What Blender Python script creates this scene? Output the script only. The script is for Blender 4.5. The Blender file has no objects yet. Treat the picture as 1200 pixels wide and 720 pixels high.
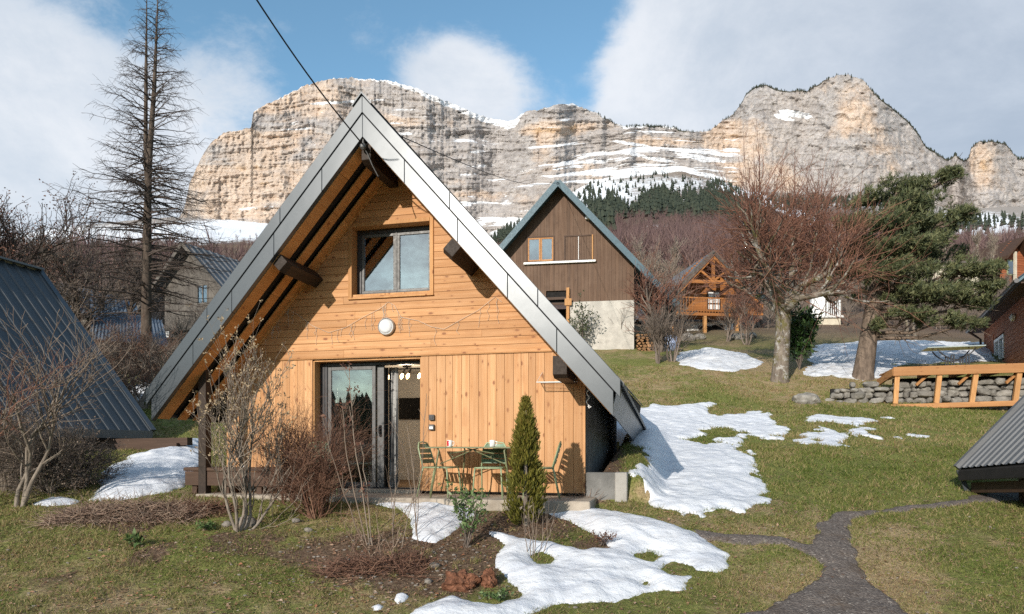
import bpy, bmesh, math, random
import numpy as np

R_ = math.radians
sc = bpy.context.scene
COL = sc.collection
random.seed(4)

# ------------------------------------------------------------------ the view: eye, horizon and focal length read off the photograph
EYE = 0.78
FPX, HX, HY = 800.0, 600.0, 522.0

def P(px, py, Y):
    return np.array([(px-HX)/FPX*Y, Y, EYE+(HY-py)/FPX*Y])

def smooth(a, b, x):
    t = np.clip((np.asarray(x, float)-a)/(b-a), 0, 1)
    return t*t*(3-2*t)

# ------------------------------------------------------------------ noise
def _h(ix, iy, seed):
    n = (ix.astype(np.int64)*374761393+iy.astype(np.int64)*668265263+seed*974634777) & 0x7fffffff
    n = ((n ^ (n >> 13))*1274126177) & 0x7fffffff
    n = n ^ (n >> 16)
    return (n & 0xffff)/65535.0

def vnoise(x, y, seed=0):
    x = np.asarray(x, float); y = np.asarray(y, float)
    x, y = np.broadcast_arrays(x, y)
    ix = np.floor(x); iy = np.floor(y)
    fx = x-ix; fy = y-iy
    fx = fx*fx*fx*(fx*(fx*6-15)+10); fy = fy*fy*fy*(fy*(fy*6-15)+10)
    a = _h(ix, iy, seed); b = _h(ix+1, iy, seed); c = _h(ix, iy+1, seed); d = _h(ix+1, iy+1, seed)
    return (a*(1-fx)+b*fx)*(1-fy)+(c*(1-fx)+d*fx)*fy

def fbm(x, y, seed=0, oc=4, gain=.5):
    s = 0; a = 1; t = 0
    for k in range(oc):
        s = s+a*(vnoise(np.asarray(x)*2**k+k*17.3, np.asarray(y)*2**k-k*9.1, seed+k)*2-1); t += a; a *= gain
    return s/t

# ------------------------------------------------------------------ object helpers
def link(o, parent=None):
    COL.objects.link(o)
    if parent is not None:
        o.parent = parent
    return o

def tag(o, label=None, cat=None, group=None, kind=None):
    if label: o['label'] = label
    if cat: o['category'] = cat
    if group: o['group'] = group
    if kind: o['kind'] = kind
    return o

def thing(name, label, cat, loc=(0, 0, 0), rz=0.0, group=None):
    o = bpy.data.objects.new(name, None)
    o.empty_display_size = .2
    o.location = [float(v) for v in loc]; o.rotation_euler = (0, 0, rz)
    link(o)
    return tag(o, label, cat, group)

def copy_tree(o, parent=None):
    c = o.copy(); COL.objects.link(c)
    c.parent = parent
    for ch in [x for x in bpy.data.objects if x.parent == o]:
        copy_tree(ch, c)
    return c

def mesh_np(name, V, F, mat, parent=None, smooth_=False, attrs=None, rnd=None, face_attrs=None):
    V = np.asarray(V, np.float32).reshape(-1, 3); F = np.asarray(F, np.int32)
    k = F.shape[1]
    me = bpy.data.meshes.new(name)
    me.vertices.add(len(V)); me.vertices.foreach_set('co', V.ravel())
    me.loops.add(F.size); me.loops.foreach_set('vertex_index', F.ravel())
    me.polygons.add(len(F))
    me.polygons.foreach_set('loop_start', np.arange(0, F.size, k, dtype=np.int32))
    me.polygons.foreach_set('use_smooth', np.full(len(F), smooth_, bool))
    me.update(calc_edges=True)
    if rnd is not None:
        a = me.attributes.new('rnd', 'FLOAT', 'FACE'); a.data.foreach_set('value', np.asarray(rnd, np.float32))
    for n, v in (attrs or {}).items():
        a = me.attributes.new(n, 'FLOAT', 'POINT'); a.data.foreach_set('value', np.asarray(v, np.float32).ravel())
    me.materials.append(mat)
    return link(bpy.data.objects.new(name, me), parent)

class MB:
    """collects boxes, bars, tubes and prisms into one mesh"""
    def __init__(s):
        s.v = []; s.f = []; s.r = []
    def add(s, vs, fs, r=None):
        b = len(s.v); s.v += [tuple(map(float, p)) for p in vs]
        r = random.random() if r is None else r
        for f in fs:
            s.f.append([b+i for i in f]); s.r.append(r)
        return s
    def box(s, x0, x1, y0, y1, z0, z1, r=None, bev=0.0):
        if bev:
            b = bev
            pts = []
            for (zz, i) in ((z0, b), (z0+b, 0), (z1-b, 0), (z1, b)):
                for (xx, yy) in ((x0+i+b*(i == 0), y0+i), (x1-i-b*(i == 0), y0+i), (x1-i, y0+i+b*(i == 0)), (x1-i, y1-i-b*(i == 0)),
                                 (x1-i-b*(i == 0), y1-i), (x0+i+b*(i == 0), y1-i), (x0+i, y1-i-b*(i == 0)), (x0+i, y0+i+b*(i == 0))):
                    pts.append((xx, yy, zz))
            fs = [[7, 6, 5, 4, 3, 2, 1, 0], [24+i for i in range(8)]]
            for l in range(3):
                for i in range(8):
                    fs.append([l*8+i, l*8+(i+1) % 8, (l+1)*8+(i+1) % 8, (l+1)*8+i])
            return s.add(pts, fs, r)
        vs = [(x0, y0, z0), (x1, y0, z0), (x1, y1, z0), (x0, y1, z0), (x0, y0, z1), (x1, y0, z1), (x1, y1, z1), (x0, y1, z1)]
        return s.add(vs, [(3, 2, 1, 0), (4, 5, 6, 7), (0, 1, 5, 4), (1, 2, 6, 5), (2, 3, 7, 6), (3, 0, 4, 7)], r)
    def prism(s, poly, y0, y1, r=None):
        """poly: (x, z) outline swept along y"""
        n = len(poly)
        a = sum(poly[i][0]*poly[(i+1) % n][1]-poly[(i+1) % n][0]*poly[i][1] for i in range(n))
        if a < 0: poly = poly[::-1]
        vs = [(x, y0, z) for x, z in poly]+[(x, y1, z) for x, z in poly]
        fs = [list(range(n)), [n+i for i in range(n)][::-1]]
        fs += [[i, i+n, (i+1) % n+n, (i+1) % n] for i in range(n)]
        return s.add(vs, fs, r)
    def bar(s, p0, p1, w, h, up=(0, 0, 1), r=None):
        p0 = np.array(p0, float); p1 = np.array(p1, float); d = p1-p0; d /= np.linalg.norm(d)
        up = np.array(up, float)
        if abs(d@up) > .98: up = np.array((0, 1., 0))
        a = np.cross(d, up); a /= np.linalg.norm(a); b = np.cross(a, d)
        vs = []
        for p in (p0, p1):
            for (i, j) in ((-1, -1), (1, -1), (1, 1), (-1, 1)):
                vs.append(p+a*i*w/2+b*j*h/2)
        return s.add(vs, [(0, 1, 2, 3), (7, 6, 5, 4), (1, 0, 4, 5), (2, 1, 5, 6), (3, 2, 6, 7), (0, 3, 7, 4)], r)
    def tube(s, pts, rad, n=8, cap=True, r=None):
        pts = [np.array(p, float) for p in pts]
        rads = rad if hasattr(rad, '__len__') else [rad]*len(pts)
        vs = []; fs = []
        prev = None
        for i, p in enumerate(pts):
            d = pts[min(i+1, len(pts)-1)]-pts[max(i-1, 0)]; d /= (np.linalg.norm(d)+1e-9)
            if prev is None:
                ref = np.array((0, 0, 1.)) if abs(d[2]) < .9 else np.array((1., 0, 0))
                a = np.cross(d, ref)
            else:
                a = prev-d*(prev@d)
            a /= (np.linalg.norm(a)+1e-9); prev = a; b = np.cross(d, a)
            for k in range(n):
                t = 2*math.pi*k/n
                vs.append(p+rads[i]*(math.cos(t)*a+math.sin(t)*b))
        for i in range(len(pts)-1):
            for k in range(n):
                fs.append((i*n+k, i*n+(k+1) % n, (i+1)*n+(k+1) % n, (i+1)*n+k))
        if cap:
            fs.append(list(range(n))[::-1]); m = (len(pts)-1)*n; fs.append([m+k for k in range(n)])
        return s.add(vs, fs, r)
    def lathe(s, prof, c, n=20, axis='z', r=None):
        vs = []; fs = []
        for (rr, h) in prof:
            for k in range(n):
                t = 2*math.pi*k/n
                q = (rr*math.cos(t), rr*math.sin(t), h) if axis == 'z' else (rr*math.cos(t), h, rr*math.sin(t))
                vs.append((c[0]+q[0], c[1]+q[1], c[2]+q[2]))
        for i in range(len(prof)-1):
            for k in range(n):
                f = (i*n+k, i*n+(k+1) % n, (i+1)*n+(k+1) % n, (i+1)*n+k)
                fs.append(f if axis == 'z' else f[::-1])
        fs.append(list(range(n))[::-1]); m = (len(prof)-1)*n; fs.append([m+k for k in range(n)])
        return s.add(vs, fs, r)
    def build(s, name, mat, parent=None, smooth_=False, bevel=0.0, loc=None):
        me = bpy.data.meshes.new(name)
        me.from_pydata(s.v, [], s.f)
        a = me.attributes.new('rnd', 'FLOAT', 'FACE'); a.data.foreach_set('value', np.array(s.r, np.float32))
        if smooth_:
            me.polygons.foreach_set('use_smooth', np.ones(len(me.polygons), bool))
        me.materials.append(mat)
        o = link(bpy.data.objects.new(name, me), parent)
        if loc is not None: o.location = loc
        if bevel:
            m = o.modifiers.new('bevel', 'BEVEL'); m.width = bevel; m.segments = 2; m.limit_method = 'ANGLE'
        return o

def tubes(Pts, Rad, S=4):
    """batch of tubes: Pts (M,K,3), Rad (M,K)"""
    M, K, _ = Pts.shape
    T = np.gradient(Pts, axis=1); T /= (np.linalg.norm(T, axis=2, keepdims=True)+1e-9)
    ref = np.array((.31, .52, .79)); ref2 = np.array((.9, -.4, .1))
    mean = T.mean(axis=1)
    use2 = np.abs(mean@ref) > .92*np.linalg.norm(mean, axis=1)
    rf = np.where(use2[:, None], ref2, ref)[:, None, :]
    A = np.cross(T, rf); A /= (np.linalg.norm(A, axis=2, keepdims=True)+1e-9)
    B = np.cross(T, A)
    ang = np.arange(S)*2*math.pi/S
    V = Pts[:, :, None, :]+Rad[:, :, None, None]*(np.cos(ang)[None, None, :, None]*A[:, :, None, :]+np.sin(ang)[None, None, :, None]*B[:, :, None, :])
    base = (np.arange(M)*K*S)[:, None, None]
    i = (np.arange(K-1)*S)[None, :, None]; k = np.arange(S)[None, None, :]; k2 = (k+1) % S
    F = np.stack([base+i+k, base+i+k2, base+i+S+k2, base+i+S+k], -1).reshape(-1, 4)
    rnd = np.repeat(np.random.default_rng(M).random(M), (K-1)*S)
    return V.reshape(-1, 3), F, rnd

def join_np(parts):
    V = []; F = []; Rn = []; b = 0
    for v, f, r in parts:
        V.append(v); F.append(f+b); Rn.append(r); b += len(v)
    return np.concatenate(V), np.concatenate(F), np.concatenate(Rn)

def shoots(rng, Pp, Rp, n, t0, t1, ln, ang, up=0.0, K=5, wig=.12, r0=.01, r1=.002, fall=0.0, grav=0.0, tp=1.0, bias=None):
    """n new shoots growing off the parent paths"""
    M, Kp, _ = Pp.shape
    L = np.linalg.norm(np.diff(Pp, axis=1), axis=2).sum(1)
    idx = rng.choice(M, n, p=L/L.sum())
    t = t0+(t1-t0)*rng.random(n)**tp
    x = t*(Kp-1); i = np.minimum(x.astype(int), Kp-2); f = (x-i)[:, None]
    a = Pp[idx, i]; b = Pp[idx, i+1]
    pos = a*(1-f)+b*f
    tan = b-a; tan /= (np.linalg.norm(tan, axis=1, keepdims=True)+1e-9)
    pr = Rp[idx, i]*(1-f[:, 0])+Rp[idx, i+1]*f[:, 0]
    q = rng.normal(size=(n, 3)); q -= tan*(q*tan).sum(1, keepdims=True); q /= (np.linalg.norm(q, axis=1, keepdims=True)+1e-9)
    an = np.radians(ang)*rng.uniform(.6, 1.3, n)[:, None]
    d = np.cos(an)*tan+np.sin(an)*q+np.array((0, 0, up))
    if bias is not None: d = d+np.array(bias)
    d /= np.linalg.norm(d, axis=1, keepdims=True)
    LL = ln*rng.uniform(.55, 1.25, n)*(1-fall*t)
    pts = [pos]
    for k in range(1, K):
        d = d+rng.normal(size=(n, 3))*wig+np.array((0, 0, up*.25-grav*k/K))
        d /= np.linalg.norm(d, axis=1, keepdims=True)
        pts.append(pts[-1]+d*(LL/(K-1))[:, None])
    Pn = np.stack(pts, 1)
    rs = np.minimum(r0*rng.uniform(.7, 1.2, n), pr*.8)
    s = np.linspace(0, 1, K)
    Rn = rs[:, None]*(1-s)+np.minimum(r1, rs)[:, None]*s
    return Pn, Rn

def cards(rng, pos, size, aspect=.5, nrm=None, along=None, jit=1.0, flat=1.0):
    """small pointed leaves: one folded diamond each"""
    n = len(pos)
    d = rng.normal(size=(n, 3))*jit*np.array((1, 1, flat))
    if along is not None: d = d+along
    d /= np.linalg.norm(d, axis=1, keepdims=True)
    q = rng.normal(size=(n, 3))
    if nrm is not None: q = q*.5+nrm
    a = np.cross(d, q); a /= (np.linalg.norm(a, axis=1, keepdims=True)+1e-9)
    s = (size*rng.uniform(.6, 1.3, n))[:, None]
    V = np.stack([pos, pos+d*s*.45+a*s*aspect*.5, pos+d*s, pos+d*s*.45-a*s*aspect*.5], 1).reshape(-1, 3)
    F = np.arange(n*4).reshape(n, 4)
    return V, F, rng.random(n)

def lumps(rng, n=2, amp=.25, sub=3, scale=(1, 1, 1), freq=1.6, seed=0):
    bm = bmesh.new(); bmesh.ops.create_icosphere(bm, subdivisions=sub, radius=1)
    V = np.array([v.co for v in bm.verts]); F = np.array([[v.index for v in f.verts] for f in bm.faces]); bm.free()
    nz = fbm(V[:, 0]*freq+seed*7.7+V[:, 2]*.9, V[:, 1]*freq+V[:, 2]*freq*1.1, seed, 4)
    V = V*(1+amp*nz)[:, None]*np.array(scale)
    return V, F
# ------------------------------------------------------------------ materials
class Mt:
    def __init__(s, name):
        s.m = bpy.data.materials.new(name); s.m.use_nodes = True
        s.t = s.m.node_tree; s.b = s.t.nodes['Principled BSDF']
        s.out = s.t.nodes['Material Output']
    def n(s, ty, **kw):
        nd = s.t.nodes.new('ShaderNode'+ty)
        for k, v in kw.items():
            if k[0].isupper() or k in nd.inputs:
                s.set(nd.inputs[k.replace('_', ' ')], v)
            else:
                setattr(nd, k, v)
        return nd
    def set(s, sock, v):
        if isinstance(v, bpy.types.NodeSocket): s.t.links.new(v, sock)
        elif isinstance(v, (tuple, list)) and sock.type == 'RGBA' and len(v) == 3: sock.default_value = (*v, 1)
        else: sock.default_value = v
    def math(s, op, a, b=None, clamp=False):
        nd = s.t.nodes.new('ShaderNodeMath'); nd.operation = op; nd.use_clamp = clamp
        s.set(nd.inputs[0], a)
        if b is not None: s.set(nd.inputs[1], b)
        return nd.outputs[0]
    def mix(s, f, a, b, blend='MIX'):
        nd = s.t.nodes.new('ShaderNodeMix'); nd.data_type = 'RGBA'; nd.blend_type = blend
        s.set(nd.inputs[0], f); s.set(nd.inputs[6], a); s.set(nd.inputs[7], b)
        return nd.outputs[2]
    def ramp(s, f, lo, hi, a=0., b=1.):
        nd = s.t.nodes.new('ShaderNodeMapRange'); nd.interpolation_type = 'SMOOTHSTEP'
        for i, v in enumerate((f, lo, hi, a, b)): s.set(nd.inputs[i], v)
        return nd.outputs[0]
    def attr(s, name):
        nd = s.t.nodes.new('ShaderNodeAttribute'); nd.attribute_name = name
        return nd.outputs['Fac']
    def obj(s, scale=(1, 1, 1), off=None):
        tc = s.t.nodes.new('ShaderNodeTexCoord')
        mp = s.t.nodes.new('ShaderNodeMapping'); mp.inputs['Scale'].default_value = scale
        s.t.links.new(tc.outputs['Object'], mp.inputs[0])
        if off is not None:
            cb = s.t.nodes.new('ShaderNodeCombineXYZ')
            for i in range(3): s.set(cb.inputs[i], off)
            s.t.links.new(cb.outputs[0], mp.inputs['Location'])
        return mp.outputs[0]
    def noise(s, vec, scale, detail=4, rough=.55, col=False):
        nd = s.n('TexNoise', Scale=scale, Detail=detail, Roughness=rough)
        s.t.links.new(vec, nd.inputs['Vector'])
        return nd.outputs[1 if col else 0]
    def bump(s, h, dist=.01, strength=1.0):
        nd = s.n('Bump', Strength=strength, Distance=dist)
        s.set(nd.inputs['Height'], h)
        s.t.links.new(nd.outputs[0], s.b.inputs['Normal'])
    def fin(s, col=None, rough=None, metal=None, spec=None):
        if col is not None: s.set(s.b.inputs['Base Color'], col)
        if rough is not None: s.set(s.b.inputs['Roughness'], rough)
        if metal is not None: s.set(s.b.inputs['Metallic'], metal)
        if spec is not None: s.set(s.b.inputs['Specular IOR Level'], spec)
        return s.m

def m_plain(name, c, rough=.6, metal=0., var=.25, scale=6, bump=.0, bscale=60, spec=.4, stain=None, rndv=0.0):
    m = Mt(name); v = m.obj()
    f = m.noise(v, scale, 6, .6)
    dark = tuple(x*(1-var) for x in c); lite = tuple(min(1, x*(1+var)) for x in c)
    col = m.mix(m.ramp(f, .3, .7), dark, lite)
    if stain:
        col = m.mix(m.ramp(m.noise(v, stain[1], 7, .65), .5, .72, 0, stain[2]), col, stain[0])
    if rndv:
        col = m.mix(m.math('MULTIPLY', m.attr('rnd'), rndv), col, tuple(x*.45 for x in c))
    if bump: m.bump(m.noise(v, bscale, 5, .6), bump)
    return m.fin(col, m.ramp(m.noise(v, scale*3), .2, .8, max(0, rough-.1), min(1, rough+.1)), metal, spec)

def m_wood(name, c1, c2, knot, axis, rough=.62, kn=.62, grey=None, kscale=1.0):
    m = Mt(name); off = m.math('MULTIPLY', m.attr('rnd'), 53.0)
    al, ac = 1.1, 26.0
    sc_ = {'x': (al, ac, ac), 'z': (ac, ac, al), 'y': (ac, al, ac)}[axis]
    v = m.obj(sc_, off)
    g = m.noise(v, 1.0, 5, .6)
    w = m.noise(m.obj(tuple(.25*x for x in sc_), off), 1.0, 3, .5)
    col = m.mix(m.ramp(g, .3, .72), c1, c2)
    col = m.mix(m.ramp(w, .35, .75, 0, .55), col, tuple(x*.72 for x in c2))
    ka, kb = 4.2*kscale, 9.0*kscale
    sx_ = m.t.nodes.new('ShaderNodeSeparateXYZ'); m.t.links.new(m.obj(), sx_.inputs[0])
    ia, ib = {'x': (0, 2), 'z': (2, 0), 'y': (1, 0)}[axis]
    cb_ = m.t.nodes.new('ShaderNodeCombineXYZ')
    m.set(cb_.inputs[0], m.math('ADD', m.math('MULTIPLY', sx_.outputs[ia], ka), off)); m.set(cb_.inputs[1], m.math('MULTIPLY', sx_.outputs[ib], kb))
    vo = m.n('TexVoronoi', Scale=1.0); vo.voronoi_dimensions = '2D'; m.t.links.new(cb_.outputs[0], vo.inputs['Vector'])
    sp = m.n('SeparateColor'); m.t.links.new(vo.outputs['Color'], sp.inputs[0])
    on = m.ramp(sp.outputs[0], kn-.02, kn+.02)
    dist = m.math('ADD', vo.outputs['Distance'], m.math('MULTIPLY', m.math('SUBTRACT', m.noise(m.obj((9, 9, 9), off), 3.0, 3), .5), .16))
    dist = m.math('ADD', dist, m.math('MULTIPLY', m.math('SUBTRACT', sp.outputs[1], .35), .16))
    halo = m.math('MULTIPLY', m.ramp(dist, .30, .08, 0, .36), on)
    core = m.math('MULTIPLY', m.ramp(dist, .145, .07, 0, .9), on)
    col = m.mix(halo, col, tuple((a+b*2)/3 for a, b in zip(c2, knot)))
    col = m.mix(core, col, knot)
    bl = m.noise(m.obj(tuple(.09*x if x > 2 else 1.7*x for x in sc_), off), 1.0, 4, .6)
    col = m.mix(m.ramp(bl, .52, .78, 0, .5), col, tuple((a+b)/2 for a, b in zip(c2, knot)))
    col = m.mix(m.ramp(m.noise(m.obj((.9, .9, .9)), 1.1, 5, .6), .4, .75, 0, .28), col, tuple(x*.6 for x in c2))
    rv = m.attr('rnd')
    col = m.mix(m.math('MULTIPLY', m.ramp(rv, .1, .95), .42), col, tuple(x*.62 for x in c2))
    if grey:
        col = m.mix(m.ramp(m.noise(m.obj((.7, .7, .7)), 1.3, 6, .65), .42, .7, 0, .75), col, grey)
    m.bump(g, .0025)
    return m.fin(col, m.ramp(g, 0, 1, rough-.08, rough+.12), 0, .3)

def m_metal(name, c, rough, metal=1.0, var=.12, dirt=None):
    m = Mt(name); v = m.obj()
    f = m.noise(v, 2.2, 6, .6)
    col = m.mix(f, tuple(x*(1-var) for x in c), tuple(min(1, x*(1+var)) for x in c))
    if dirt:
        col = m.mix(m.ramp(m.noise(m.obj((1, 1, .3)), 4, 7, .7), .5, .75, 0, .5), col, dirt)
    m.bump(m.noise(v, 1.6, 3, .5), .012, .55)
    return m.fin(col, m.ramp(m.noise(v, 5, 5), .2, .8, rough-.06, rough+.08), metal, .5)

def m_glass(name, tint=(.8, .85, .85), refl=.12):
    m = Mt(name); t = m.t
    fr = m.n('Fresnel', IOR=1.5)
    f = m.math('ADD', m.math('MULTIPLY', fr.outputs[0], 1.7), refl, True)
    tr = t.nodes.new('ShaderNodeBsdfTransparent'); tr.inputs[0].default_value = (*tint, 1)
    gl = t.nodes.new('ShaderNodeBsdfGlossy'); gl.inputs['Roughness'].default_value = 0.01
    bp = m.n('Bump', Strength=.25, Distance=.004)
    t.links.new(m.noise(m.obj(), 1.1, 2), bp.inputs['Height']); t.links.new(bp.outputs[0], gl.inputs['Normal'])
    mx = t.nodes.new('ShaderNodeMixShader')
    t.links.new(f, mx.inputs[0]); t.links.new(tr.outputs[0], mx.inputs[1]); t.links.new(gl.outputs[0], mx.inputs[2])
    t.links.new(mx.outputs[0], m.out.inputs[0]); t.nodes.remove(m.b)
    return m.m

def m_leaf(name, cols, rough=.55, trans=.25, spec=.3):
    m = Mt(name)
    r = m.attr('rnd')
    cr = m.n('ValToRGB'); el = cr.color_ramp.elements
    for i, c in enumerate(cols):
        p = i/(len(cols)-1)
        e = el[0] if i == 0 else (el[len(el)-1] if i == len(cols)-1 else el.new(p))
        e.position = p; e.color = (*c, 1)
    m.t.links.new(r, cr.inputs[0])
    m.fin(cr.outputs[0], rough, 0, spec)
    if trans:
        tl = m.t.nodes.new('ShaderNodeBsdfTranslucent'); m.t.links.new(cr.outputs[0], tl.inputs[0])
        mx = m.t.nodes.new('ShaderNodeMixShader'); mx.inputs[0].default_value = trans
        m.t.links.new(m.b.outputs[0], mx.inputs[1]); m.t.links.new(tl.outputs[0], mx.inputs[2]); m.t.links.new(mx.outputs[0], m.out.inputs[0])
    return m.m

def m_bark(name, c, lite, moss=None, sc_=7.0, white=None):
    m = Mt(name); v = m.obj((1, 1, .35))
    f = m.noise(v, sc_, 7, .68)
    col = m.mix(m.ramp(f, .35, .68), c, lite)
    if moss: col = m.mix(m.ramp(m.noise(m.obj(), 2.6, 6, .7), .48, .62, 0, .85), col, moss)
    if white: col = m.mix(m.ramp(m.noise(m.obj(), 4.6, 7, .75), .53, .6, 0, .9), col, white)
    m.bump(f, .03)
    return m.fin(col, .9, 0, .15)

def m_emit(name, c, s):
    m = Mt(name); m.fin(c, .4)
    m.set(m.b.inputs['Emission Color'], c); m.b.inputs['Emission Strength'].default_value = s
    return m.m

def m_zinc():
    m = Mt('zinc_sheet'); v = m.obj()
    f = m.noise(v, .9, 3, .5); g = m.noise(m.obj((1, 1, 1)), 30, 5, .7)
    m.b.inputs['IOR'].default_value = 1.62; m.b.inputs['Specular Tint'].default_value = (.93, .97, 1.0, 1)
    m.bump(f, .012, .5)
    return m.fin(m.mix(g, (.036, .042, .048), (.048, .055, .062)), m.ramp(g, .2, .8, .325, .355), 0, .5)
M = {}
M['clad_h'] = m_wood('larch_boards_horizontal', (.65, .355, .165), (.52, .25, .098), (.23, .085, .035), 'x', kn=.62)
M['clad_v'] = m_wood('larch_boards_vertical', (.67, .38, .185), (.55, .275, .115), (.25, .095, .04), 'z', kn=.58)
M['soffit'] = m_wood('soffit_boards', (.78, .41, .16), (.68, .32, .10), (.30, .11, .035), 'y', kn=.75)
M['lining'] = m_wood('larch_lining', (.62, .34, .14), (.52, .25, .09), (.25, .09, .03), 'z', kn=.8)
M['dark_beam'] = m_wood('dark_stained_beam', (.05, .032, .022), (.03, .02, .014), (.02, .012, .01), 'y', kn=.9)
M['gap'] = m_plain('underlay_gap_shade', (.012, .01, .009), .9)  # near-black: shade of gaps and recesses put into the colour, also roof undersides
M['zinc'] = m_zinc()
M['dark_steel'] = m_metal('dark_roof_sheet', (.062, .068, .073), .45, .1, .12)
M['grey_roof'] = m_metal('grey_roof_sheet', (.13, .132, .136), .5, .05, .2)
M['anthracite'] = m_plain('anthracite_frame', (.035, .034, .036), .4, .2, .1)
M['alu'] = m_plain('grey_aluminium', (.10, .098, .095), .5, .2, .1)
M['glass'] = m_glass('door_glass', (.55, .6, .6), .16)
M['glass_w'] = m_glass('window_glass', (.45, .48, .5), .3)
M['concrete'] = m_plain('concrete', (.34, .32, .29), .85, 0, .2, 3, .006, 40, .2, ((.2, .19, .17), 1.5, .6))
M['concrete_dark'] = m_plain('rough_grey_render', (.17, .165, .155), .9, 0, .25, 4, .012, 30, .2)
M['slab'] = m_plain('concrete_slab', (.36, .31, .25), .85, 0, .2, 3, .004, 60, .2, ((.2, .16, .12), 2.5, .6))
M['wall_in'] = m_plain('inside_plaster', (.66, .64, .60), .8, 0, .05)
M['floor_in'] = m_wood('inside_floor', (.30, .2, .12), (.22, .14, .08), (.1, .06, .03), 'x', kn=.9)
M['white'] = m_plain('white_plastic', (.74, .74, .72), .4, 0, .04)
M['black'] = m_plain('black_plastic', (.01, .01, .011), .25, 0, .1)
M['sage'] = m_plain('sage_green_metal', (.29, .35, .20), .42, 0, .1, 5, .0, 50, .5)
M['sage_dark'] = m_plain('green_metal', (.16, .235, .155), .42, 0, .1, 5)
M['olive'] = m_plain('olive_green_metal', (.16, .17, .085), .45, 0, .1)
M['mug'] = m_plain('white_ceramic', (.78, .77, .74), .2, 0, .02)
M['red'] = m_plain('red_print', (.5, .03, .05), .3, 0, .05)
M['brown_wood'] = m_wood('brown_stained_boards', (.155, .086, .048), (.11, .06, .034), (.05, .024, .014), 'z', kn=.85, grey=(.15, .09, .056))
M['bench'] = m_wood('dark_bench_wood', (.10, .055, .034), (.065, .036, .022), (.03, .018, .01), 'x', kn=.85)
M['teal'] = m_plain('teal_painted_metal', (.048, .092, .115), .5, .1, .15)
M['chalet_wood'] = m_wood('orange_stained_wood', (.46, .19, .06), (.34, .13, .035), (.16, .05, .02), 'x', kn=.75)
M['red_wood'] = m_wood('red_brown_boards', (.44, .155, .07), (.34, .11, .05), (.15, .045, .02), 'x', kn=.8)
M['deck_wood'] = m_wood('new_deck_timber', (.54, .275, .11), (.43, .195, .07), (.22, .08, .03), 'x', kn=.55)
M['post_wood'] = m_wood('new_post_timber', (.58, .31, .12), (.48, .23, .08), (.25, .09, .03), 'z', kn=.7)
M['grey_wood'] = m_wood('weathered_grey_boards', (.13, .112, .095), (.085, .072, .06), (.04, .032, .026), 'z', kn=.8, grey=(.17, .15, .125))
M['base_concrete'] = m_plain('pale_concrete', (.47, .44, .39), .85, 0, .15, 2, .005, 40, .2, ((.28, .26, .23), 1.5, .6))
M['cream'] = m_plain('cream_render', (.55, .49, .38), .85, 0, .12, 2, .005)
M['white_wall'] = m_plain('white_render', (.62, .61, .58), .85, 0, .1, 2)
M['curtain'] = m_plain('curtain_cloth', (.62, .62, .62), .9, 0, .1, 20)
M['blue_roof'] = m_metal('blue_grey_sheet', (.17, .21, .26), .5, .3, .2)
M['cable'] = m_plain('black_cable', (.01, .01, .011), .5)
M['stone'] = m_plain('limestone', (.27, .25, .22), .9, 0, .35, 4, .02, 18, .2, ((.09, .085, .06), 3, .7), rndv=.5)
M['rock'] = m_plain('field_rock', (.21, .185, .16), .9, 0, .3, 6, .02, 20, .2, ((.1, .09, .07), 5, .6))
M['rust_rock'] = m_plain('rotten_red_stump', (.19, .085, .05), .95, 0, .5, 9, .03, 22, .1, ((.06, .035, .025), 11, .9))
M['log'] = m_plain('split_firewood', (.36, .2, .1), .9, 0, .3, 9, .01, 40, .1, rndv=.8)
M['blue_bag'] = m_plain('blue_white_tarp', (.25, .3, .42), .6, 0, .6, 5)
M['light_wire'] = m_plain('string_light_wire', (.55, .47, .38), .5)
M['bulb'] = m_emit('warm_bulb', (1., .66, .32), 9.0)
# bark, twigs, leaves
M['larch_bark'] = m_bark('dead_larch_bark', (.06, .045, .035), (.13, .10, .078))
M['twig_dark'] = m_leaf('dark_twig', [(.055, .04, .033), (.085, .065, .055)], .9, 0)
M['twig_red'] = m_leaf('red_brown_twig', [(.11, .055, .04), (.205, .092, .062), (.28, .145, .095)], .8, 0)
M['twig_tan'] = m_leaf('tan_twig', [(.16, .115, .085), (.27, .21, .16)], .8, 0)
M['twig_rust'] = m_leaf('rust_twig', [(.10, .052, .036), (.18, .09, .058), (.25, .15, .10)], .8, 0)
M['twig_pale'] = m_leaf('pale_grey_twig', [(.21, .165, .13), (.34, .28, .22)], .8, 0)
M['twig_grey'] = m_leaf('grey_brown_twig', [(.11, .085, .068), (.2, .16, .13)], .8, 0)
M['forest_twig'] = m_leaf('bare_wood', [(.10, .066, .064), (.135, .083, .08), (.18, .12, .10)], .9, 0)
M['maple_bark'] = m_bark('mossy_maple_bark', (.12, .095, .075), (.24, .20, .16), (.115, .10, .03), 6, (.38, .36, .33))
M['pine_bark'] = m_bark('pine_bark', (.10, .075, .058), (.22, .165, .125), None, 9)
M['shrub_bark'] = m_bark('shrub_bark', (.17, .14, .112), (.30, .25, .20), None, 12)
M['pine_needle'] = m_leaf('pine_needles', [(.035, .05, .026), (.10, .115, .05), (.22, .215, .10)], .6, .15)
M['thuja_leaf'] = m_leaf('thuja_sprays', [(.06, .062, .014), (.115, .115, .02), (.20, .175, .03), (.24, .165, .045)], .6, .25)
M['laurel_leaf'] = m_leaf('laurel_leaves', [(.02, .045, .014), (.04, .085, .022), (.07, .12, .035)], .35, .15, .5)
M['box_leaf'] = m_leaf('shrub_leaves', [(.05, .09, .03), (.10, .16, .05), (.17, .23, .09)], .4, .2, .4)
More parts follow.
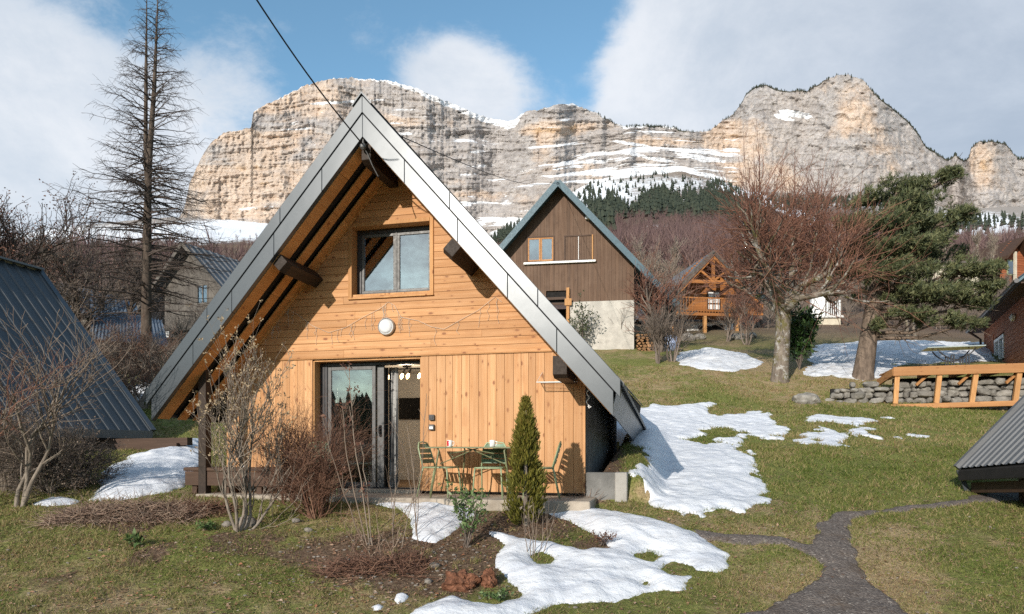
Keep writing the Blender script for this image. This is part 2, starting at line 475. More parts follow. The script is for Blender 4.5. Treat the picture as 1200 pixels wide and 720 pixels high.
M['brown_leaf'] = m_leaf('dry_brown_leaves', [(.09, .04, .03), (.16, .075, .05), (.22, .12, .08)], .8, .2)
M['bud'] = m_leaf('cream_buds', [(.30, .22, .13), (.42, .32, .2)], .7, .1)
M['ivy'] = m_leaf('climber_leaves', [(.05, .065, .03), (.09, .10, .05)], .6, .1)
M['conifer'] = m_leaf('far_conifers', [(.020, .028, .020), (.032, .042, .028), (.052, .058, .036)], .8, 0)
M['thatch'] = m_leaf('dead_thatch', [(.09, .055, .03), (.17, .115, .06), (.26, .19, .10), (.32, .25, .15)], .8, .15, .1)
M['grass'] = m_leaf('lawn_blades', [(.085, .125, .025), (.14, .18, .036), (.215, .225, .06), (.33, .275, .125), (.42, .32, .17), (.29, .18, .10)], .7, .3, .2)
M['litter'] = m_leaf('fallen_leaves', [(.12, .065, .04), (.26, .15, .09), (.42, .28, .19), (.34, .14, .07), (.48, .38, .29)], .8, .15)
M['straw'] = m_leaf('dry_stalks', [(.16, .10, .075), (.28, .19, .14), (.36, .27, .2)], .9, 0)

def m_snow():
    m = Mt('snow'); v = m.obj()
    f = m.noise(v, 3.0, 7, .65); g = m.noise(v, 46.0, 5, .7)
    col = m.mix(m.ramp(f, .35, .7), (.66, .68, .72), (.76, .77, .785))
    d = m.attr('dirt')
    col = m.mix(m.math('MULTIPLY', d, m.ramp(m.noise(m.obj((1.6, 3.2, 1)), 1.6, 8, .75), .46, .68)), col, (.42, .40, .38))
    col = m.mix(m.ramp(m.noise(v, 90, 3, .5), .74, .79, 0, .7), col, (.2, .15, .1))
    h = m.math('ADD', m.math('MULTIPLY', g, .22), m.math('MULTIPLY', m.noise(v, 4.5, 4, .5), 1.3))
    m.bump(h, .04)
    m.fin(col, .55, 0, .25)
    return m.m
M['snow'] = m_snow()

def m_ground():
    m = Mt('ground'); v = m.obj()
    n1 = m.noise(v, .55, 6, .6); n2 = m.noise(v, 3.1, 7, .65); n3 = m.noise(v, 22, 6, .7)
    green = m.mix(m.ramp(n3, .35, .7), (.135, .155, .04), (.28, .275, .09))
    tan_ = m.mix(m.ramp(n3, .3, .72), (.27, .19, .10), (.50, .38, .22))
    f = m.math('ADD', m.math('MULTIPLY', n1, .45), m.math('MULTIPLY', n2, .55))
    dry = m.attr('dry')
    col = m.mix(m.ramp(m.math('ADD', f, m.math('MULTIPLY', dry, .24)), .485, .645), green, tan_)
    col = m.mix(m.ramp(m.noise(v, 9, 8, .75), .54, .7, 0, .7), col, (.13, .08, .05))
    soil = m.mix(m.ramp(n3, .3, .7), (.085, .053, .035), (.24, .165, .11))
    s = m.ramp(m.math('ADD', m.attr('soil'), m.math('MULTIPLY', m.math('SUBTRACT', n2, .5), .7)), .35, .6)
    col = m.mix(s, col, soil)
    # hillside
    nf = m.noise(v, .035, 8, .65); nf2 = m.noise(v, .3, 8, .7)
    hill = m.mix(m.ramp(nf, .35, .65), (.13, .085, .07), (.21, .155, .10))
    hill = m.mix(m.ramp(nf2, .4, .7, 0, .6), hill, (.085, .062, .055))
    hill = m.mix(m.attr('scree'), hill, m.mix(nf2, (.24, .205, .18), (.38, .345, .315)))
    wood = m.attr('wood'); hill = m.mix(wood, hill, m.mix(nf2, (.05, .055, .04), (.095, .07, .06)))
    col = m.mix(m.attr('far'), col, hill)
    hs = m.ramp(m.math('ADD', m.attr('hsnow'), m.math('MULTIPLY', m.math('SUBTRACT', m.noise(v, .09, 10, .8), .5), 1.5)), .42, .58)
    col = m.mix(hs, col, (.78, .8, .83))
    m.bump(m.math('ADD', m.math('MULTIPLY', n3, 1.0), m.math('MULTIPLY', n2, .8)), .05)
    m.fin(col, .95, 0, .1)
    return m.m
M['ground'] = m_ground()

def m_gravel():
    m = Mt('gravel'); v = m.obj()
    vo = m.n('TexVoronoi', Scale=52.0); m.t.links.new(v, vo.inputs['Vector'])
    sp = m.n('SeparateColor'); m.t.links.new(vo.outputs['Color'], sp.inputs[0])
    col = m.mix(sp.outputs[0], (.10, .082, .072), (.20, .168, .145))
    col = m.mix(m.ramp(sp.outputs[1], .965, .985), col, (.33, .29, .25))
    col = m.mix(m.ramp(m.noise(v, 3, 6, .7), .5, .72, 0, .6), col, (.12, .08, .05))
    m.bump(m.math('MULTIPLY', vo.outputs['Distance'], -1.0), .012)
    return m.fin(col, .95, 0, .15)
M['gravel'] = m_gravel()

def m_cliff():
    m = Mt('limestone_cliff'); v = m.obj((.01, .01, .01))
    fine = m.noise(m.obj((.01, .01, .018)), 4.0, 10, .72)
    mid = m.noise(v, 1.6, 8, .62)
    streak = m.noise(m.obj((.03, .03, .0035)), 1.6, 7, .65)
    strata = m.noise(m.obj((.004, .004, .055)), 1.0, 7, .7)
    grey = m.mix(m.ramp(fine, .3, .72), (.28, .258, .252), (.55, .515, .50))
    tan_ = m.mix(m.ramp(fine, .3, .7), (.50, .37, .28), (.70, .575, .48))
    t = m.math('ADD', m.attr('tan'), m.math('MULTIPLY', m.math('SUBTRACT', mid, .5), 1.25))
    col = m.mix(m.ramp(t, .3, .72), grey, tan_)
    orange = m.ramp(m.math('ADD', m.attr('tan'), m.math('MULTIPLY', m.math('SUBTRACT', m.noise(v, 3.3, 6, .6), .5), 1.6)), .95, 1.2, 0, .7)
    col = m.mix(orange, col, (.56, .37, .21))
    col = m.mix(m.ramp(strata, .56, .70, 0, .26), col, (.16, .15, .145))
    col = m.mix(m.ramp(streak, .55, .74, 0, .28), col, (.19, .185, .185))
    col = m.mix(m.ramp(m.math('ADD', m.attr('veg'), m.math('MULTIPLY', m.math('SUBTRACT', m.noise(v, 9, 8, .8), .5), 1.3)), .45, .6), col, (.04, .045, .03))
    col = m.mix(m.ramp(m.noise(v, 16, 8, .8), .655, .72, 0, .6), col, (.13, .125, .11))
    col = m.mix(m.ramp(m.noise(v, .55, 6, .6), .35, .7, 0, .3), col, (.50, .42, .36))
    sn = m.ramp(m.math('ADD', m.attr('snow'), m.math('MULTIPLY', m.math('SUBTRACT', m.noise(m.obj((.018, .018, .075)), 1.0, 10, .72), .5), 1.5)), .46, .55)
    col = m.mix(sn, col, (.82, .83, .86))
    m.bump(m.math('ADD', fine, m.math('MULTIPLY', strata, .8)), 9.0)
    return m.fin(col, .95, 0, .05)
M['cliff'] = m_cliff()
# ------------------------------------------------------------------ frames: a facade's origin and direction
class Fr:
    """local x runs along the facade to the right, y runs away from the viewer"""
    def __init__(s, org, ang):
        s.o = np.array(org, float); s.a = ang
        s.u = np.array((math.cos(ang), -math.sin(ang))); s.n = np.array((math.sin(ang), math.cos(ang)))
    def at(s, px, py, t=0.0):
        k = (px-HX)/FPX; o, u, n = s.o, s.u, s.n
        xl = (k*(o[1]+t*n[1])-o[0]-t*n[0])/(u[0]-k*u[1])
        Y = o[1]+xl*u[1]+t*n[1]
        return xl, EYE+(HY-py)/FPX*Y-o[2]
    def local(s, X, Y):
        dx = X-s.o[0]; dy = Y-s.o[1]
        return dx*s.u[0]+dy*s.u[1], dx*s.n[0]+dy*s.n[1]
    def world(s, xl, t, z=0.0):
        return np.array((s.o[0]+xl*s.u[0]+t*s.n[0], s.o[1]+xl*s.u[1]+t*s.n[1], s.o[2]+z))
    def thing(s, name, label, cat, group=None):
        return thing(name, label, cat, s.o, -s.a, group)

TH = R_(13.6)
HALF = 3.13
_wr = np.array((1.118, 10.4, 0))
HOUSE = Fr((_wr[0]-HALF*math.cos(TH), _wr[1]+HALF*math.sin(TH), 0), TH)

# ------------------------------------------------------------------ terrain
def _tab(pts, w=1.2):
    ys = np.arange(-420, 80, .1)
    z = np.interp(ys, [p[0] for p in pts], [p[1] for p in pts])
    k = np.exp(-.5*(np.arange(-40, 41)*.1/w)**2); k /= k.sum()
    zz = np.convolve(np.pad(z, 40, mode='edge'), k, 'valid')
    return ys, zz
_BACK = [(-420, 34), (-150, 7), (-90, 1), (-60, -2), (-25, -2.2), (0, -1.05)]
TR = _tab(_BACK+[(5, -.98), (6.6, -.84), (8, -.5), (8.8, -.27), (9.5, -.12), (10.4, -.03), (12, .2), (13.4, .48), (16, .98), (18, 1.4), (20, 1.8), (21, 2.05), (24, 3.1), (30, 4.85), (36, 6.3), (45, 8.6), (60, 13.2), (80, 19.5)])
TL = _tab(_BACK+[(5, -.98), (6.6, -.84), (8, -.55), (9.5, -.2), (11, .0), (14, .35), (16.5, .66), (18.5, .95), (22, 2.1), (30, 4.2), (36, 5.8), (45, 8.4), (60, 13.2), (80, 19.5)])
FOOT = np.array([(-600, 300), (-200, 292), (0, 282), (100, 268), (200, 259), (300, 263), (420, 275), (560, 280), (620, 256), (690, 216), (760, 205), (800, 205), (850, 216), (880, 228), (1000, 233), (1060, 240), (1120, 250), (1200, 246), (1400, 250), (1900, 290)], float)
R_FOOT = 1400.0
def foot_e(px): return (HY-np.interp(px, FOOT[:, 0], FOOT[:, 1]))/FPX

def terrain(X, Y):
    X = np.asarray(X, float); Y = np.asarray(Y, float)
    zr = np.interp(Y, *TR); zl = np.interp(Y, *TL)
    w = smooth(-2.0, -6.5, X)
    z = zr*(1-w)+zl*w
    r = np.hypot(X, Y)
    z = z+.045*fbm(X/.9, Y/.9, 11, 3)*smooth(3, 8, r)+.10*fbm(X/4.5, Y/4.5, 5, 3)*smooth(9, 20, r)+.012*fbm(X/.16, Y/.16, 3, 2)
    # flat under the house, banked soil along its right wall
    xl, t = HOUSE.local(X, Y)
    d = np.maximum(np.maximum(np.abs(xl)-3.14, -t-.9), t-6.5)
    ins = smooth(.25, 0.0, d)
    bank = np.clip(.33+.13*t, .3, 1.1)
    bm_ = smooth(4.35, 3.85, xl)*smooth(2.9, 3.1, xl)*smooth(-.12, .1, t)*smooth(7.5, 6, t)
    z = np.maximum(z, z*(1-bm_)+bank*bm_)
    z = z*(1-ins)+np.minimum(z, -.16)*ins
    # far hillside: reaches the foot of the cliffs
    Yp = np.maximum(Y, 1.0)
    px = np.clip(HX+FPX*X/Yp, -600, 1900)
    rr = np.clip(r, 60, 3000)
    s = np.clip(np.log(rr/60)/math.log(R_FOOT/60), 0, 1.04)
    e60 = (13.2-EYE)/60
    ef = foot_e(px)
    e = e60+(ef-e60)*s**.85
    zf = EYE+e*Y+(fbm(X/60, Y/60, 21, 4)*.012*rr*smooth(70, 200, rr)*(1-s*.6))*.6
    wf = smooth(52, 70, Y)
    front = (Y > 0) & (np.abs(X) < 1.7*Yp)
    return np.where(front, z*(1-wf)+zf*wf, z+np.where(Y > 0, smooth(1.7, 3.0, np.abs(X)/Yp)*0, 0)+fbm(X/25, Y/25, 8, 3)*smooth(40, 120, r)*4)

def tz(x, y): return float(terrain(np.array([x]), np.array([y]))[0])

_YS = np.concatenate([np.arange(4, 20, .01), np.arange(20, 70, .04), np.arange(70, 1400, 1.0)])
def gp(px, py):
    """the point of the ground seen at a pixel"""
    X = (px-HX)/FPX*_YS
    d = terrain(X, _YS)-(EYE+(HY-py)/FPX*_YS)
    i = int(np.argmax(d > 0)) if (d > 0).any() else len(_YS)-1
    Y = _YS[i]
    return np.array((X[i], Y, tz(X[i], Y)))
def at_dist(px, Y):
    X = (px-HX)/FPX*Y
    return np.array((X, Y, tz(X, Y)))

def sdist(poly, X, Y):
    """signed distance, inside positive"""
    poly = np.asarray(poly)[:, :2]
    sh = X.shape; x = X.ravel(); y = Y.ravel()
    best = np.full(x.shape, 1e9); ins = np.zeros(x.shape, bool)
    n = len(poly)
    for i in range(n):
        a = poly[i]; b = poly[(i+1) % n]
        ex, ey = b-a; l2 = ex*ex+ey*ey+1e-12
        t = np.clip(((x-a[0])*ex+(y-a[1])*ey)/l2, 0, 1)
        best = np.minimum(best, (x-a[0]-t*ex)**2+(y-a[1]-t*ey)**2)
        c = (a[1] > y) != (b[1] > y)
        xi = a[0]+(y-a[1])/(b[1]-a[1]+1e-12)*ex
        ins ^= c & (x < xi)
    d = np.sqrt(best)
    return np.where(ins, d, -d).reshape(sh)

PATCHES = []      # (name, ground polygon, holes, noise amplitude, noise size, bounds)
def patch_sd(p, X, Y):
    _, poly, holes, amp, size, bb = p
    d = np.full(X.shape, -9.0)
    m = (X > bb[0]-.6) & (X < bb[1]+.6) & (Y > bb[2]-.6) & (Y < bb[3]+.6)
    if m.any():
        x = X[m]; y = Y[m]
        dd = sdist(poly, x, y)
        for h in holes: dd = np.minimum(dd, -sdist(h, x, y))
        d[m] = dd+amp*fbm(x/size, y/(size*1.4), 31, 4)
    return d

def patch(name, pix, holes=(), hmax=.1, w=.15, res=.035, amp=.10, size=.35, mat='snow', dirt=0.0, und=.03, kind='structure', label=None, attr_dirt=None):
    poly = np.array([gp(*q) for q in pix]); hp = [np.array([gp(*q) for q in h]) for h in holes]
    bb = (poly[:, 0].min(), poly[:, 0].max(), poly[:, 1].min(), poly[:, 1].max())
    p = (name, poly, hp, amp, size, bb); PATCHES.append(p)
    xs = np.arange(bb[0]-.4, bb[1]+.4, res); ys = np.arange(bb[2]-.4, bb[3]+.4, res)
    X, Y = np.meshgrid(xs, ys)
    d = patch_sd(p, X, Y)
    g = terrain(X, Y)
    h = np.where(d > 0, hmax*(1-np.exp(-np.maximum(d, 0)/w))*(1+.35*fbm(X/.8, Y/.8, 41, 3))+und*smooth(0, .3, d)*fbm(X/.28, Y/.28, 51, 4)-.004, -.05+np.maximum(d, -.4)*.25)
    Z = g+h
    keep = d > -3.2*res
    idx = np.full(X.shape, -1)
    cell = keep[:-1, :-1] & keep[1:, :-1] & keep[:-1, 1:] & keep[1:, 1:]
    use = np.zeros(X.shape, bool)
    use[:-1, :-1] |= cell; use[1:, :-1] |= cell; use[:-1, 1:] |= cell; use[1:, 1:] |= cell
    idx[use] = np.arange(use.sum())
    V = np.stack([X[use], Y[use], Z[use]], 1)
    a = idx[:-1, :-1][cell]; b = idx[:-1, 1:][cell]; c = idx[1:, 1:][cell]; e = idx[1:, :-1][cell]
    o = mesh_np(name, V, np.stack([a, b, c, e], 1), M[mat], None, True, attrs={'dirt': np.full(len(V), dirt) if attr_dirt is None else attr_dirt(V)})
    tag(o, label, None, None, kind)
    return o

patch('gravel_path', [(860, 724), (905, 706), (950, 690), (960, 676), (961, 663), (948, 651), (920, 641), (868, 640), (815, 632), (815, 622), (880, 627), (926, 632), (948, 637), (957, 622), (958, 612), (973, 604), (1006, 599), (1060, 594), (1117, 587), (1150, 580), (1200, 573), (1200, 586), (1150, 590), (1118, 594), (1083, 596), (1033, 602), (1002, 611), (994, 624), (997, 641), (1004, 655), (1014, 673), (1040, 697), (1075, 724), (1085, 740), (850, 740)],
      hmax=.034, w=.06, res=.03, amp=.10, size=.22, mat='gravel', und=.010, label='dark gravel footpath forking across the lawn')
patch('snow_patch', [(570, 622), (600, 627), (633, 635), (653, 637), (687, 645), (716, 643), (708, 634), (690, 626), (677, 617), (640, 602), (650, 597), (690, 597), (733, 602), (767, 608), (800, 618), (820, 626), (840, 638), (860, 650), (858, 667), (843, 673), (820, 671), (815, 680), (800, 692), (765, 697), (740, 701), (700, 707), (653, 710), (640, 715), (620, 722), (600, 740), (470, 740), (480, 718), (500, 708), (530, 698), (560, 704), (585, 707), (608, 699), (600, 684), (578, 667), (577, 655), (588, 640)],
      holes=[[(623, 652), (634, 648), (648, 654), (645, 661), (630, 661)], [(748, 650), (760, 647), (772, 653), (764, 658)], [(776, 668), (790, 660), (812, 664), (808, 673), (786, 674)], [(751, 683), (757, 681), (760, 684), (755, 687)]], hmax=.105, w=.24, und=.032, amp=.09, dirt=.3)
patch('snow_patch', [(405, 586), (425, 583), (450, 583), (480, 586), (510, 586), (540, 588), (566, 593), (560, 602), (545, 612), (528, 625), (512, 638), (495, 636), (480, 632), (478, 610), (466, 597), (440, 592), (412, 590)], hmax=.08, w=.18, res=.028, amp=.06, dirt=.3)
for q in ([(460, 704), (464, 697), (476, 696), (480, 700), (474, 706), (466, 710)], [(435, 712), (444, 709), (454, 711), (448, 716), (438, 716)]):
    patch('snow_patch', q, hmax=.04, w=.05, res=.015, amp=.03, size=.12, und=.008)
patch('snow_patch', [(712, 498), (735, 484), (752, 477), (800, 473), (838, 471), (832, 485), (846, 488), (862, 485), (890, 482), (909, 487), (905, 497), (919, 503), (925, 510), (900, 517), (878, 512), (872, 522), (878, 532), (888, 543), (889, 556), (900, 567), (908, 578), (900, 588), (867, 597), (833, 602), (800, 603), (776, 600), (764, 590), (771, 580), (742, 572), (733, 562), (740, 550), (757, 532), (742, 522), (722, 523), (708, 518)],
      holes=[[(822, 506), (845, 502), (868, 508), (862, 515), (838, 514)], [(838, 480), (850, 476), (858, 480), (848, 484)], [(806, 516), (826, 512), (845, 518), (826, 522)]], hmax=.075, w=.2, res=.032, amp=.40, size=.36, und=.022)
patch('snow_patch', [(943, 487), (975, 487), (1000, 491), (1035, 490), (1010, 500), (1032, 511), (1060, 509), (1084, 511), (1050, 515), (1000, 514), (985, 522), (948, 520), (945, 512), (962, 506), (948, 497)], holes=[[(960, 495), (985, 497), (1005, 501), (985, 505), (968, 501)]], hmax=.04, w=.2, res=.045, amp=.6, size=.5, und=.012)
patch('snow_patch', [(792, 420), (800, 413), (830, 409), (870, 414), (895, 425), (890, 431), (860, 436), (820, 434), (795, 428)], hmax=.2, w=.8, res=.08, amp=.35, size=.8, dirt=.6, und=.05)
patch('snow_bank', [(945, 432), (958, 404), (1000, 401), (1060, 399), (1160, 402), (1165, 425), (1050, 428), (1040, 444), (1012, 447), (985, 443), (950, 440)], hmax=.14, w=.9, res=.08, amp=.4, size=1.0, dirt=1.0, und=.07)
patch('snow_patch', [(100, 588), (112, 568), (128, 549), (150, 537), (180, 528), (205, 518), (238, 515), (240, 545), (236, 560), (222, 566), (205, 575), (165, 584), (120, 588)], hmax=.14, w=.2, res=.04, amp=.14, und=.04)
patch('snow_patch', [(38, 592), (60, 583), (85, 585), (98, 588), (85, 592), (55, 594)], hmax=.06, w=.1, res=.03, amp=.06, und=.02)
patch('snow_patch', [(150, 462), (160, 452), (180, 452), (192, 462), (188, 472), (165, 472)], hmax=.3, w=.4, res=.1, amp=.3, und=.06)
patch('snow_patch', [(60, 365), (120, 350), (175, 372), (190, 395), (150, 405), (90, 400)], hmax=.3, w=.6, res=.2, amp=.8, size=1.5, und=.08)

# the one ground sheet, dense where the camera looks closely
def build_ground():
    rs = [1.2]
    while rs[-1] < 2600:
        r = rs[-1]
        k = .018 if r < 5 else (.0052 if r < 16 else (.009 if r < 40 else (.014 if r < 90 else .02)))
        rs.append(r*(1+k))
    rs = np.array(rs)
    az = np.concatenate([np.linspace(-46, 46, 560), np.linspace(46, 314, 150)[1:-1]])
    Rr, A = np.meshgrid(rs, np.radians(az), indexing='ij')
    X = Rr*np.sin(A); Y = Rr*np.cos(A)
    Z = terrain(X, Y)
    nr, na = X.shape
    i = np.arange(nr-1)[:, None]; j = np.arange(na)[None, :]; j2 = (j+1) % na
    F = np.stack([i*na+j, i*na+j2, (i+1)*na+j2, (i+1)*na+j], -1).reshape(-1, 4)[:, ::-1]
    V = np.stack([X.ravel(), Y.ravel(), Z.ravel()], 1)
    V = np.concatenate([V, [[0, 0, tz(0, 0.01)]]])
    Yp = np.maximum(Y, 1.0); px = HX+FPX*X/Yp; py = HY-FPX*(Z-EYE)/Yp; r = np.hypot(X, Y)
    front = Y > .5
    far = smooth(27, 48, r)
    def blob(cx, cy, sx, sy): return np.exp(-((px-cx)/sx)**2-((py-cy)/sy)**2)*front
    soil = np.clip(blob(430, 650, 110, 26)*1.0+blob(520, 665, 70, 45)+blob(610, 615, 75, 16)*1.2+blob(720, 640, 50, 12)+blob(140, 612, 75, 14)*.7+blob(280, 640, 45, 14)*.5+blob(712, 540, 22, 25)*1.2+blob(925, 440, 130, 10)*.35+.75*smooth(.08, .42, fbm(X/.7, Y/.9, 221, 4))*np.maximum(blob(210, 670, 260, 55), .5*blob(1000, 640, 300, 50)), 0, 1.2)*smooth(60, 40, r)
    dry = .5*blob(880, 620, 90, 30)+.7*blob(1050, 660, 60, 60)+.5*blob(980, 700, 120, 30)+.5*blob(900, 440, 200, 18)+.5*blob(100, 680, 150, 60)+.4*blob(900, 690, 60, 20)-.5*blob(980, 560, 140, 26)-.4*blob(1150, 640, 60, 40)-.3*blob(200, 650, 120, 40)+fbm(X/2.2, Y/2.2, 61, 3)*.5
    hs = (.62*blob(235, 272, 75, 16)+.62*blob(300, 268, 60, 14)+.7*blob(600, 268, 45, 25)+.52*blob(790, 214, 110, 14)+.42*blob(800, 238, 100, 14)+.75*blob(690, 232, 45, 18)+.8*blob(1140, 265, 85, 22)+.5*blob(1000, 240, 60, 8)+.7*blob(60, 275, 130, 20)+.55*blob(770, 266, 30, 6))
    # the pale diagonal streak below the cliff
    ln = (py-(214+(px-845)*.42)); hs = hs+np.exp(-(ln/6)**2)*((px > 835) & (px < 985))*1.1*front
    hs = hs*far*smooth(90, 200, r)
    wood = np.clip(blob(790, 275, 110, 22)*.9+blob(860, 240, 60, 12)+blob(1100, 310, 90, 25)*.7+blob(950, 250, 90, 10)*.5, 0, 1)*far
    wood = np.where(front, wood, smooth(60, 100, r))
    scree = smooth(600, 1150, r)*front*np.clip(1-1.2*np.exp(-((px-850)/60)**2), 0, 1)
    z1 = np.zeros(1)
    at = {k: np.concatenate([v.ravel(), z1]) for k, v in dict(soil=soil, dry=dry*smooth(70, 40, r), far=far, hsnow=hs, wood=wood, scree=scree).items()}
    o = mesh_np('ground', V, F, M['ground'], None, True, attrs=at)
    bmv = len(V)-1
    me = o.data
    tag(o, kind='structure')
build_ground()

# ------------------------------------------------------------------ the cliffs
SKY = np.array([(205, 259), (211, 254), (216, 245), (222, 215), (235, 186), (247, 168), (262, 156), (281, 153), (294, 150), (297, 130), (310, 123), (328, 115), (345, 107), (360, 99), (385, 93), (410, 91), (440, 93), (470, 98), (490, 104), (520, 118), (550, 130), (575, 140), (600, 142), (612, 134), (618, 130), (632, 129), (650, 123), (668, 121), (685, 127), (700, 133), (715, 142), (730, 149), (750, 148), (780, 147), (800, 153), (820, 155), (832, 153), (845, 143), (860, 133), (869, 121), (874, 111), (881, 104), (895, 99), (908, 104), (920, 107), (945, 107), (953, 102), (962, 97), (972, 91), (982, 88), (994, 88), (1004, 91), (1014, 97), (1020, 105), (1032, 116), (1045, 126), (1060, 139), (1070, 148), (1078, 160), (1085, 171), (1098, 181), (1110, 187), (1116, 184), (1120, 180), (1125, 186), (1130, 189), (1135, 184), (1138, 173), (1150, 165), (1165, 167), (1178, 168), (1186, 178), (1193, 186), (1200, 186), (1230, 192), (1300, 205), (1400, 228)], float)
def build_cliffs():
    px = np.linspace(205, 1400, 1150)
    NV = 230
    sky = np.interp(px, SKY[:, 0], SKY[:, 1])+1.7*fbm(px/7, px*0, 71, 4)+.9*fbm(px/2.4, px*0, 72, 2)
    ft = np.interp(px, FOOT[:, 0], FOOT[:, 1])+6
    v = np.linspace(0, 1, NV)
    PX = np.repeat(px[:, None], NV, 1)
    PY = ft[:, None]+(sky-ft)[:, None]*v[None, :]
    PY = np.where(v[None, :] == 0, np.maximum(PY, ft[:, None]), PY)
    hgt = np.maximum(ft-sky, 0.1)[:, None]
    # bedding lines: nearly level on the left face, dipping and bowed further right
    warp = 7*fbm(PX/75, PY/60, 81, 3)+.00045*(PX-560)**2*np.exp(-((PX-560)/260)**2)
    dip = np.interp(px, [200, 400, 560, 650, 760, 850, 900, 1000, 1400], [0, -6, 8, 0, 12, -6, 0, 5, 0])[:, None]
    q = PY+warp+dip*.4
    led_amt = np.interp(px, [205, 300, 420, 520, 600, 680, 760, 850, 885, 920, 1000, 1100, 1200, 1400], [.4, .45, .5, .6, .75, .8, 1.0, .9, .25, .15, .12, .2, .4, .5])[:, None]
    ledge = smooth(.10, .34, fbm(PX/110, q/6.0, 91, 5, .62))*led_amt
    # low benches under the right-centre wall hold more snow
    low = smooth(.55, .25, v)[None, :]*np.exp(-((PX-740)/110)**2)
    ledge = np.clip(ledge+low*smooth(.1, .5, fbm(PX/40, PY/5, 95, 4))*1.2, 0, 1.6)
    ratio = .16+1.5*ledge
    dy = np.abs(np.gradient(PY, axis=1))*1400/FPX
    off = np.cumsum(ratio*dy, axis=1)
    but = 55*fbm(PX/85, PY/260, 101, 3)
    rid = 1-np.abs(fbm(PX/24, PY/90, 111, 4)); rid2 = 1-np.abs(fbm(PX/7, PY/22, 121, 4))
    pk_ = smooth(855, 890, PX)
    Yd = R_FOOT+30+off+but-(12-2*pk_)*(rid-.7)-5*(rid2-.7)-(6+8*pk_)*(1-np.abs(fbm(PX/17, PY/20, 161, 4, .55))-.8)-(4+1.5*pk_)*(1-np.abs(fbm(PX/5.5, PY/7, 171, 3))-.8)+(4-1.5*pk_)*fbm(PX/3, PY/4, 131, 3)
    # overhang lines under each bed
    Yd += (11.5-8*pk_)*fbm(PX/55, q/7, 97, 5, .6)*(1-.6*np.clip(ledge, 0, 1))
    # gully at 575 and 1120, buttresses either side, the rounded left end
    Yd += 70*np.exp(-((PX-583)/20)**2)*smooth(0, .6, v)[None, :]+70*np.exp(-((PX-1118)/14)**2)+60*np.exp(-((PX-850)/35)**2)
    Yd += np.clip((252-PX)/45, 0, 2)**2*260
    Yd -= 60*np.exp(-((PX-650)/30)**2)+40*np.exp(-((PX-1000)/45)**2)+35*np.exp(-((PX-1155)/25)**2)
    E = (HY-PY)/FPX
    X = (PX-HX)/FPX*Yd; Z = EYE+E*Yd
    Nf = PX.shape[0]
    # plateau behind the rim, then down the far side
    bx = []; by = []; bz = []
    for (dY, dz) in ((25, -4), (90, -6), (260, -60), (600, -420)):
        yb = Yd[:, -1]+dY
        bx.append((px-HX)/FPX*Yd[:, -1]*(1+dY/Yd[:, -1])); by.append(yb); bz.append(np.maximum(Z[:, -1]+dz, 60))
    X = np.concatenate([X, np.stack(bx, 1)], 1); Y = np.concatenate([Yd, np.stack(by, 1)], 1); Z = np.concatenate([Z, np.stack(bz, 1)], 1)
    n2 = X.shape[1]
    i = np.arange(Nf-1)[:, None]; j = np.arange(n2-1)[None, :]
    F = np.stack([i*n2+j, (i+1)*n2+j, (i+1)*n2+j+1, i*n2+j+1], -1).reshape(-1, 4)
    def B(cx, cy, sx, sy): return np.exp(-((PX-cx)/sx)**2-((PY-cy)/sy)**2)
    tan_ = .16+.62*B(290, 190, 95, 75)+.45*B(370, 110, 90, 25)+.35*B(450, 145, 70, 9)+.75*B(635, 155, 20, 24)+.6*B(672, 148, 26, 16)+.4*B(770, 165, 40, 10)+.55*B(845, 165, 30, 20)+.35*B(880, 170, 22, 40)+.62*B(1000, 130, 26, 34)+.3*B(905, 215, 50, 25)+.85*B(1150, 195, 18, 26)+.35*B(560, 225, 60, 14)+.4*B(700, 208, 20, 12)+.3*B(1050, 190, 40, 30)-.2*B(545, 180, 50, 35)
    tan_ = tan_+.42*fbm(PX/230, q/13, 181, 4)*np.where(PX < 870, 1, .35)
    rim = (PY-sky[:, None])
    snow = np.clip(smooth(.2, .85, ledge)*.70, 0, 1)
    topw = np.interp(px, [205, 290, 300, 400, 480, 520, 560, 605, 615, 660, 700, 760, 830, 860, 1000, 1400], [.2, .4, .5, .5, .7, 1, 1.1, 1, .35, .4, .5, .5, .35, .1, .12, .1])[:, None]
    capw = np.interp(px, [205, 300, 440, 500, 560, 605, 615, 700, 1400], [2, 2, 3, 9, 8, 13, 3, 4, 2])[:, None]
    snow = np.maximum(snow, topw*smooth(1.2, .3, rim/capw))
    lines = smooth(.12, .30, fbm(PX/90, (q+.0)/3.6, 151, 4, .6))*(.85*B(775, 190, 90, 26)+.5*B(600, 200, 90, 40)+.35*B(1160, 235, 60, 20)+.4*B(480, 150, 60, 30)+.42*B(330, 165, 110, 60))
    snow = np.maximum(snow, lines)
    for (cx, cy, sx, sy, a) in ((932, 134, 22, 4.5, 1.1), (918, 138, 12, 4, .9), (1150, 270, 55, 10, .8), (592, 236, 9, 16, .5), (600, 262, 24, 8, .7), (580, 215, 16, 3, .5), (560, 178, 22, 2.5, .6), (545, 205, 20, 2.5, .55), (560, 195, 40, 3, .5), (820, 185, 45, 4, .9), (820, 205, 40, 5, 1), (745, 170, 40, 3, .7), (760, 185, 50, 3.5, .75), (700, 190, 30, 3, .7), (730, 205, 50, 6, .8), (310, 244, 40, 5, .6), (470, 158, 30, 3, .7), (400, 120, 70, 2.2, .8), (340, 152, 45, 2.2, .7), (660, 141, 14, 3, .6)):
        ang = .18 if cx > 700 else -.06
        snow = np.maximum(snow, a*np.exp(-((PX-cx)/sx)**2-((PY-cy-ang*(PX-cx))/sy)**2))
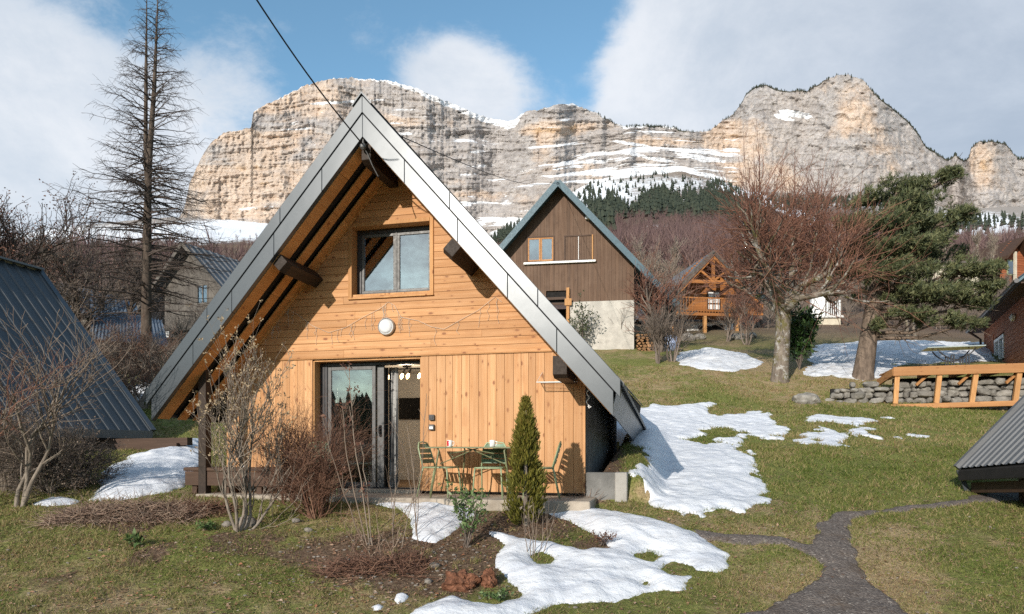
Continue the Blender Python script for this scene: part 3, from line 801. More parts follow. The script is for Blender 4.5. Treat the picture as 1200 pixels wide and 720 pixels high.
    veg = .95*smooth(3.2, .8, rim)*np.interp(px, [205, 690, 710, 790, 830, 880, 960, 985, 1015, 1030, 1130, 1140, 1400], [0, 0, .7, .8, .3, .7, .8, .2, .3, 1, 1, .6, 1])[:, None]
    veg = np.maximum(veg, .6*smooth(.4, 1.2, ledge)*np.exp(-((PY-215)/25)**2)*np.exp(-((PX-760)/90)**2))
    veg = np.maximum(veg, .5*np.exp(-((PX-905-(PY-118)*.7)/9)**2)*np.exp(-((PY-122)/14)**2))
    pad = np.repeat(np.array([[0.]]), Nf, 0)
    def full(a, tail): return np.concatenate([a]+[np.full((Nf, 1), tail)]*4, 1)
    sn = np.concatenate([snow]+[np.maximum(topw, .3)]*4, 1)
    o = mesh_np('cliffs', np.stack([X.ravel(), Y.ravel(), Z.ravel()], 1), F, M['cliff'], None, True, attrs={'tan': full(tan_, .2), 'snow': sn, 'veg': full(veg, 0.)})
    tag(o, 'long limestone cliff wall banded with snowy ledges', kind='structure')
    return px, sky, Yd[:, -1]
CL = build_cliffs()
# ------------------------------------------------------------------ the A-frame chalet
H = HOUSE.thing('a_frame_chalet', 'large light larch A-frame chalet with broad metal-clad gable fascia', 'house')
SL = 1.133; APEX = 5.91; OV = 1.15; RL = 6.0
CA = math.cos(math.atan(SL))
def zr(x, off=0.0): return APEX-off-SL*abs(x)       # off measured straight down

DX0, DZ1 = HOUSE.at(366, 414); DX1, _ = HOUSE.at(493, 414)
DZ1 = 2.22
WX0, WZ1 = HOUSE.at(412, 266); WX1, _ = HOUSE.at(505.5, 262); WZ0 = HOUSE.at(412, 348)[1]
WX0 += .0
def boards_h(m, z0, z1, y0, y1, step, gap, core=False):
    z = z0; k = 0
    rng = random.Random(8)
    while z < z1:
        zt = min(z+step, z1)
        xm = min((APEX-.60-z)/SL, 3.2)
        if xm < .04: break
        segs = [(-xm, xm)]
        if zt > WZ0+.01 and z < WZ1-.01:
            segs = [(-xm, WX0), (WX1, xm)]
        for a, b in segs:
            if b-a < .02: continue
            cuts = [a]
            if not core and b-a > 2.6:
                cuts.append(a+(b-a)*rng.uniform(.25, .75))
            cuts.append(b)
            for p, q in zip(cuts[:-1], cuts[1:]):
                zz0 = z+gap/2; zz1 = zt-gap/2
                if zt > WZ0+.01 and z < WZ0-.005: pass
                m.box(p+.0008, q-.0008, y0, y1, zz0, zz1, rng.random())
        z = zt
def split_rows():
    m = MB(); st = .128
    # rows are cut so that whole boards meet the window opening
    rows = []
    for (a, b) in ((2.235, WZ0), (WZ0, WZ1), (WZ1, 5.25)):
        n = max(1, round((b-a)/st)); rows += [(a+(b-a)*i/n, a+(b-a)*(i+1)/n) for i in range(n)]
    rng = random.Random(8)
    for a, b in rows:
        xm = min((APEX-.60-a)/SL, 3.16)
        if xm < .05: continue
        segs = [(-xm, xm)] if (a >= WZ1-.001 or b <= WZ0+.001) else [(-xm, WX0), (WX1, xm)]
        for p, q in segs:
            cuts = [p]
            if q-p > 2.2: cuts.append(p+(q-p)*rng.uniform(.2, .8))
            cuts.append(q)
            for s, e in zip(cuts[:-1], cuts[1:]):
                m.box(s+.0006, e-.0006, -.012, .02, a+.0025, b-.0025, rng.random())
    return m, rows
mh, rows = split_rows()
mh.build('gable_cladding', M['clad_h'], H, bevel=.003)
mc = MB()
def sx(z): return (APEX-.62-z)/SL
mc.prism([(-sx(2.23), 2.23), (sx(2.23), 2.23), (sx(WZ0), WZ0), (-sx(WZ0), WZ0)], .03, .09)
mc.prism([(-sx(WZ0), WZ0), (WX0-.002, WZ0), (WX0-.002, WZ1), (-sx(WZ1), WZ1)], .03, .09)
mc.prism([(WX1+.002, WZ0), (sx(WZ0), WZ0), (sx(WZ1), WZ1), (WX1+.002, WZ1)], .03, .09)
mc.prism([(-sx(WZ1), WZ1), (sx(WZ1), WZ1), (.02, 5.2), (-.02, 5.2)], .03, .09)
mc.box(DX1+.005, 3.1, .03, .09, .02, 2.229); mc.box(-3.1, DX0-.005, .03, .09, .02, 2.229)
mc.build('wall_core', M['gap'], H)  # dark backing, so that the gaps between boards look shaded
# vertical boards below
def boards_v(a, b, z0, z1, seed):
    m = MB(); rng = random.Random(seed); x = a
    while x < b-.02:
        w = rng.choice((.118, .135, .135, .15))
        e = min(x+w, b)
        if b-e < .05: e = b
        m.box(x+.002, e-.002, 0.004, .028, z0, z1, rng.random()); x = e
    return m
boards_v(DX1, HALF, .045, 2.225, 3).build('front_cladding', M['clad_v'], H, bevel=.003)
boards_v(-HALF, DX0, .045, 2.225, 5).build('front_cladding', M['clad_v'], H, bevel=.003)
# flashing strip under the upper boards and corner board
MB().box(-3.1, 3.12, -.022, -.002, 2.222, 2.234).build('drip_strip', M['lining'], H)

# side walls, back wall
for s in (-1, 1):
    a, b = (3.06, 3.125) if s > 0 else (-3.125, -3.06)
    MB().box(a, b, .10, 5.6, -.5, 2.0).build('side_wall', M['concrete_dark'], H)
MB().prism([(-3.05, -.3), (3.05, -.3), (3.05, 1.7), (0, 5.1), (-3.05, 1.7)], 5.5, 5.6).build('back_wall', M['clad_v'], H)

# inside seen through the open door and the upper window
room = MB()
room.box(-3.0, 3.0, 3.3, 3.4, .04, 2.3)
room.box(-2.2, -2.1, .3, 3.3, .04, 2.3); room.box(1.9, 2.0, .3, 3.3, .04, 2.3)
room.box(-3.0, 3.0, .3, 3.4, 2.3, 2.36)
room.build('inside_wall', M['wall_in'], H)
MB().box(-3.0, 3.0, .1, 5.4, -.02, .035).build('inside_floor', M['floor_in'], H)
MB().prism([(-2.4, 2.37), (2.4, 2.37), (.05, 5.0), (-.05, 5.0)], 2.2, 2.3).build('loft_wall', M['wall_in'], H)

# roof: two thick slabs, ribbed sheet on top
def slab_pts(sgn, o0, o1, xe):
    return [(0, APEX-o0), (sgn*xe, APEX-o0-SL*xe), (sgn*(xe-.04), APEX-o1-SL*(xe-.04)), (0, APEX-o1)]
for s in (-1, 1):
    m = MB(); m.prism(slab_pts(s, .05, .40, 3.66), -1.06, RL)
    rs = m.build('roof_slab', M['gap'], H)
    rm = MB(); pts = []
    n = 46
    for i in range(n):
        y0 = -1.13+(RL+1.15)*i/n; w = (RL+1.15)/n
        xs, xe = 0.0, 3.70
        for (ya, yb, dz0, dz1) in ((0, .66, 0, 0), (.66, .74, 0, .028), (.74, .92, .028, .028), (.92, 1.0, .028, 0)):
            v = [(0, y0+w*ya, APEX-.025+dz0), (s*xe, y0+w*ya, APEX-.025-SL*xe+dz0), (s*xe, y0+w*yb, APEX-.025-SL*xe+dz1), (0, y0+w*yb, APEX-.025+dz1)]
            rm.add(v, [(0, 1, 2, 3) if s > 0 else (3, 2, 1, 0)])
    rm.build('roof', M['dark_steel'], H)
MB().prism([(-.16, APEX-.14), (0, APEX+.045), (.16, APEX-.14), (.145, APEX-.15), (0, APEX+.02), (-.145, APEX-.15)], -1.19, RL+.04).build('ridge_cap', M['zinc'], H)

# fascia: an outer and an inner band of folded zinc panels
def fascia(s):
    o = [(0, 0.0, .243)]
    for (o0, o1, y0, y1, xe, cuts) in ((.0, .243, -OV-.012, -OV+.10, 3.75, (.0, .36, .70, 1.0)), (.262, .60, -OV, -OV+.09, 3.655, (.0, .18, .40, .60, .79, 1.0))):
        for a, b in zip(cuts[:-1], cuts[1:]):
            g = .0035
            xa = a*xe+(g if a > 0 else .0015); xb = b*xe-(g if b < 1 else 0)
            poly = [(s*xa, zr(xa, o0)), (s*xb, zr(xb, o0)), (s*xb, zr(xb, o1)), (s*xa, zr(xa, o1))]
            MB().prism(poly, y0, y1).build('fascia_panel', M['zinc'], H, bevel=.004)
    xe = 3.66
    MB().prism([(s*.0, zr(0, .20)), (s*xe, zr(xe, .20)), (s*xe, zr(xe, .30)), (s*.0, zr(0, .30))], -OV+.02, -OV+.09).build('fascia_seam', M['gap'], H)
fascia(-1); fascia(1)
# folded eave sheets along the sides
for s in (-1, 1):
    for k in range(5):
        ya = -OV+.11+(RL+OV-.1)*k/5; yb = -OV+.11+(RL+OV-.1)*(k+1)/5-.008
        x0, x1 = 3.74, 3.62
        def dr(y): return .50*max(0, (y+OV)/(RL+OV)) if s > 0 else 0.0
        z0 = zr(3.75)
        vs = []
        for y in (ya, yb):
            d = dr(y)
            vs += [(s*x0, y, z0-d*.95), (s*(x0-.012), y, z0-d*.95), (s*(x1-.012), y, z0-.43-d), (s*x1, y, z0-.43-d)]
        MB().add(vs, [(0, 1, 2, 3), (7, 6, 5, 4), (0, 3, 7, 4), (1, 0, 4, 5), (2, 1, 5, 6), (3, 2, 6, 7)]).build('eave_panel', M['zinc'], H)
    vs = []
    for y in (-OV+.10, RL):
        d = .50*max(0, (y+OV)/(RL+OV)) if s > 0 else 0.0
        vs += [(s*3.70, y, z0+.07-d*.9), (s*3.79, y, z0-.03-d*.9), (s*3.78, y, z0-.08-d*.9), (s*3.69, y, z0+.02-d*.9)]
    MB().add(vs, [(0, 1, 2, 3), (7, 6, 5, 4), (0, 3, 7, 4), (1, 0, 4, 5), (2, 1, 5, 6), (3, 2, 6, 7)]).build('gutter_strip', M['dark_steel'], H)
# soffit boards with near-black strips painted for the shade between them, under the front overhang and along the eaves
for s in (-1, 1):
    for (y0, y1) in ((-OV+.085, -.80), (-.61, -.40), (-.24, -.012)):
        m = MB(); x = .05; L = .36
        while x < 3.6:
            xb = min(x+L, 3.62)
            m.prism([(s*x, zr(x, .585)), (s*(xb-.006), zr(xb-.006, .585)), (s*(xb-.006), zr(xb-.006, .61)), (s*x, zr(x, .61))], y0, y1)
            x = xb
        m.build('soffit_boards', M['soffit'], H)
    for (y0, y1) in ((-.80, -.61), (-.40, -.24)):
        MB().prism([(s*.03, zr(.03, .52)), (s*3.6, zr(3.6, .52)), (s*3.6, zr(3.6, .535)), (s*.03, zr(.03, .535))], y0, y1).build('soffit_gap_shade', M['gap'], H)
    MB().prism([(s*.06, zr(.06, .612)), (s*3.1, zr(3.1, .612)), (s*3.1, zr(3.1, .64)), (s*.06, zr(.06, .64))], -.05, -.014).build('soffit_batten', M['soffit'], H)
    MB().prism([(s*3.08, zr(3.08, .61)), (s*3.60, zr(3.6, .61)), (s*3.6, zr(3.6, .64)), (s*3.08, zr(3.08, .64))], .02, 5.6).build('eave_lining', M['dark_beam'], H)
# purlin ends, dark stained
def purlin(x, z, w, h, y0, y1, rot=0.0):
    m = MB(); c, s_ = math.cos(rot), math.sin(rot)
    def q(a, b): return (x+a*c-b*s_, z+a*s_+b*c)
    tap = .35
    pf = [q(-w/2, -h/2), q(w/2, -h/2), q(w/2, h/2), q(-w/2, h/2)]
    vs = [(a, y0, b) for a, b in pf]+[(a, y0+.10, b) for a, b in [q(-w/2, -h/2-.045), q(w/2, -h/2-.045), q(w/2, h/2), q(-w/2, h/2)]]+[(a, y1, b) for a, b in [q(-w/2, -h/2-.045), q(w/2, -h/2-.045), q(w/2, h/2), q(-w/2, h/2)]]
    fs = [(0, 1, 2, 3)]+[[a, a+4, (a+1) % 4+4, (a+1) % 4] for a in range(4)]+[[a+4, a+8, (a+1) % 4+8, (a+1) % 4+4] for a in range(4)]+[(11, 10, 9, 8)]
    return m.add(vs, fs).build('purlin', M['dark_beam'], H, bevel=.006)
PA = math.atan(SL)
for (px, py, s) in ((327, 307, -1), (530, 290, 1)):
    x, z = HOUSE.at(px, py, -1.06)
    purlin(x, z, .19, .20, -1.06, .02, -s*PA*.9)
x, z = HOUSE.at(656, 428, -1.0)
purlin(x, z, .20, .26, -1.0, .02, -PA*.0)
purlin(0.0, zr(0, .60)-.16, .15, .26, -1.03, .02)
# dark post under the left overhang
px0, pz0 = HOUSE.at(240, 500, -.75)
MB().box(px0-.07, px0+.07, -.82, -.68, -.15, zr(px0, .6)+.08).build('post', M['dark_beam'], H, bevel=.006)

# ---------------- upper window
w = MB().box(WX0, WX1, .0, .24, WZ0-.004, WZ0+.03).build('window', M['lining'], H)
tr = MB()
tr.box(WX0-.045, WX0+.018, -.035, .23, WZ0-.03, WZ1+.02); tr.box(WX1-.018, WX1+.045, -.035, .23, WZ0-.03, WZ1+.07)
tr.box(WX0+.019, WX1-.019, -.04, .23, WZ1-.02, WZ1+.045); tr.box(WX0-.05, WX1+.05, -.05, -.002, WZ0-.055, WZ0-.031)
tr.build('window_trim', M['lining'], w, bevel=.004)
T2 = .20
fx0, fz1 = WX0+.02, WZ1-.022; fx1, fz0 = WX1-.02, WZ0+.032
mx = (fx0+fx1)/2+.02
fr = MB()
for (a, b, c, d) in ((fx0, fx1, fz1-.07, fz1), (fx0, fx1, fz0, fz0+.05), (fx0, fx0+.075, fz0+.051, fz1-.071), (fx1-.05, fx1, fz0+.051, fz1-.071)):
    fr.box(a, b, T2-.035, T2+.05, c, d)
fr.build('window_frame', M['anthracite'], w, bevel=.004)
sa = MB()
for (a, b) in ((fx0+.076, mx-.012), (mx+.012, fx1-.051)):
    for (p, q, c, d) in ((a, b, fz1-.12, fz1-.072), (a, b, fz0+.052, fz0+.095), (a, a+.045, fz0+.096, fz1-.121), (b-.045, b, fz0+.096, fz1-.121)):
        sa.box(p, q, T2-.02, T2+.03, c, d)
sa.box(mx-.0115, mx+.0115, T2-.03, T2+.02, fz0+.052, fz1-.072)
sa.build('sash', M['alu'], w, bevel=.003)
for (a, b) in ((fx0+.122, mx-.058), (mx+.058, fx1-.097)):
    MB().box(a, b, T2+.0, T2+.008, fz0+.096, fz1-.121).build('pane', M['glass_w'], w)
cu = MB()
for i in range(14):
    a = fx0+.09+i*.018
    cu.tube([(a, T2+.10+.012*(i % 2), fz0+.06), (a+.006, T2+.10+.012*(i % 2), fz1-.1)], .012, 6)
cu.build('curtain', M['curtain'], w, True)

# ---------------- sliding glass door
d = MB().box(DX0, DX0+.022, .03, .30, .03, 2.2).box(DX0+.023, DX1, .03, .30, 2.185, 2.22).box(DX1-.02, DX1, .03, .30, .03, 2.184).build('sliding_door', M['lining'], H)
T3 = .22
ax0 = HOUSE.at(380.5, 500, T3)[0]; ax1 = DX1-.021; az1 = 2.18; az0 = .065
f = MB().box(ax0, ax0+.05, T3, T3+.12, az0, az1).box(ax1-.02, ax1, T3, T3+.12, az0, az1).box(ax0+.051, ax1-.021, T3, T3+.12, az1-.055, az1).box(ax0+.051, ax1-.021, T3, T3+.12, az0-.03, az0+.01)
f.box(DX0+.023, ax0-.001, T3, T3+.05, az0, az1)
f.build('door_frame', M['anthracite'], d, bevel=.004)
lx0 = ax0+.055; lx1 = HOUSE.at(440.5, 500, T3+.03)[0]; sx1 = HOUSE.at(450, 500, T3+.07)[0]
def panel(x0, x1, t, st, name):
    q = MB()
    q.box(x0, x0+st, t, t+.04, az0+.012, az1-.057).box(x1-st, x1, t, t+.04, az0+.012, az1-.057)
    q.box(x0+st+.001, x1-st-.001, t, t+.04, az1-.125, az1-.057).box(x0+st+.001, x1-st-.001, t, t+.04, az0+.012, az0+.09)
    o = q.build(name, M['alu'], d, bevel=.004)
    MB().box(x0+st, x1-st, t+.016, t+.024, az0+.09, az1-.125).build('pane', M['glass'], o)
    return o
panel(lx0, lx1, T3+.012, .062, 'fixed_leaf')
sl = panel(lx0+.02, sx1, T3+.065, .12, 'sliding_leaf')
hm = MB().box(sx1-.075, sx1-.045, T3+.03, T3+.064, .93, 1.12).tube([(sx1-.06, T3+.04, .97), (sx1-.06, T3-.005, .985), (sx1-.06, T3-.005, 1.08), (sx1-.06, T3+.04, 1.095)], .009, 8)
hm.build('handle', M['black'], d)
MB().box(DX0, DX1, -.03, .21, .0, .055).build('door_sill', M['slab'], d, bevel=.006)
# wire hook left by the eave
# ---------------- things fixed to or inside the house
x, z = HOUSE.at(454, 383.5)
wl = thing('wall_lamp', 'round white bulkhead lamp on the horizontal boards above the door', 'lamp', HOUSE.world(x, 0, z), -TH)
MB().lathe([(.0, -.016), (.125, -.016), (.142, -.03), (.145, -.055), (.132, -.07)][::-1], (0, 0, 0), 28, 'y').build('housing', M['white'], wl, True)
MB().lathe([(.118, -.068), (.112, -.085), (.085, -.1), (.0, -.106)][::-1], (0, 0, 0), 28, 'y').build('diffuser', M['curtain'], wl, True)
for i, (py, lb) in enumerate(((489.5, 'upper grey weatherproof socket on the vertical boards beside the door'), (501, 'lower grey weatherproof socket on the vertical boards beside the door'))):
    x, z = HOUSE.at(506.5, py)
    so = thing('wall_socket', lb, 'socket', HOUSE.world(x, 0, z), -TH, 'wall sockets beside the door')
    MB().box(-.045, .045, -.048, .003, -.045, .045, bev=.008).build('socket_box', M['alu'], so)
    MB().box(-.030, .030, -.056, -.0485, -.03, .03 if i == 0 else .012, bev=.004).build('flap', M['anthracite'] if i == 0 else M['white'], so)
# icicle light string along the top of the door boards
ls = MB(); rng = random.Random(5)
top = [(294, 430), (298, 408), (313, 385), (325, 370), (334, 360), (350, 370), (366, 382), (385, 390), (405, 384), (425, 372), (445, 362), (455, 354), (462, 358), (470, 372), (490, 376), (505, 383), (520, 386), (545, 372), (560, 364), (580, 348), (588, 354)]
tp = []
for q in top:
    x, z = HOUSE.at(*q, -.03); tp.append((x, -.028, z))
ls.tube(tp, .0032, 5)
for i in range(44):
    k = rng.uniform(.3, len(tp)-1.2); j = int(k); f_ = k-j
    p = [tp[j][a]*(1-f_)+tp[j+1][a]*f_ for a in range(3)]
    L = rng.choice((.12, .2, .28, .38)); pts = [p]
    for s in range(1, 5): pts.append((p[0]+rng.uniform(-.025, .025), -.026, p[2]-L*s/4))
    ls.tube(pts, .0022, 4)
    for s in range(1, 5): ls.lathe([(.0, -.010), (.005, 0), (0, .010)], pts[s], 5)
o = ls.build('string_lights', M['light_wire'])
o.location = HOUSE.o; o.rotation_euler = (0, 0, -TH)
tag(o, 'white icicle string lights hanging across the gable boards', 'string lights')
x, z = HOUSE.at(689, 470, -.02)
m = MB(); pts = [(x+.02*math.sin(i*1.4), -.03-.01*i*0, z+.22-.03*i) for i in range(11)]+[(x+.05, -.03, z-.09), (x+.02, -.03, z-.11), (x, -.03, z-.08)]
m.tube(pts, .008, 6)
o = m.build('coiled_cable', M['white']); o.location = HOUSE.o; o.rotation_euler = (0, 0, -TH)
tag(o, 'short coiled white cable hanging at the right wall corner', 'cable')
# drying rack
x0, z0 = HOUSE.at(629, 449, -.30); x1, z1 = HOUSE.at(655, 441, -.02)
dk = thing('clothes_drying_rack', 'white wire drying rack folded out from the boards under the eave', 'drying rack', HOUSE.world(0, 0, 0), -TH)
m = MB(); xa, xb = x0+.0, x0+.58; zz = z0+.03
m.tube([(xa, -.02, zz), (xa, -.32, zz-.02), (xb, -.32, zz-.02), (xb, -.02, zz), (xa, -.02, zz)], .007, 6)
m.build('rack_frame', M['white'], dk)
m = MB()
for i in range(1, 6): m.tube([(xa, -.02-.05*i, zz-.003*i), (xb, -.02-.05*i, zz-.003*i)], .0035, 5)
m.build('wires', M['white'], dk)
MB().tube([(xa+.03, -.01, zz+.16), (xa+.0, -.31, zz-.02)], .004, 5).tube([(xb-.03, -.01, zz+.16), (xb, -.31, zz-.02)], .004, 5).build('stays', M['white'], dk)
# inside: ceiling spot bar, tv, curtain
x, z = HOUSE.at(477, 432, 1.6)
cl = thing('ceiling_light', 'black ceiling bar with small glowing warm bulbs inside the doorway', 'lamp', HOUSE.world(x, 1.6, 0), -TH)
MB().box(-.07, .07, -.05, .05, 2.24, 2.298).box(-.34, .34, -.012, .012, 2.20, 2.224).box(-.02, .02, -.01, .01, 2.22, 2.25).build('bar', M['black'], cl)
for k, xx in enumerate((-.28, -.04, .08, .31)):
    MB().tube([(xx, 0, 2.2), (xx-.02, -.02, 2.16), (xx-.035, -.03, 2.12)], [.014, .02, .026], 8).build('bulb_holder', M['black'], cl)
    MB().tube([(xx-.036, -.031, 2.118), (xx-.05, -.04, 2.07), (xx-.062, -.05, 2.02)], [.02, .034, .012], 10).build('bulb', M['bulb'], cl, True)
pl = bpy.data.lights.new('ceiling_bulb_light', 'POINT'); pl.energy = 20; pl.color = (1., .80, .58); pl.shadow_soft_size = .12
po = bpy.data.objects.new('ceiling_bulb_light', pl); COL.objects.link(po); po.parent = cl; po.location = (0, -.05, 1.80)
xa, za = HOUSE.at(467, 491, 3.2); xb, zb = HOUSE.at(505, 466, 3.2)
tv = thing('television', 'black flat television on the grey inside wall', 'television', HOUSE.world((xa+xb)/2, 3.26, za), -TH)
MB().box(-(xb-xa)/2, (xb-xa)/2, -.05, .04, 0, zb-za, bev=.008).build('tv_body', M['black'], tv)
MB().box(-(xb-xa)/2+.015, (xb-xa)/2-.015, -.054, -.0505, .02, zb-za-.015).build('screen', M['black'], tv)
def m_birch():
    m = Mt('birch_print_cloth'); v = m.obj((7, 7, 1.2))
    b = m.noise(m.obj((9, 9, .35)), 1.0, 3, .5); s = m.noise(m.obj((8, 8, 22)), 1.0, 4, .7)
    col = m.mix(m.ramp(b, .46, .52), (.05, .05, .05), (.42, .41, .39))
    col = m.mix(m.ramp(s, .55, .62), col, (.06, .06, .06))
    return m.fin(col, .9)
M['birch_print'] = m_birch()
xa, _ = HOUSE.at(456.5, 500, .5); xb, _ = HOUSE.at(467, 500, .5)
cn = thing('curtain', 'black and white birch-trunk patterned curtain inside the open door', 'curtain', HOUSE.world((xa+xb)/2, .5, .06), -TH)
def drape(x0, x1, z0, z1, n, amp):
    V = []; F = []
    for i in range(n+1):
        x = x0+(x1-x0)*i/n; y = amp*math.sin(i*1.15)
        V += [(x, y, z0), (x, y*.8, z1)]
    for i in range(n): F.append((2*i, 2*i+2, 2*i+3, 2*i+1))
    return V, F
V, F = drape(-.09, .08, 0, 2.05, 14, .025); mesh_np('cloth', V, F, M['birch_print'], cn, True)
V, F = drape(-.28, -.10, 0, 2.05, 14, .025); mesh_np('lining_cloth', V, F, M['black'], cn, True)

# ---------------- terrace slab, kerb, bench
m = MB().box(-3.0, 3.32, -.96, -.001, -.30, .0, bev=.015)
o = m.build('terrace', M['slab']); o.location = HOUSE.o; o.rotation_euler = (0, 0, -TH); tag(o, 'narrow concrete terrace along the front of the chalet', kind='structure')
kb = thing('kerb_block', 'low pale concrete retaining block beside the front right corner', 'kerb', HOUSE.world(HALF+.02, 0, 0), -TH)
MB().box(.0, .56, -.10, .06, -.15, .37, bev=.012).build('block', M['concrete_dark'], kb)
MB().box(.44, .62, -.16, .09, -.15, .375, bev=.012).build('end_block', M['concrete'], kb)
xa, za = HOUSE.at(217, 549, -.75); xb, _ = HOUSE.at(368, 549, -.55)
bn = thing('wooden_bench', 'long low dark brown wooden bench left of the glass door', 'bench', HOUSE.world(0, 0, 0), -TH)
MB().box(xa, xb, -.80, -.36, .36, .42, bev=.01).build('seat', M['bench'], bn)
MB().box(xa+.03, xb-.03, -.79, -.74, .13, .355).build('front_board', M['bench'], bn)
for xx in (xa+.12, xa+.72, (xa+xb)/2+.2, xb-.15): MB().box(xx, xx+.09, -.735, -.40, .001, .355).build('leg', M['bench'], bn)
bt = thing('timber_batten', 'loose light timber batten lying on the dark bench', 'batten', HOUSE.world(xa+.95, -.6, .421), -TH)
MB().box(-.02, .05, -.02, .02, 0, .035).build('batten', M['white'], bt)

# ---------------- bistro table and chairs
def chair_proto():
    c = thing('garden_chair', 'chair', 'chair', (0, 0, 0))
    r = .0115
    for sx in (-1, 1):
        MB().tube([(sx*.195, -.2, .44), (sx*.20, -.215, .40), (sx*.225, -.245, .0)], r, 8).build('leg', M['sage'], c, True)
        MB().tube([(sx*.185, .19, .44), (sx*.19, .205, .40), (sx*.205, .29, .0)], r, 8).build('leg', M['sage'], c, True)
    MB().tube([(-.195, .2, .445), (-.20, -.2, .445), (-.15, -.225, .445), (.15, -.225, .445), (.20, -.2, .445), (.195, .2, .445), (-.195, .2, .445)], r, 8).build('seat_frame', M['sage'], c, True)
    s = MB()
    for i in range(6):
        y = -.185+i*.066; s.box(-.185, .185, y, y+.052, .448, .455, bev=.002)
    s.build('seat', M['sage_dark'], c)
    b = []
    for (x, z) in ((-.19, .44), (-.192, .6), (-.18, .74), (-.13, .815), (0, .835), (.13, .815), (.18, .74), (.192, .6), (.19, .44)):
        b.append((x, .19+(z-.44)*.30, z))
    MB().tube(b, r, 8).build('back_frame', M['sage'], c, True)
    s = MB()
    for i in range(4):
        z = .505+i*.079; hw = .182 if i < 3 else .155
        V = []
        for k in range(9):
            x = -hw+2*hw*k/8; y = .19+(z-.44)*.30+.03*(1-(x/hw)**2)
            V += [(x, y, z), (x, y+.018, z+.062)]
        s.add(V, [(2*k, 2*k+2, 2*k+3, 2*k+1) for k in range(8)])
    s.build('backrest', M['sage_dark'], c)
    return c
ch = chair_proto()
def put(o, x, y, rz, label, zz=0.0):
    w_ = HOUSE.world(x, y, zz); o.location = w_; o.rotation_euler = (0, 0, rz-TH); o['label'] = label; o['group'] = 'green garden chairs on the terrace'
xm, _ = HOUSE.at(577, 549, -.42)
put(ch, xm, -.50, 0.05, 'green slatted chair behind the bistro table facing the lawn')
c2 = copy_tree(ch); xm2, _ = HOUSE.at(516, 549, -.5); put(c2, xm2, -.50, R_(82), 'green slatted chair at the left end of the bistro table')
c3 = copy_tree(ch); xm3, _ = HOUSE.at(634, 549, -.45); put(c3, xm3-.02, -.44, R_(-78), 'green slatted chair at the right end of table behind the conifer')
c4 = copy_tree(ch); xm4, _ = HOUSE.at(377, 540, -.45); put(c4, xm4, -.48, R_(35), 'pale green chair by the glass door behind the reddish bush')
tx0, _ = HOUSE.at(507.5, 524, -.5); tx1 = tx0+1.40; cy = -.52
tb = thing('bistro_table', 'slim olive green folding bistro table on the terrace', 'table', HOUSE.world((tx0+tx1)/2, cy, 0), -TH)
hw = (tx1-tx0)/2
MB().box(-hw, hw, -.33, .33, .735, .757, bev=.004).build('tabletop', M['olive'], tb)
for sx in (-1, 1):
    for sy in (-1, 1):
        MB().tube([(sx*(hw-.18), sy*.27, .734), (sx*(hw-.20), sy*.28, .70), (sx*(hw-.08-.0), sy*.31, 0)] if sy < 0 else [(sx*(hw-.42), sy*.27, .734), (sx*(hw-.43), sy*.28, .70), (sx*(hw-.36), sy*.31, 0)], .0125, 8).build('leg', M['olive'], tb, True)
    MB().tube([(sx*(hw-.42), -.27, .60), (sx*(hw-.06-.3), -.25, .66), (sx*(hw-.78), -.2, .73)], .008, 6).build('brace', M['olive'], tb)
    MB().tube([(sx*(hw-.19), -.2, .50), (sx*(hw-.72), -.2, .72)], .008, 6).build('brace', M['olive'], tb)
def mug(px, label, red):
    x, _ = HOUSE.at(px, 515, -.5)
    o = thing('mug', label, 'mug', HOUSE.world(x, -.5, .7572), -TH, 'mugs on the bistro table')
    MB().lathe([(.036, 0), (.041, .004), (.042, .1), (.039, .101), (.037, .02)], (0, 0, 0), 20).build('cup', M['mug'], o, True)
    MB().tube([(.04, 0, .082), (.068, 0, .078), (.072, 0, .05), (.064, 0, .025), (.04, 0, .02)], .0055, 8).build('handle', M['mug'], o, True)
    if red:
        V = []
        for k in range(7):
            t = R_(205+k*11); V += [(.0428*math.cos(t), .0428*math.sin(t), .012), (.0428*math.cos(t), .0428*math.sin(t), .092)]
        MB().add(V, [(2*k, 2*k+2, 2*k+3, 2*k+1) for k in range(6)]).build('printed_band', M['red'], o)
mug(527, 'white mug with a red print at the left of the table', True)
mug(577, 'plain white mug near the middle of the bistro table', False)

# ---------------- overhead cables
def cable(name, pts, r, label):
    o = MB().tube(pts, r, 6).build(name, M['cable'], None, True); tag(o, label, 'cable'); return o
pk = HOUSE.world(0, -1.05, zr(0, .6)-.12)
a = P(262, -60, 7.2); 
pts = []
for i in range(15):
    t = i/14; q = a*(1-t)+pk*t; q[2] -= .10*math.sin(math.pi*t); pts.append(q)
cable('power_cable', pts, .0105, 'thick black cable coming down to the gable peak from above')
e1 = P(471, 160.5, pk[1]-.18)
b2 = P(655, 214, 31.6)
pts = [pk+np.array((.02, -.1, -.0)), e1]
for i in range(1, 15):
    t = i/14; q = e1*(1-t)+b2*t; q[2] -= .35*math.sin(math.pi*t); pts.append(q)
cable('phone_cable', pts, .0075, 'thin dark cable running from the gable peak to the brown house')
m = MB().lathe([(.02, 0), (.05, .03), (.05, .07), (.02, .10), (.012, .16)], (0, 0, 0), 12).tube([(0, 0, .05), (.06, .03, -.05), (.12, .06, -.2), (.2, .1, -.35)], .008, 6)
o = m.build('cable_insulator', M['alu']); o.location = pk+np.array((-.02, -.06, -.06)); tag(o, 'grey cable insulator with loose wires under the gable peak', 'insulator')
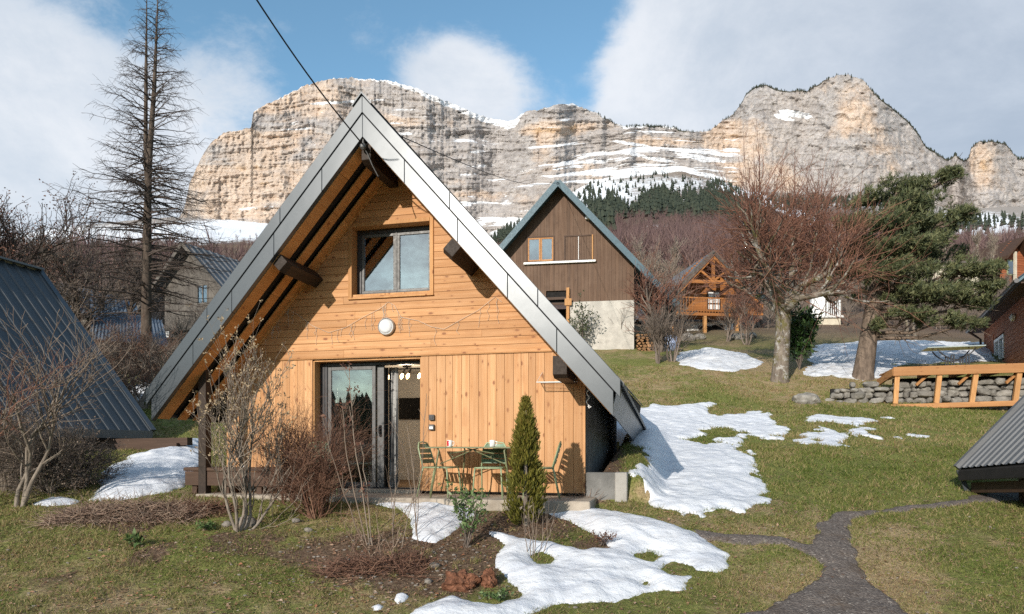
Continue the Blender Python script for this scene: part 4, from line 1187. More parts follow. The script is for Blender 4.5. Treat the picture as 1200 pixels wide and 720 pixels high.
# ------------------------------------------------------------------ other buildings
def ribbed(m, A, B, C, D, n, h=.03):
    """sheet with standing ribs: A-B along the eave, D-C along the ridge"""
    A, B, C, D = [np.array(q, float) for q in (A, B, C, D)]
    nn = np.cross(B-A, D-A); nn /= np.linalg.norm(nn)
    if nn[2] < 0: nn = -nn
    for i in range(n):
        for (fa, fb, ha, hb) in ((0, .62, 0, 0), (.62, .70, 0, h), (.70, .92, h, h), (.92, 1, h, 0)):
            ta = (i+fa)/n; tb = (i+fb)/n
            v = [A+(B-A)*ta+nn*ha, A+(B-A)*tb+nn*hb, D+(C-D)*tb+nn*hb, D+(C-D)*ta+nn*ha]
            m.add(v, [(0, 1, 2, 3)])
    return m
def slab4(m, A, B, C, D, th):
    A, B, C, D = [np.array(q, float) for q in (A, B, C, D)]
    dn = np.array((0, 0, -th))
    v = [A, B, C, D, A+dn, B+dn, C+dn, D+dn]
    return m.add(v, [(0, 1, 2, 3), (7, 6, 5, 4), (0, 4, 5, 1), (1, 5, 6, 2), (2, 6, 7, 3), (3, 7, 4, 0)])

# ---- left neighbour: long dark ribbed A-frame roof
n2 = HOUSE.n; n3 = np.array((n2[0], n2[1], 0)); u3 = np.array((HOUSE.u[0], HOUSE.u[1], 0))
R1 = P(45, 318, 18.6); E1 = P(178, 506, 17.6)
Rn = R1-11*n3; En = E1-11*n3
O = np.array((E1[0]-3.5, E1[1]-5, 0)); O[2] = tz(O[0], O[1])
LH = thing('dark_roofed_chalet', 'left neighbouring A-frame with a dark ribbed metal roof near the ground', 'house', O)
m = ribbed(MB(), En-O, E1-O, R1-O, Rn-O, 34, .035); m.build('roof', M['dark_steel'], LH)
m = MB(); slab4(m, En-O-(0, 0, .04), E1-O-(0, 0, .04), R1-O-(0, 0, .04), Rn-O-(0, 0, .04), .18); m.build('roof_slab', M['gap'], LH)
m = MB().bar(R1-O+(0, 0, .02)+.03*n3, E1-O+(0, 0, .02)+.03*n3, .16, .10, (0, 0, 1)); m.build('verge_trim', M['zinc'], LH)
m = MB().bar(En-O-(0, 0, .08), E1-O-(0, 0, .08), .05, .20); m.build('eave_trim', M['grey_roof'], LH)
W2 = R1-6.2*u3; W2[2] = E1[2]
m = MB(); slab4(m, W2-O, W2-11*n3-O, Rn-O, R1-O, .2); m.build('roof', M['dark_steel'], LH)
m = MB().bar(R1-O+(0, 0, .05)+.04*n3, Rn-O+(0, 0, .05), .34, .05); m.build('ridge_cap', M['grey_roof'], LH)
c = R1-O; 
bk = MB(); q = [E1-O-.5*n3-.4*u3-(0, 0, .35), R1-O-.5*n3-(0, 0, .3), W2-O-.5*n3+.4*u3-(0, 0, .3), W2-O-.5*n3+.4*u3-(0, 0, 1.6), E1-O-.5*n3-.4*u3-(0, 0, 1.6)]
bk.add(q+[p-.1*n3 for p in q], [(0, 1, 2, 3, 4), (9, 8, 7, 6, 5)]+[(i, i+5, (i+1) % 5+5, (i+1) % 5) for i in range(5)]); bk.build('wall', M['bench'], LH)
sw = MB(); a = E1-O-.6*u3-.5*n3; b = En-O-.6*u3
slab4(sw, a-(0, 0, .3), b-(0, 0, .3), b-.1*u3-(0, 0, .3), a-.1*u3-(0, 0, .3), 1.6); sw.build('wall', M['bench'], LH)
lg = at_dist(158, 16.2)
o = MB().bar((-1.4, 0, .16), (1.4, .1, .2), .2, .18).bar((-1.3, -.1, .05), (1.2, .0, .08), .22, .16).build('sleeper_log', M['bench']); o.location = lg; o.rotation_euler = (0, 0, -.2)
tag(o, 'brown timber sleepers lying in the grass beyond the dark roof', 'timber')

# ---- right foreground roof: the far end of another A-frame, same direction as the main one
Cc = P(1123, 549, 10.8); up = np.array((0, 0, 1.))
RH = thing('grey_roofed_chalet', 'grey ribbed metal roof corner of a low chalet beside the footpath', 'house', (Cc[0]+2.5, Cc[1]-2, tz(Cc[0]+2, Cc[1]-2)))
O = np.array(RH.location)
A = Cc-O; Bf = A-7.2*n3+.47*u3+.53*up; RA = A+3.75*u3+4.25*up; RB = RA-7.2*n3
m = ribbed(MB(), A, Bf, RB, RA, 38, .022); m.build('roof', M['grey_roof'], RH)
m = MB(); slab4(m, A-up*.05, Bf-up*.05, RB-up*.05, RA-up*.05, .14); m.build('roof_slab', M['gap'], RH)
MB().bar(A+n3*.03, RA+n3*.03, .10, .12).build('verge_trim', M['grey_roof'], RH)
MB().bar(A-up*.11+u3*.05, Bf-up*.11+u3*.05, .03, .18).build('eave_trim', M['grey_roof'], RH)
A2 = RA+3.75*u3-4.25*up; B2_ = Bf+2*(RB-Bf)*np.array((1, 1, 0))
m = MB(); slab4(m, RA, A2, B2_, RB, .15); m.build('roof', M['grey_roof'], RH)
m = MB(); v = [A-up*.03-u3*.02, A+u3*.07-up*.03, A+u3*.17-up*.36, A+u3*.10-up*.36]
m.add([p+n3*.05 for p in v]+[p+n3*.02 for p in v], [(0, 1, 2, 3), (7, 6, 5, 4), (0, 4, 5, 1), (1, 5, 6, 2), (2, 6, 7, 3), (3, 7, 4, 0)]); m.build('verge_end', M['zinc'], RH)
MB().bar(A+u3*.24-n3*.05-up*.30, Bf+u3*.24-up*.30, .16, .16).build('wall_plate', M['bench'], RH)
w0 = A+u3*.62-n3*.5; w1 = Bf+u3*.5
m = MB(); slab4(m, w0+up*.3, w1+up*.1, w1+u3*.12+up*.1, w0+u3*.12+up*.3, 1.3); m.build('wall', M['bench'], RH)
w2 = A2-u3*.62-n3*.5
q = [w0-up*1.2, w0+up*.3, RA-n3*.5-up*.35, w2+up*.3, w2-up*1.2]
m = MB().add(q+[p-n3*.1 for p in q], [(0, 1, 2, 3, 4), (9, 8, 7, 6, 5)]+[(i, i+5, (i+1) % 5+5, (i+1) % 5) for i in range(5)]); m.build('wall', M['bench'], RH)

# ---- brown house behind
BH = Fr((55/800*32.0, 32.0, 4.4), R_(9))
bh = BH.thing('brown_chalet', 'dark brown boarded chalet with blue-grey roof edges above a concrete base', 'house')
def loc(F, pts, t=0.0): return [F.at(x, y, t) for x, y in pts]
ap = BH.at(655, 220); el = BH.at(566, 322); er = BH.at(760, 318)
clad = [(el[0], BH.at(600, 366)[1]), (BH.at(743, 353)[0], BH.at(743, 353)[1]), (BH.at(743, 353)[0], BH.at(743, 306)[1]), ap, (el[0], BH.at(590, 300)[1])]
zc = BH.at(700, 353)[1]; xl_ = BH.at(560, 350)[0]; xr_ = BH.at(743, 350)[0]
xpo0 = BH.at(640, 350)[0]; xpo1 = BH.at(668, 350)[0]; zpo = BH.at(650, 341)[1]
bA, bB = BH.at(617, 278), BH.at(650, 307); cA, cB = BH.at(661, 276.5), BH.at(695, 305)
def clad_v(F, x0, x1, zlo, top, holes, y0, y1, wmin, seed):
    m = MB(); rng = random.Random(seed); x = x0
    es = sorted(set([x0, x1]+[h[0] for h in holes]+[h[1] for h in holes]))
    while x < x1-.01:
        nx = min([e for e in es if e > x+.01]+[x1]); e = min(x+wmin, nx)
        if nx-e < .04: e = nx
        xm = (x+e)/2; lo = zlo(xm) if callable(zlo) else zlo
        ta, tb = top(x+.003), top(e-.003)
        segs = [(lo, None)]
        for h in holes:
            if h[0]-.001 <= xm <= h[1]+.001:
                s2 = []
                for (a, b) in segs:
                    bb = b if b is not None else 1e9
                    if h[2] > a and h[2] < bb: s2.append((a, h[2]))
                    if h[3] < bb and h[3] > a: s2.append((h[3], b))
                    elif h[3] <= a or h[2] >= bb: s2.append((a, b))
                segs = s2
        r = rng.random()
        for a, b in segs:
            if b is None:
                if min(ta, tb) <= a+.02: continue
                m.prism([(x+.003, a), (e-.003, a), (e-.003, tb), (x+.003, ta)], y0, y1, r)
            else:
                m.box(x+.003, e-.003, y0, y1, a, b, r)
        x = e
    return m
sl_l = (ap[1]-BH.at(590, 296)[1])/(ap[0]-BH.at(590, 296)[0]); sl_r = (ap[1]-BH.at(780, 344)[1])/(BH.at(780, 344)[0]-ap[0])
topf = lambda x: ap[1]-.02-(sl_l*(ap[0]-x) if x < ap[0] else sl_r*(x-ap[0]))
cm = clad_v(BH, xl_, xr_, zc, topf, [(bA[0], bB[0], bB[1], bA[1]), (cA[0], cB[0], cB[1], cA[1]), (xpo0, xpo1, zc-.1, zpo)], 0, .06, .17, 7)
cm.build('gable_cladding', M['brown_wood'], bh)
MB().prism([(xl_, zc), (xr_-.05, zc), (xr_-.05, topf(xr_)-.1), (ap[0], ap[1]-.3), (xl_, topf(xl_)-.1)], .09, .2).build('wall_core', M['gap'], bh)
MB().box(xpo1, xr_, -.03, 6.5, -1.5, zc-.01).box(xl_, xpo0-.4, -.03, 6.5, -1.5, zc-.01).build('concrete_base', M['base_concrete'], bh)
MB().box(xpo0-.5, xpo1+.1, 1.6, 1.7, -1.5, zc).build('porch_wall', M['gap'], bh)
xp, _ = BH.at(666, 350, -.05)
MB().box(xp-.09, xp+.05, -.14, -.035, -.3, zpo+.1).box(xp-.16, xp+.16, -.20, -.141, BH.at(666, 359)[1], BH.at(666, 351)[1]).build('porch_post', M['post_wood'], bh)
MB().box(xpo0-.3, xp-.1, -.10, -.04, BH.at(650, 352)[1], BH.at(650, 349)[1]).box(xpo0-.3, xp-.1, -.10, -.04, BH.at(650, 358)[1], BH.at(650, 355.5)[1]).build('porch_rail', M['bench'], bh)
for s, (qx, qy) in ((-1, (583, 294)), (1, (794, 356))):
    e = BH.at(qx, qy, -.55); a = BH.at(654, 211.5, -.55)
    v = [(a[0], -.6, a[1]), (e[0], -.6, e[1]), (e[0], 7.2, e[1]), (a[0], 7.2, a[1])]
    m = MB(); slab4(m, *v, .16); m.build('roof', M['teal'], bh)
    MB().bar((a[0], -.64, a[1]-.10), (e[0], -.64, e[1]-.10), .05, .27, (0, 0, 1)).build('barge_board', M['teal'], bh)
def window2(root, x0, x1, z0, z1, fm, kind, lab=None):
    w_ = MB().box(x0, x0+.06, -.03, .05, z0, z1).box(x1-.06, x1, -.03, .05, z0, z1).box(x0+.061, x1-.061, -.03, .05, z1-.06, z1).box(x0+.061, x1-.061, -.03, .05, z0, z0+.05).build('window', fm[0], root)
    xi0, xi1, zi0, zi1 = x0+.065, x1-.065, z0+.055, z1-.065
    if kind == 'glass':
        mm = (xi0+xi1)/2; s = MB()
        for a, b in ((xi0, mm-.005), (mm+.005, xi1)):
            s.box(a, a+.07, -.01, .04, zi0, zi1).box(b-.07, b, -.01, .04, zi0, zi1).box(a+.071, b-.071, -.01, .04, zi1-.07, zi1).box(a+.071, b-.071, -.01, .04, zi0, zi0+.07)
        s.build('frame', fm[1], w_)
        for k, (a, b) in enumerate(((xi0, mm), (mm, xi1))):
            MB().box(a+.07, b-.07, .01, .02, zi0+.07, zi1-.07).build('pane', M['glass_w'], w_)
            V, F = drape(a+.06, b-.06, zi0+.06, zi1-.06, 10, .02); V = [(p[0], p[1]+.08, p[2]) for p in V]
            mesh_np('curtain', V, F, M['curtain'], w_, True)
    else:
        mm = (xi0+xi1)/2
        for a, b in ((xi0, mm-.015), (mm+.015, xi1)):
            s = MB(); n = 5
            for i in range(n): s.box(a+(b-a)*i/n+.004, a+(b-a)*(i+1)/n-.004, .0, .04, zi0, zi1)
            s.build('shutter', M['brown_wood'], w_)
        MB().box(mm-.012, mm+.012, -.02, .03, zi0, zi1).build('centre_bar', M['white'], w_)
    return w_
window2(bh, bA[0], bB[0], bB[1], bA[1], (M['bench'], M['deck_wood']), 'glass')
window2(bh, cA[0], cB[0], cB[1], cA[1], (M['bench'], M['bench']), 'shut')
MB().box(cB[0]-.055, cB[0]+.005, -.06, -.032, cB[1]+.02, cA[1]-.02).build('window_jamb', M['post_wood'], bh)
MB().box(bA[0]-.12, cB[0]+.12, -.14, -.002, bB[1]-.10, bB[1]-.01).build('window_sill', M['white'], bh)
MB().box(BH.at(690, 257)[0]-.15, BH.at(690, 257)[0]+.12, -.2, -.01, BH.at(690, 258)[1], BH.at(690, 255)[1]).build('wall_light', M['white'], bh)
MB().box(xr_-.2, xr_-.02, .15, 6.4, zc, zc+1.1).build('side_wall', M['brown_wood'], bh)
MB().box(xl_, xl_+.2, .15, 6.4, zc, topf(xl_)).build('side_wall', M['brown_wood'], bh)

# ---- firewood stacks beside the brown house: every log round seen end on
wp = BH.thing('firewood_stack', 'tall stack of split firewood against the pale concrete base', 'firewood')
x0, zb = BH.at(745, 428, -.3); x1, zt = BH.at(775, 390, -.3)
rng = random.Random(3); m = MB(); z = zb-.2; row = 0
while z < zt-.05:
    x = x0+(.06 if row % 2 else 0); hlim = 1 if (z < zt-.45) else .55
    while x < x0+(x1-x0)*hlim-.04:
        w_ = rng.uniform(.13, .24); h_ = .125; k = rng.choice((3, 4, 5, 6))
        pts = [(x+w_/2+math.cos(2*math.pi*i/k+rng.random()*.7)*w_*.5, z+h_/2+math.sin(2*math.pi*i/k+rng.random()*.5)*h_*.55) for i in range(k)]
        m.prism(pts, -.3-rng.random()*.08, .3, rng.random()); x += w_+.008
    z += .125; row += 1
m.build('split_logs', M['log'], wp)
V, F = lumps(np.random.default_rng(2), sub=3, amp=.35, scale=(.5, .35, .42), seed=4)
q = at_dist(783, 31.0); o = mesh_np('tarp_bundle', V+np.array(q)+(0, 0, .3), F, M['blue_bag'], None, True); tag(o, 'crumpled blue and white tarp bundle beside the firewood', 'tarp')

# ---- small orange timber chalet with balcony
CHF = Fr((236/800*42.0, 42.0, 6.5), R_(-8))
cv = CHF.thing('balcony_chalet', 'small orange timber chalet with open gable truss and balcony on posts', 'house')
a = CHF.at(836, 294, -1.3); l = CHF.at(778, 354, -1.3); r = CHF.at(893, 352, -1.3)
for e in (l, r):
    m = MB(); slab4(m, (a[0], -1.35, a[1]), (e[0], -1.35, e[1]), (e[0], 6, e[1]), (a[0], 6, a[1]), .14); m.build('roof', M['grey_roof'], cv)
    MB().bar((a[0], -1.38, a[1]-.10), (e[0], -1.38, e[1]-.10), .05, .26).build('barge_board', M['grey_wood'], cv)
# snow left on the right slope
m = MB(); b0 = np.array((a[0], 0, a[1])); b1 = np.array((r[0], 0, r[1])); p0 = b0+(b1-b0)*.25; p1 = b0+(b1-b0)*.98
slab4(m, p0+(0, -1.3, .10), p1+(0, -1.3, .07), p1+(0, 5.5, .10), p0+(0, 5.5, .12), .08); m.build('roof_snow', M['snow'], cv)
zf = CHF.at(836, 362)[1]; zb = CHF.at(836, 370, -1.3)[1]
lx, rx = CHF.at(800, 350)[0], CHF.at(863, 350)[0]
m = MB(); z = zf-.2; rng = random.Random(2)
ap2 = CHF.at(836, 303)[1]; slp = (a[1]-r[1])/(r[0]-a[0])
while z < ap2:
    xm = min((ap2-z)/slp, (rx-lx)/2+.3); c0 = (lx+rx)/2
    m.box(max(lx, a[0]-xm), min(rx, a[0]+xm), 0, .12, z+.004, z+.146, rng.random()); z += .15
m.build('front_wall', M['chalet_wood'], cv)
# truss
cb = CHF.at(836, 331, -1.25)[1]
m = MB()
for e in (l, r):
    e2 = (a[0]+(e[0]-a[0])*.92, a[1]+(e[1]-a[1])*.92-.32)
    m.bar((a[0], -1.25, a[1]-.32), (e2[0], -1.25, e2[1]), .16, .2)
m.box(a[0]-1.6, a[0]+1.6, -1.34, -1.18, cb-.1, cb+.1); m.box(a[0]-.09, a[0]+.09, -1.32, -1.2, cb+.11, a[1]-.5)
m.bar((a[0]-.05, -1.25, cb+.1), (a[0]-.9, -1.25, cb+.75), .12, .12); m.bar((a[0]+.05, -1.25, cb+.1), (a[0]+.9, -1.25, cb+.75), .12, .12)
m.build('gable_truss', M['chalet_wood'], cv)
bl, br = CHF.at(785, 365, -1.2)[0], CHF.at(866, 362, -1.2)[0]
MB().box(bl, br, -1.3, .0, zb-.02, zb+.16).build('balcony_floor', M['chalet_wood'], cv)
m = MB().box(bl, br, -1.32, -1.26, zb+1.0, zb+1.07).box(bl, br, -1.31, -1.27, zb+.3, zb+.34)
for i in range(24): xx = bl+(br-bl)*(i+.5)/24; m.box(xx-.02, xx+.02, -1.30, -1.28, zb+.17, zb+1.0)
m.build('balcony_railing', M['chalet_wood'], cv)
for xx in (bl+.1, br-.12, (bl+br)/2): MB().box(xx-.09, xx+.09, -1.3, -1.12, -.6, zb-.03).build('balcony_post', M['post_wood'], cv)
dx0, dz1 = CHF.at(829, 342); dx1, dz0 = CHF.at(843, 364)
dr = MB().box(dx0-.06, dx1+.06, -.05, -.005, dz0, dz1+.08).build('balcony_door', M['bench'], cv)
m = MB()
for i in range(2):
    for j in range(3): m.box(dx0+(dx1-dx0)*i/2+.04, dx0+(dx1-dx0)*(i+1)/2-.03, -.075, -.055, dz0+(dz1-dz0)*j/3+.05, dz0+(dz1-dz0)*(j+1)/3-.04)
m.build('pane', M['white'], dr)
m = MB().box(lx+.3, rx-.2, .0, 4.5, -1.2, zb-.15); m.build('lower_wall', M['white_wall'], cv)
m = MB().box(lx+1.0, lx+2.2, -.04, -.005, .2, 1.6).box(rx-1.6, rx-.8, -.04, -.005, -.2, 1.7); m.build('lower_opening', M['gap'], cv)
MB().box(rx-.1, rx+1.6, -.3, -.2, zb+.3, zb+1.0).build('side_rail', M['chalet_wood'], cv)

# ---- red-brown house on the right: its eave wall comes towards the viewer, beside the deck
RF = Fr((P(1153, 400, 32.0)[0], 32.0, 4.3), R_(116.8))
rh = RF.thing('red_brown_chalet', 'red-brown boarded chalet with teal roof edge at the right deck', 'house')
c0 = RF.at(1153, 385); wx0, wz0 = RF.at(1166, 426); wx1, wz1 = RF.at(1177, 391)
eh = c0[1]
m = MB(); z = -1.0; rng = random.Random(4); XR = 11.0
while z < eh-.15:
    zt = min(z+.19, eh-.12)
    segs = [(.0, XR)] if (zt < wz0 or z > wz1) else [(.0, wx0), (wx1, XR)]
    for p, q in segs: m.box(p, q, 0, .10, z+.006, zt-.006, rng.random())
    z = zt
m.build('eave_wall', M['red_wood'], rh)
MB().box(.05, XR, .1, .14, -1.0, eh-.15).build('wall_core', M['gap'], rh)
MB().prism([(0, -1), (.12, -1), (.12, eh-.2), (0, eh-.2)], .15, 5.5).build('gable_wall', M['red_wood'], rh)
slr = .84
def rp(x, y, o=0.): return (x, y, eh+.02+slr*(y+.55)-o)
m = ribbed(MB(), rp(-.35, -.55), rp(XR, -.55), rp(XR, 3.2), rp(-.35, 3.2), 36, .035); m.build('roof', M['teal'], rh)
m = MB(); slab4(m, rp(-.35, -.55, .02), rp(XR, -.55, .02), rp(XR, 3.2, .02), rp(-.35, 3.2, .02), .10); m.build('roof_slab', M['teal'], rh)
m = MB(); slab4(m, rp(-.35, 3.2), rp(XR, 3.2), (XR, 7, eh), (-.35, 7, eh), .12); m.build('roof', M['teal'], rh)
MB().tube([(-.36, -.62, eh-.06), (XR, -.62, eh-.06)], .075, 10).build('gutter', M['anthracite'], rh)
MB().box(-.3, XR, -.5, .0, eh-.16, eh-.12).build('soffit', M['bench'], rh)
MB().tube([(-.10, -.60, eh-.1), (-.06, -.3, eh-.35), (-.06, -.12, eh-.5), (-.06, -.12, -.8)], .05, 8).build('downpipe', M['bench'], rh)
w_ = MB().box(wx0, wx0+.12, -.04, .1, wz0, wz1).box(wx1-.12, wx1, -.04, .1, wz0, wz1).box(wx0+.121, wx1-.121, -.04, .1, wz1-.12, wz1).box((wx0+wx1)/2-.06, (wx0+wx1)/2+.06, -.03, .09, wz0, wz1-.121).build('window', M['white'], rh)
MB().box(wx0+.12, (wx0+wx1)/2-.06, .03, .04, wz0, wz1-.12).build('pane', M['glass_w'], w_)
MB().box((wx0+wx1)/2+.06, wx1-.12, .03, .04, wz0, wz1-.12).build('pane', M['glass_w'], w_)
MB().box(wx0-.5, wx0-.3, -.03, .0, wz0-1, wz1+.3).build('corner_board', M['red_wood'], rh)
lx_, lz_ = RF.at(1190, 372)
MB().lathe([(.0, -.2), (.14, -.14), (.15, -.05), (.06, -.002)], (lx_, 0, lz_), 14, 'y').build('wall_light', M['white'], rh, True)

DF = Fr((P(1048, 436, 20.6)[0], 20.6, 1.95), R_(18))
dk = DF.thing('timber_deck', 'raised new timber deck on slanted posts above the dry stone wall', 'deck')
zt = DF.at(1048, 430.5)[1]; xr = 7.2; zb = DF.at(1060, 476)[1]
def top_z(x): return zt
m = MB()
for i in range(16): m.box(0.0, xr, .04+i*.14, .04+i*.14+.132, top_z(0)-.05, top_z(0)-.012, random.random())
m.build('deck_boards', M['deck_wood'], dk)
MB().box(-.03, xr, -.03, .025, zt-.27, zt+.0).build('edge_beam', M['deck_wood'], dk, bevel=.008)
MB().bar((-.01, .06, zt-.14), (-.22, 1.3, zt-.36), .05, .22).build('edge_beam', M['deck_wood'], dk)
m = MB()
for i in range(8): x = .25+i*.9; m.box(x-.03, x+.03, .03, 2.3, zt-.2, zt-.06)
m.build('joists', M['deck_wood'], dk)
for k, (tx, bx) in enumerate(((1052, 1049.5), (1102, 1097.5), (1145, 1139), (1196, 1190))):
    p0 = DF.at(tx, 438, .08); p1 = DF.at(bx, 474 if k < 3 else 470, -.06)
    MB().bar((p1[0], -.02, zb+.06), (p0[0], .12, zt-.10), .13, .13, (0, 1, 0)).build('post', M['post_wood'], dk, bevel=.006)
MB().bar((-.12, -.02, zb-.03), (xr, -.02, zb-.03+.018*xr), .2, .15).build('ground_beam', M['deck_wood'], dk, bevel=.01)
for x in (.6, 1.7, 2.9, 4.1): MB().bar((x, .1, zt-.55), (x+.5, .3, zt-.1), .05, .07).build('brace', M['deck_wood'], dk)
# dry stone wall, stone by stone
sw = DF.thing('dry_stone_wall', 'grey dry stone wall running from the lawn under the deck', 'wall')
rng = np.random.default_rng(12); parts = []
xw0 = DF.at(962, 470, .25)[0]; xw1 = 7.0
row_z = [0]; z = DF.at(985, 478, .2)[1]-.25
ztop = DF.at(1000, 449.5, .3)[1]; kk = 0
while z < zt-.30:
    h = rng.uniform(.13, .22); x = xw0+rng.uniform(-.1, .12)+max(0, (z+.25-.1)*.0)
    while x < xw1:
        w = rng.uniform(.14, .46); hj = rng.uniform(.75, 1.25)
        cz = z+h/2
        lim = ztop if x < .05 else zt-.30
        if cz < lim-(.35*max(0, (xw0+.9-x)/.9)) and not (z > ztop-.2 and rng.random() < .35 and x < .05):
            V, F = lumps(rng, sub=2, amp=.42, scale=(w*.54, .17, h*.56*hj), freq=1.7, seed=kk)
            ra = rng.normal()*.13; V = V@np.array(((math.cos(ra), 0, math.sin(ra)), (0, 1, 0), (-math.sin(ra), 0, math.cos(ra))))
            V = np.sign(V)*np.abs(V/np.array((w*.54, .17, h*.56)))**.72*np.array((w*.54, .17, h*.56))
            parts.append((V+np.array((x+w/2, .30+.16*(x > 0)+rng.uniform(-.07, .07), cz+rng.normal()*.02)), F, np.full(len(F), rng.random()))); kk += 1
        x += w*1.02
    z += h*.95
V, F, rn = join_np(parts); mesh_np('stones', V, F, M['stone'], sw, False, rnd=rn)
MB().box(.1, xw1, .56, .8, -.4, zt-.3).box(xw0+.3, .09, .36, .6, -.4, ztop-.15).build('wall_core', M['gap'], sw)
q = gp(946, 473); V, F = lumps(rng, sub=3, amp=.3, scale=(.42, .3, .24), seed=77)
o = mesh_np('boulder', V+q+(0, .1, .1), F, M['stone'], None, False, rnd=np.full(len(F), .2)); tag(o, 'grey boulder lying at the left end of the dry stone wall', 'boulder')
# glass topped outdoor table on the deck, seen end on
gx0, gz1 = DF.at(1083, 409, 1.2); gx1, _ = DF.at(1150, 409, 1.2); zdk = zt-.01
gt = thing('outdoor_table', 'glass topped outdoor table with bowed dark metal legs on the deck', 'table', DF.world((gx0+gx1)/2, 1.2, zdk), -DF.a)
hw = (gx1-gx0)/2; hh = gz1-zdk
m = MB().box(-hw, hw, -.42, .42, hh-.03, hh); m.build('tabletop', m_plain('frosted_glass', (.32, .36, .34), .15, 0, .05), gt)
m = MB()
for y in (-.3, .3):
    m.tube([(-hw*.62+1.5*hw*.88*i/14, y, hh-.06-.34*math.sin(math.pi*i/14)**.8) for i in range(15)], .02, 6)
m.build('bowed_frame', M['anthracite'], gt, True)
for x in (-hw*.1, hw*.42):
    for y in (-.3, .3): MB().box(x-.05, x-.02, y-.02, y+.02, 0, hh*.6).box(x+.02, x+.05, y-.02, y+.02, 0, hh*.6).box(x-.05, x+.05, y-.02, y+.02, hh*.6, hh*.64).build('leg', M['anthracite'], gt)

# ---- old grey barn and corrugated roofs on the left
GB = Fr((P(228, 400, 40)[0], 40.0, 6.6), R_(22))
gb = GB.thing('weathered_barn', 'weathered grey timber barn with a metal roof behind the bare conifer', 'barn')
a = GB.at(223, 288); l = GB.at(187, 345); r = GB.at(250, 330)
xl0, xr0 = GB.at(193, 350)[0], GB.at(262, 350)[0]
slb = (a[1]-l[1])/(a[0]-l[0])
hx0, hz1 = GB.at(231, 334); hx1, hz0 = GB.at(244, 356)
lo = GB.at(230, 386)[1]
clad_v(GB, xl0, xr0, lo, lambda x: a[1]-slb*abs(x-a[0])*.9, [(hx0, hx1, hz0, hz1)], 0, .06, .22, 9).build('gable_cladding', M['grey_wood'], gb)
MB().prism([(xl0, lo), (xr0, lo), (xr0, a[1]-slb*(xr0-a[0])*.9-.1), (a[0], a[1]-.2), (xl0, a[1]-slb*(a[0]-xl0)*.9-.1)], .09, .2).build('wall_core', M['gap'], gb)
w_ = MB().box(hx0, hx0+.08, -.03, .05, hz0, hz1).box(hx1-.08, hx1, -.03, .05, hz0, hz1).box(hx0+.081, hx1-.081, -.03, .05, hz1-.08, hz1).box(hx0+.081, hx1-.081, -.03, .05, hz0, hz0+.08).box((hx0+hx1)/2-.04, (hx0+hx1)/2+.04, -.02, .04, hz0+.081, hz1-.081).build('window', M['grey_wood'], gb)
MB().box(hx0+.08, hx1-.08, .01, .02, hz0+.08, hz1-.08).build('pane', M['glass_w'], w_)
for s in (-1, 1):
    e = (a[0]+s*4.2, a[1]-slb*.9*4.2)
    m = ribbed(MB(), (e[0], -.6, e[1]), (e[0], 8, e[1]), (a[0], 8, a[1]+.05), (a[0], -.6, a[1]+.05), 16, .05); m.build('roof', M['grey_roof'], gb)
    MB().bar((a[0], -.6, a[1]-.05), (e[0], -.6, e[1]-.05), .06, .2).build('barge_board', M['grey_wood'], gb)
MB().box(xl0+.1, xl0+.45, -.1, .3, -.8, lo).box(xr0-1.5, xr0-1.1, -.1, .3, -.8, lo).build('stone_pier', M['white_wall'], gb)
MB().box(xl0+.6, xr0, .4, .5, -.8, lo).build('lower_wall', M['gap'], gb)
MB().box(xl0, xl0+.1, .2, 6, -.8, lo+2.5).box(xr0-.1, xr0, .2, 6, -.8, lo+2.0).build('side_wall', M['grey_wood'], gb)

def shed(px0, px1, py0, py1, Y, name, label, mat, tilt):
    a = P(px0, py0, Y+3); b = P(px1, py0+tilt, Y+3); c = P(px1+8, py1+tilt*.6, Y); d_ = P(px0-6, py1, Y)
    O = (d_+c)/2; O[2] = tz(O[0], O[1])
    t = thing(name, label, 'shed', O)
    ribbed(MB(), d_-O, c-O, b-O, a-O, 22, .05).build('roof', mat, t)
    m = MB(); slab4(m, d_-O-(0, 0, .06), c-O-(0, 0, .06), b-O-(0, 0, .06), a-O-(0, 0, .06), .12); m.build('roof_slab', M['gap'], t)
    m = MB(); z0 = min(c[2], d_[2])-O[2]-.2
    v = [d_-O+(.3, .3, -.2), c-O+(-.3, .3, -.2), b-O+(-.3, -.3, -.2), a-O+(.3, -.3, -.2)]
    f = [p*np.array((1, 1, 0))+np.array((0, 0, -1.2)) for p in v]
    m.add(f+v, [(0, 1, 5, 4), (1, 2, 6, 5), (2, 3, 7, 6), (3, 0, 4, 7)]); m.build('wall', M['grey_wood'], t)
shed(60, 158, 330, 362, 33, 'corrugated_shed', 'upper blue-grey corrugated roof behind the left chalet', M['blue_roof'], 22)
shed(110, 190, 362, 398, 29, 'corrugated_shed', 'lower blue-grey corrugated roof beside the bare conifer trunk', M['blue_roof'], 14)

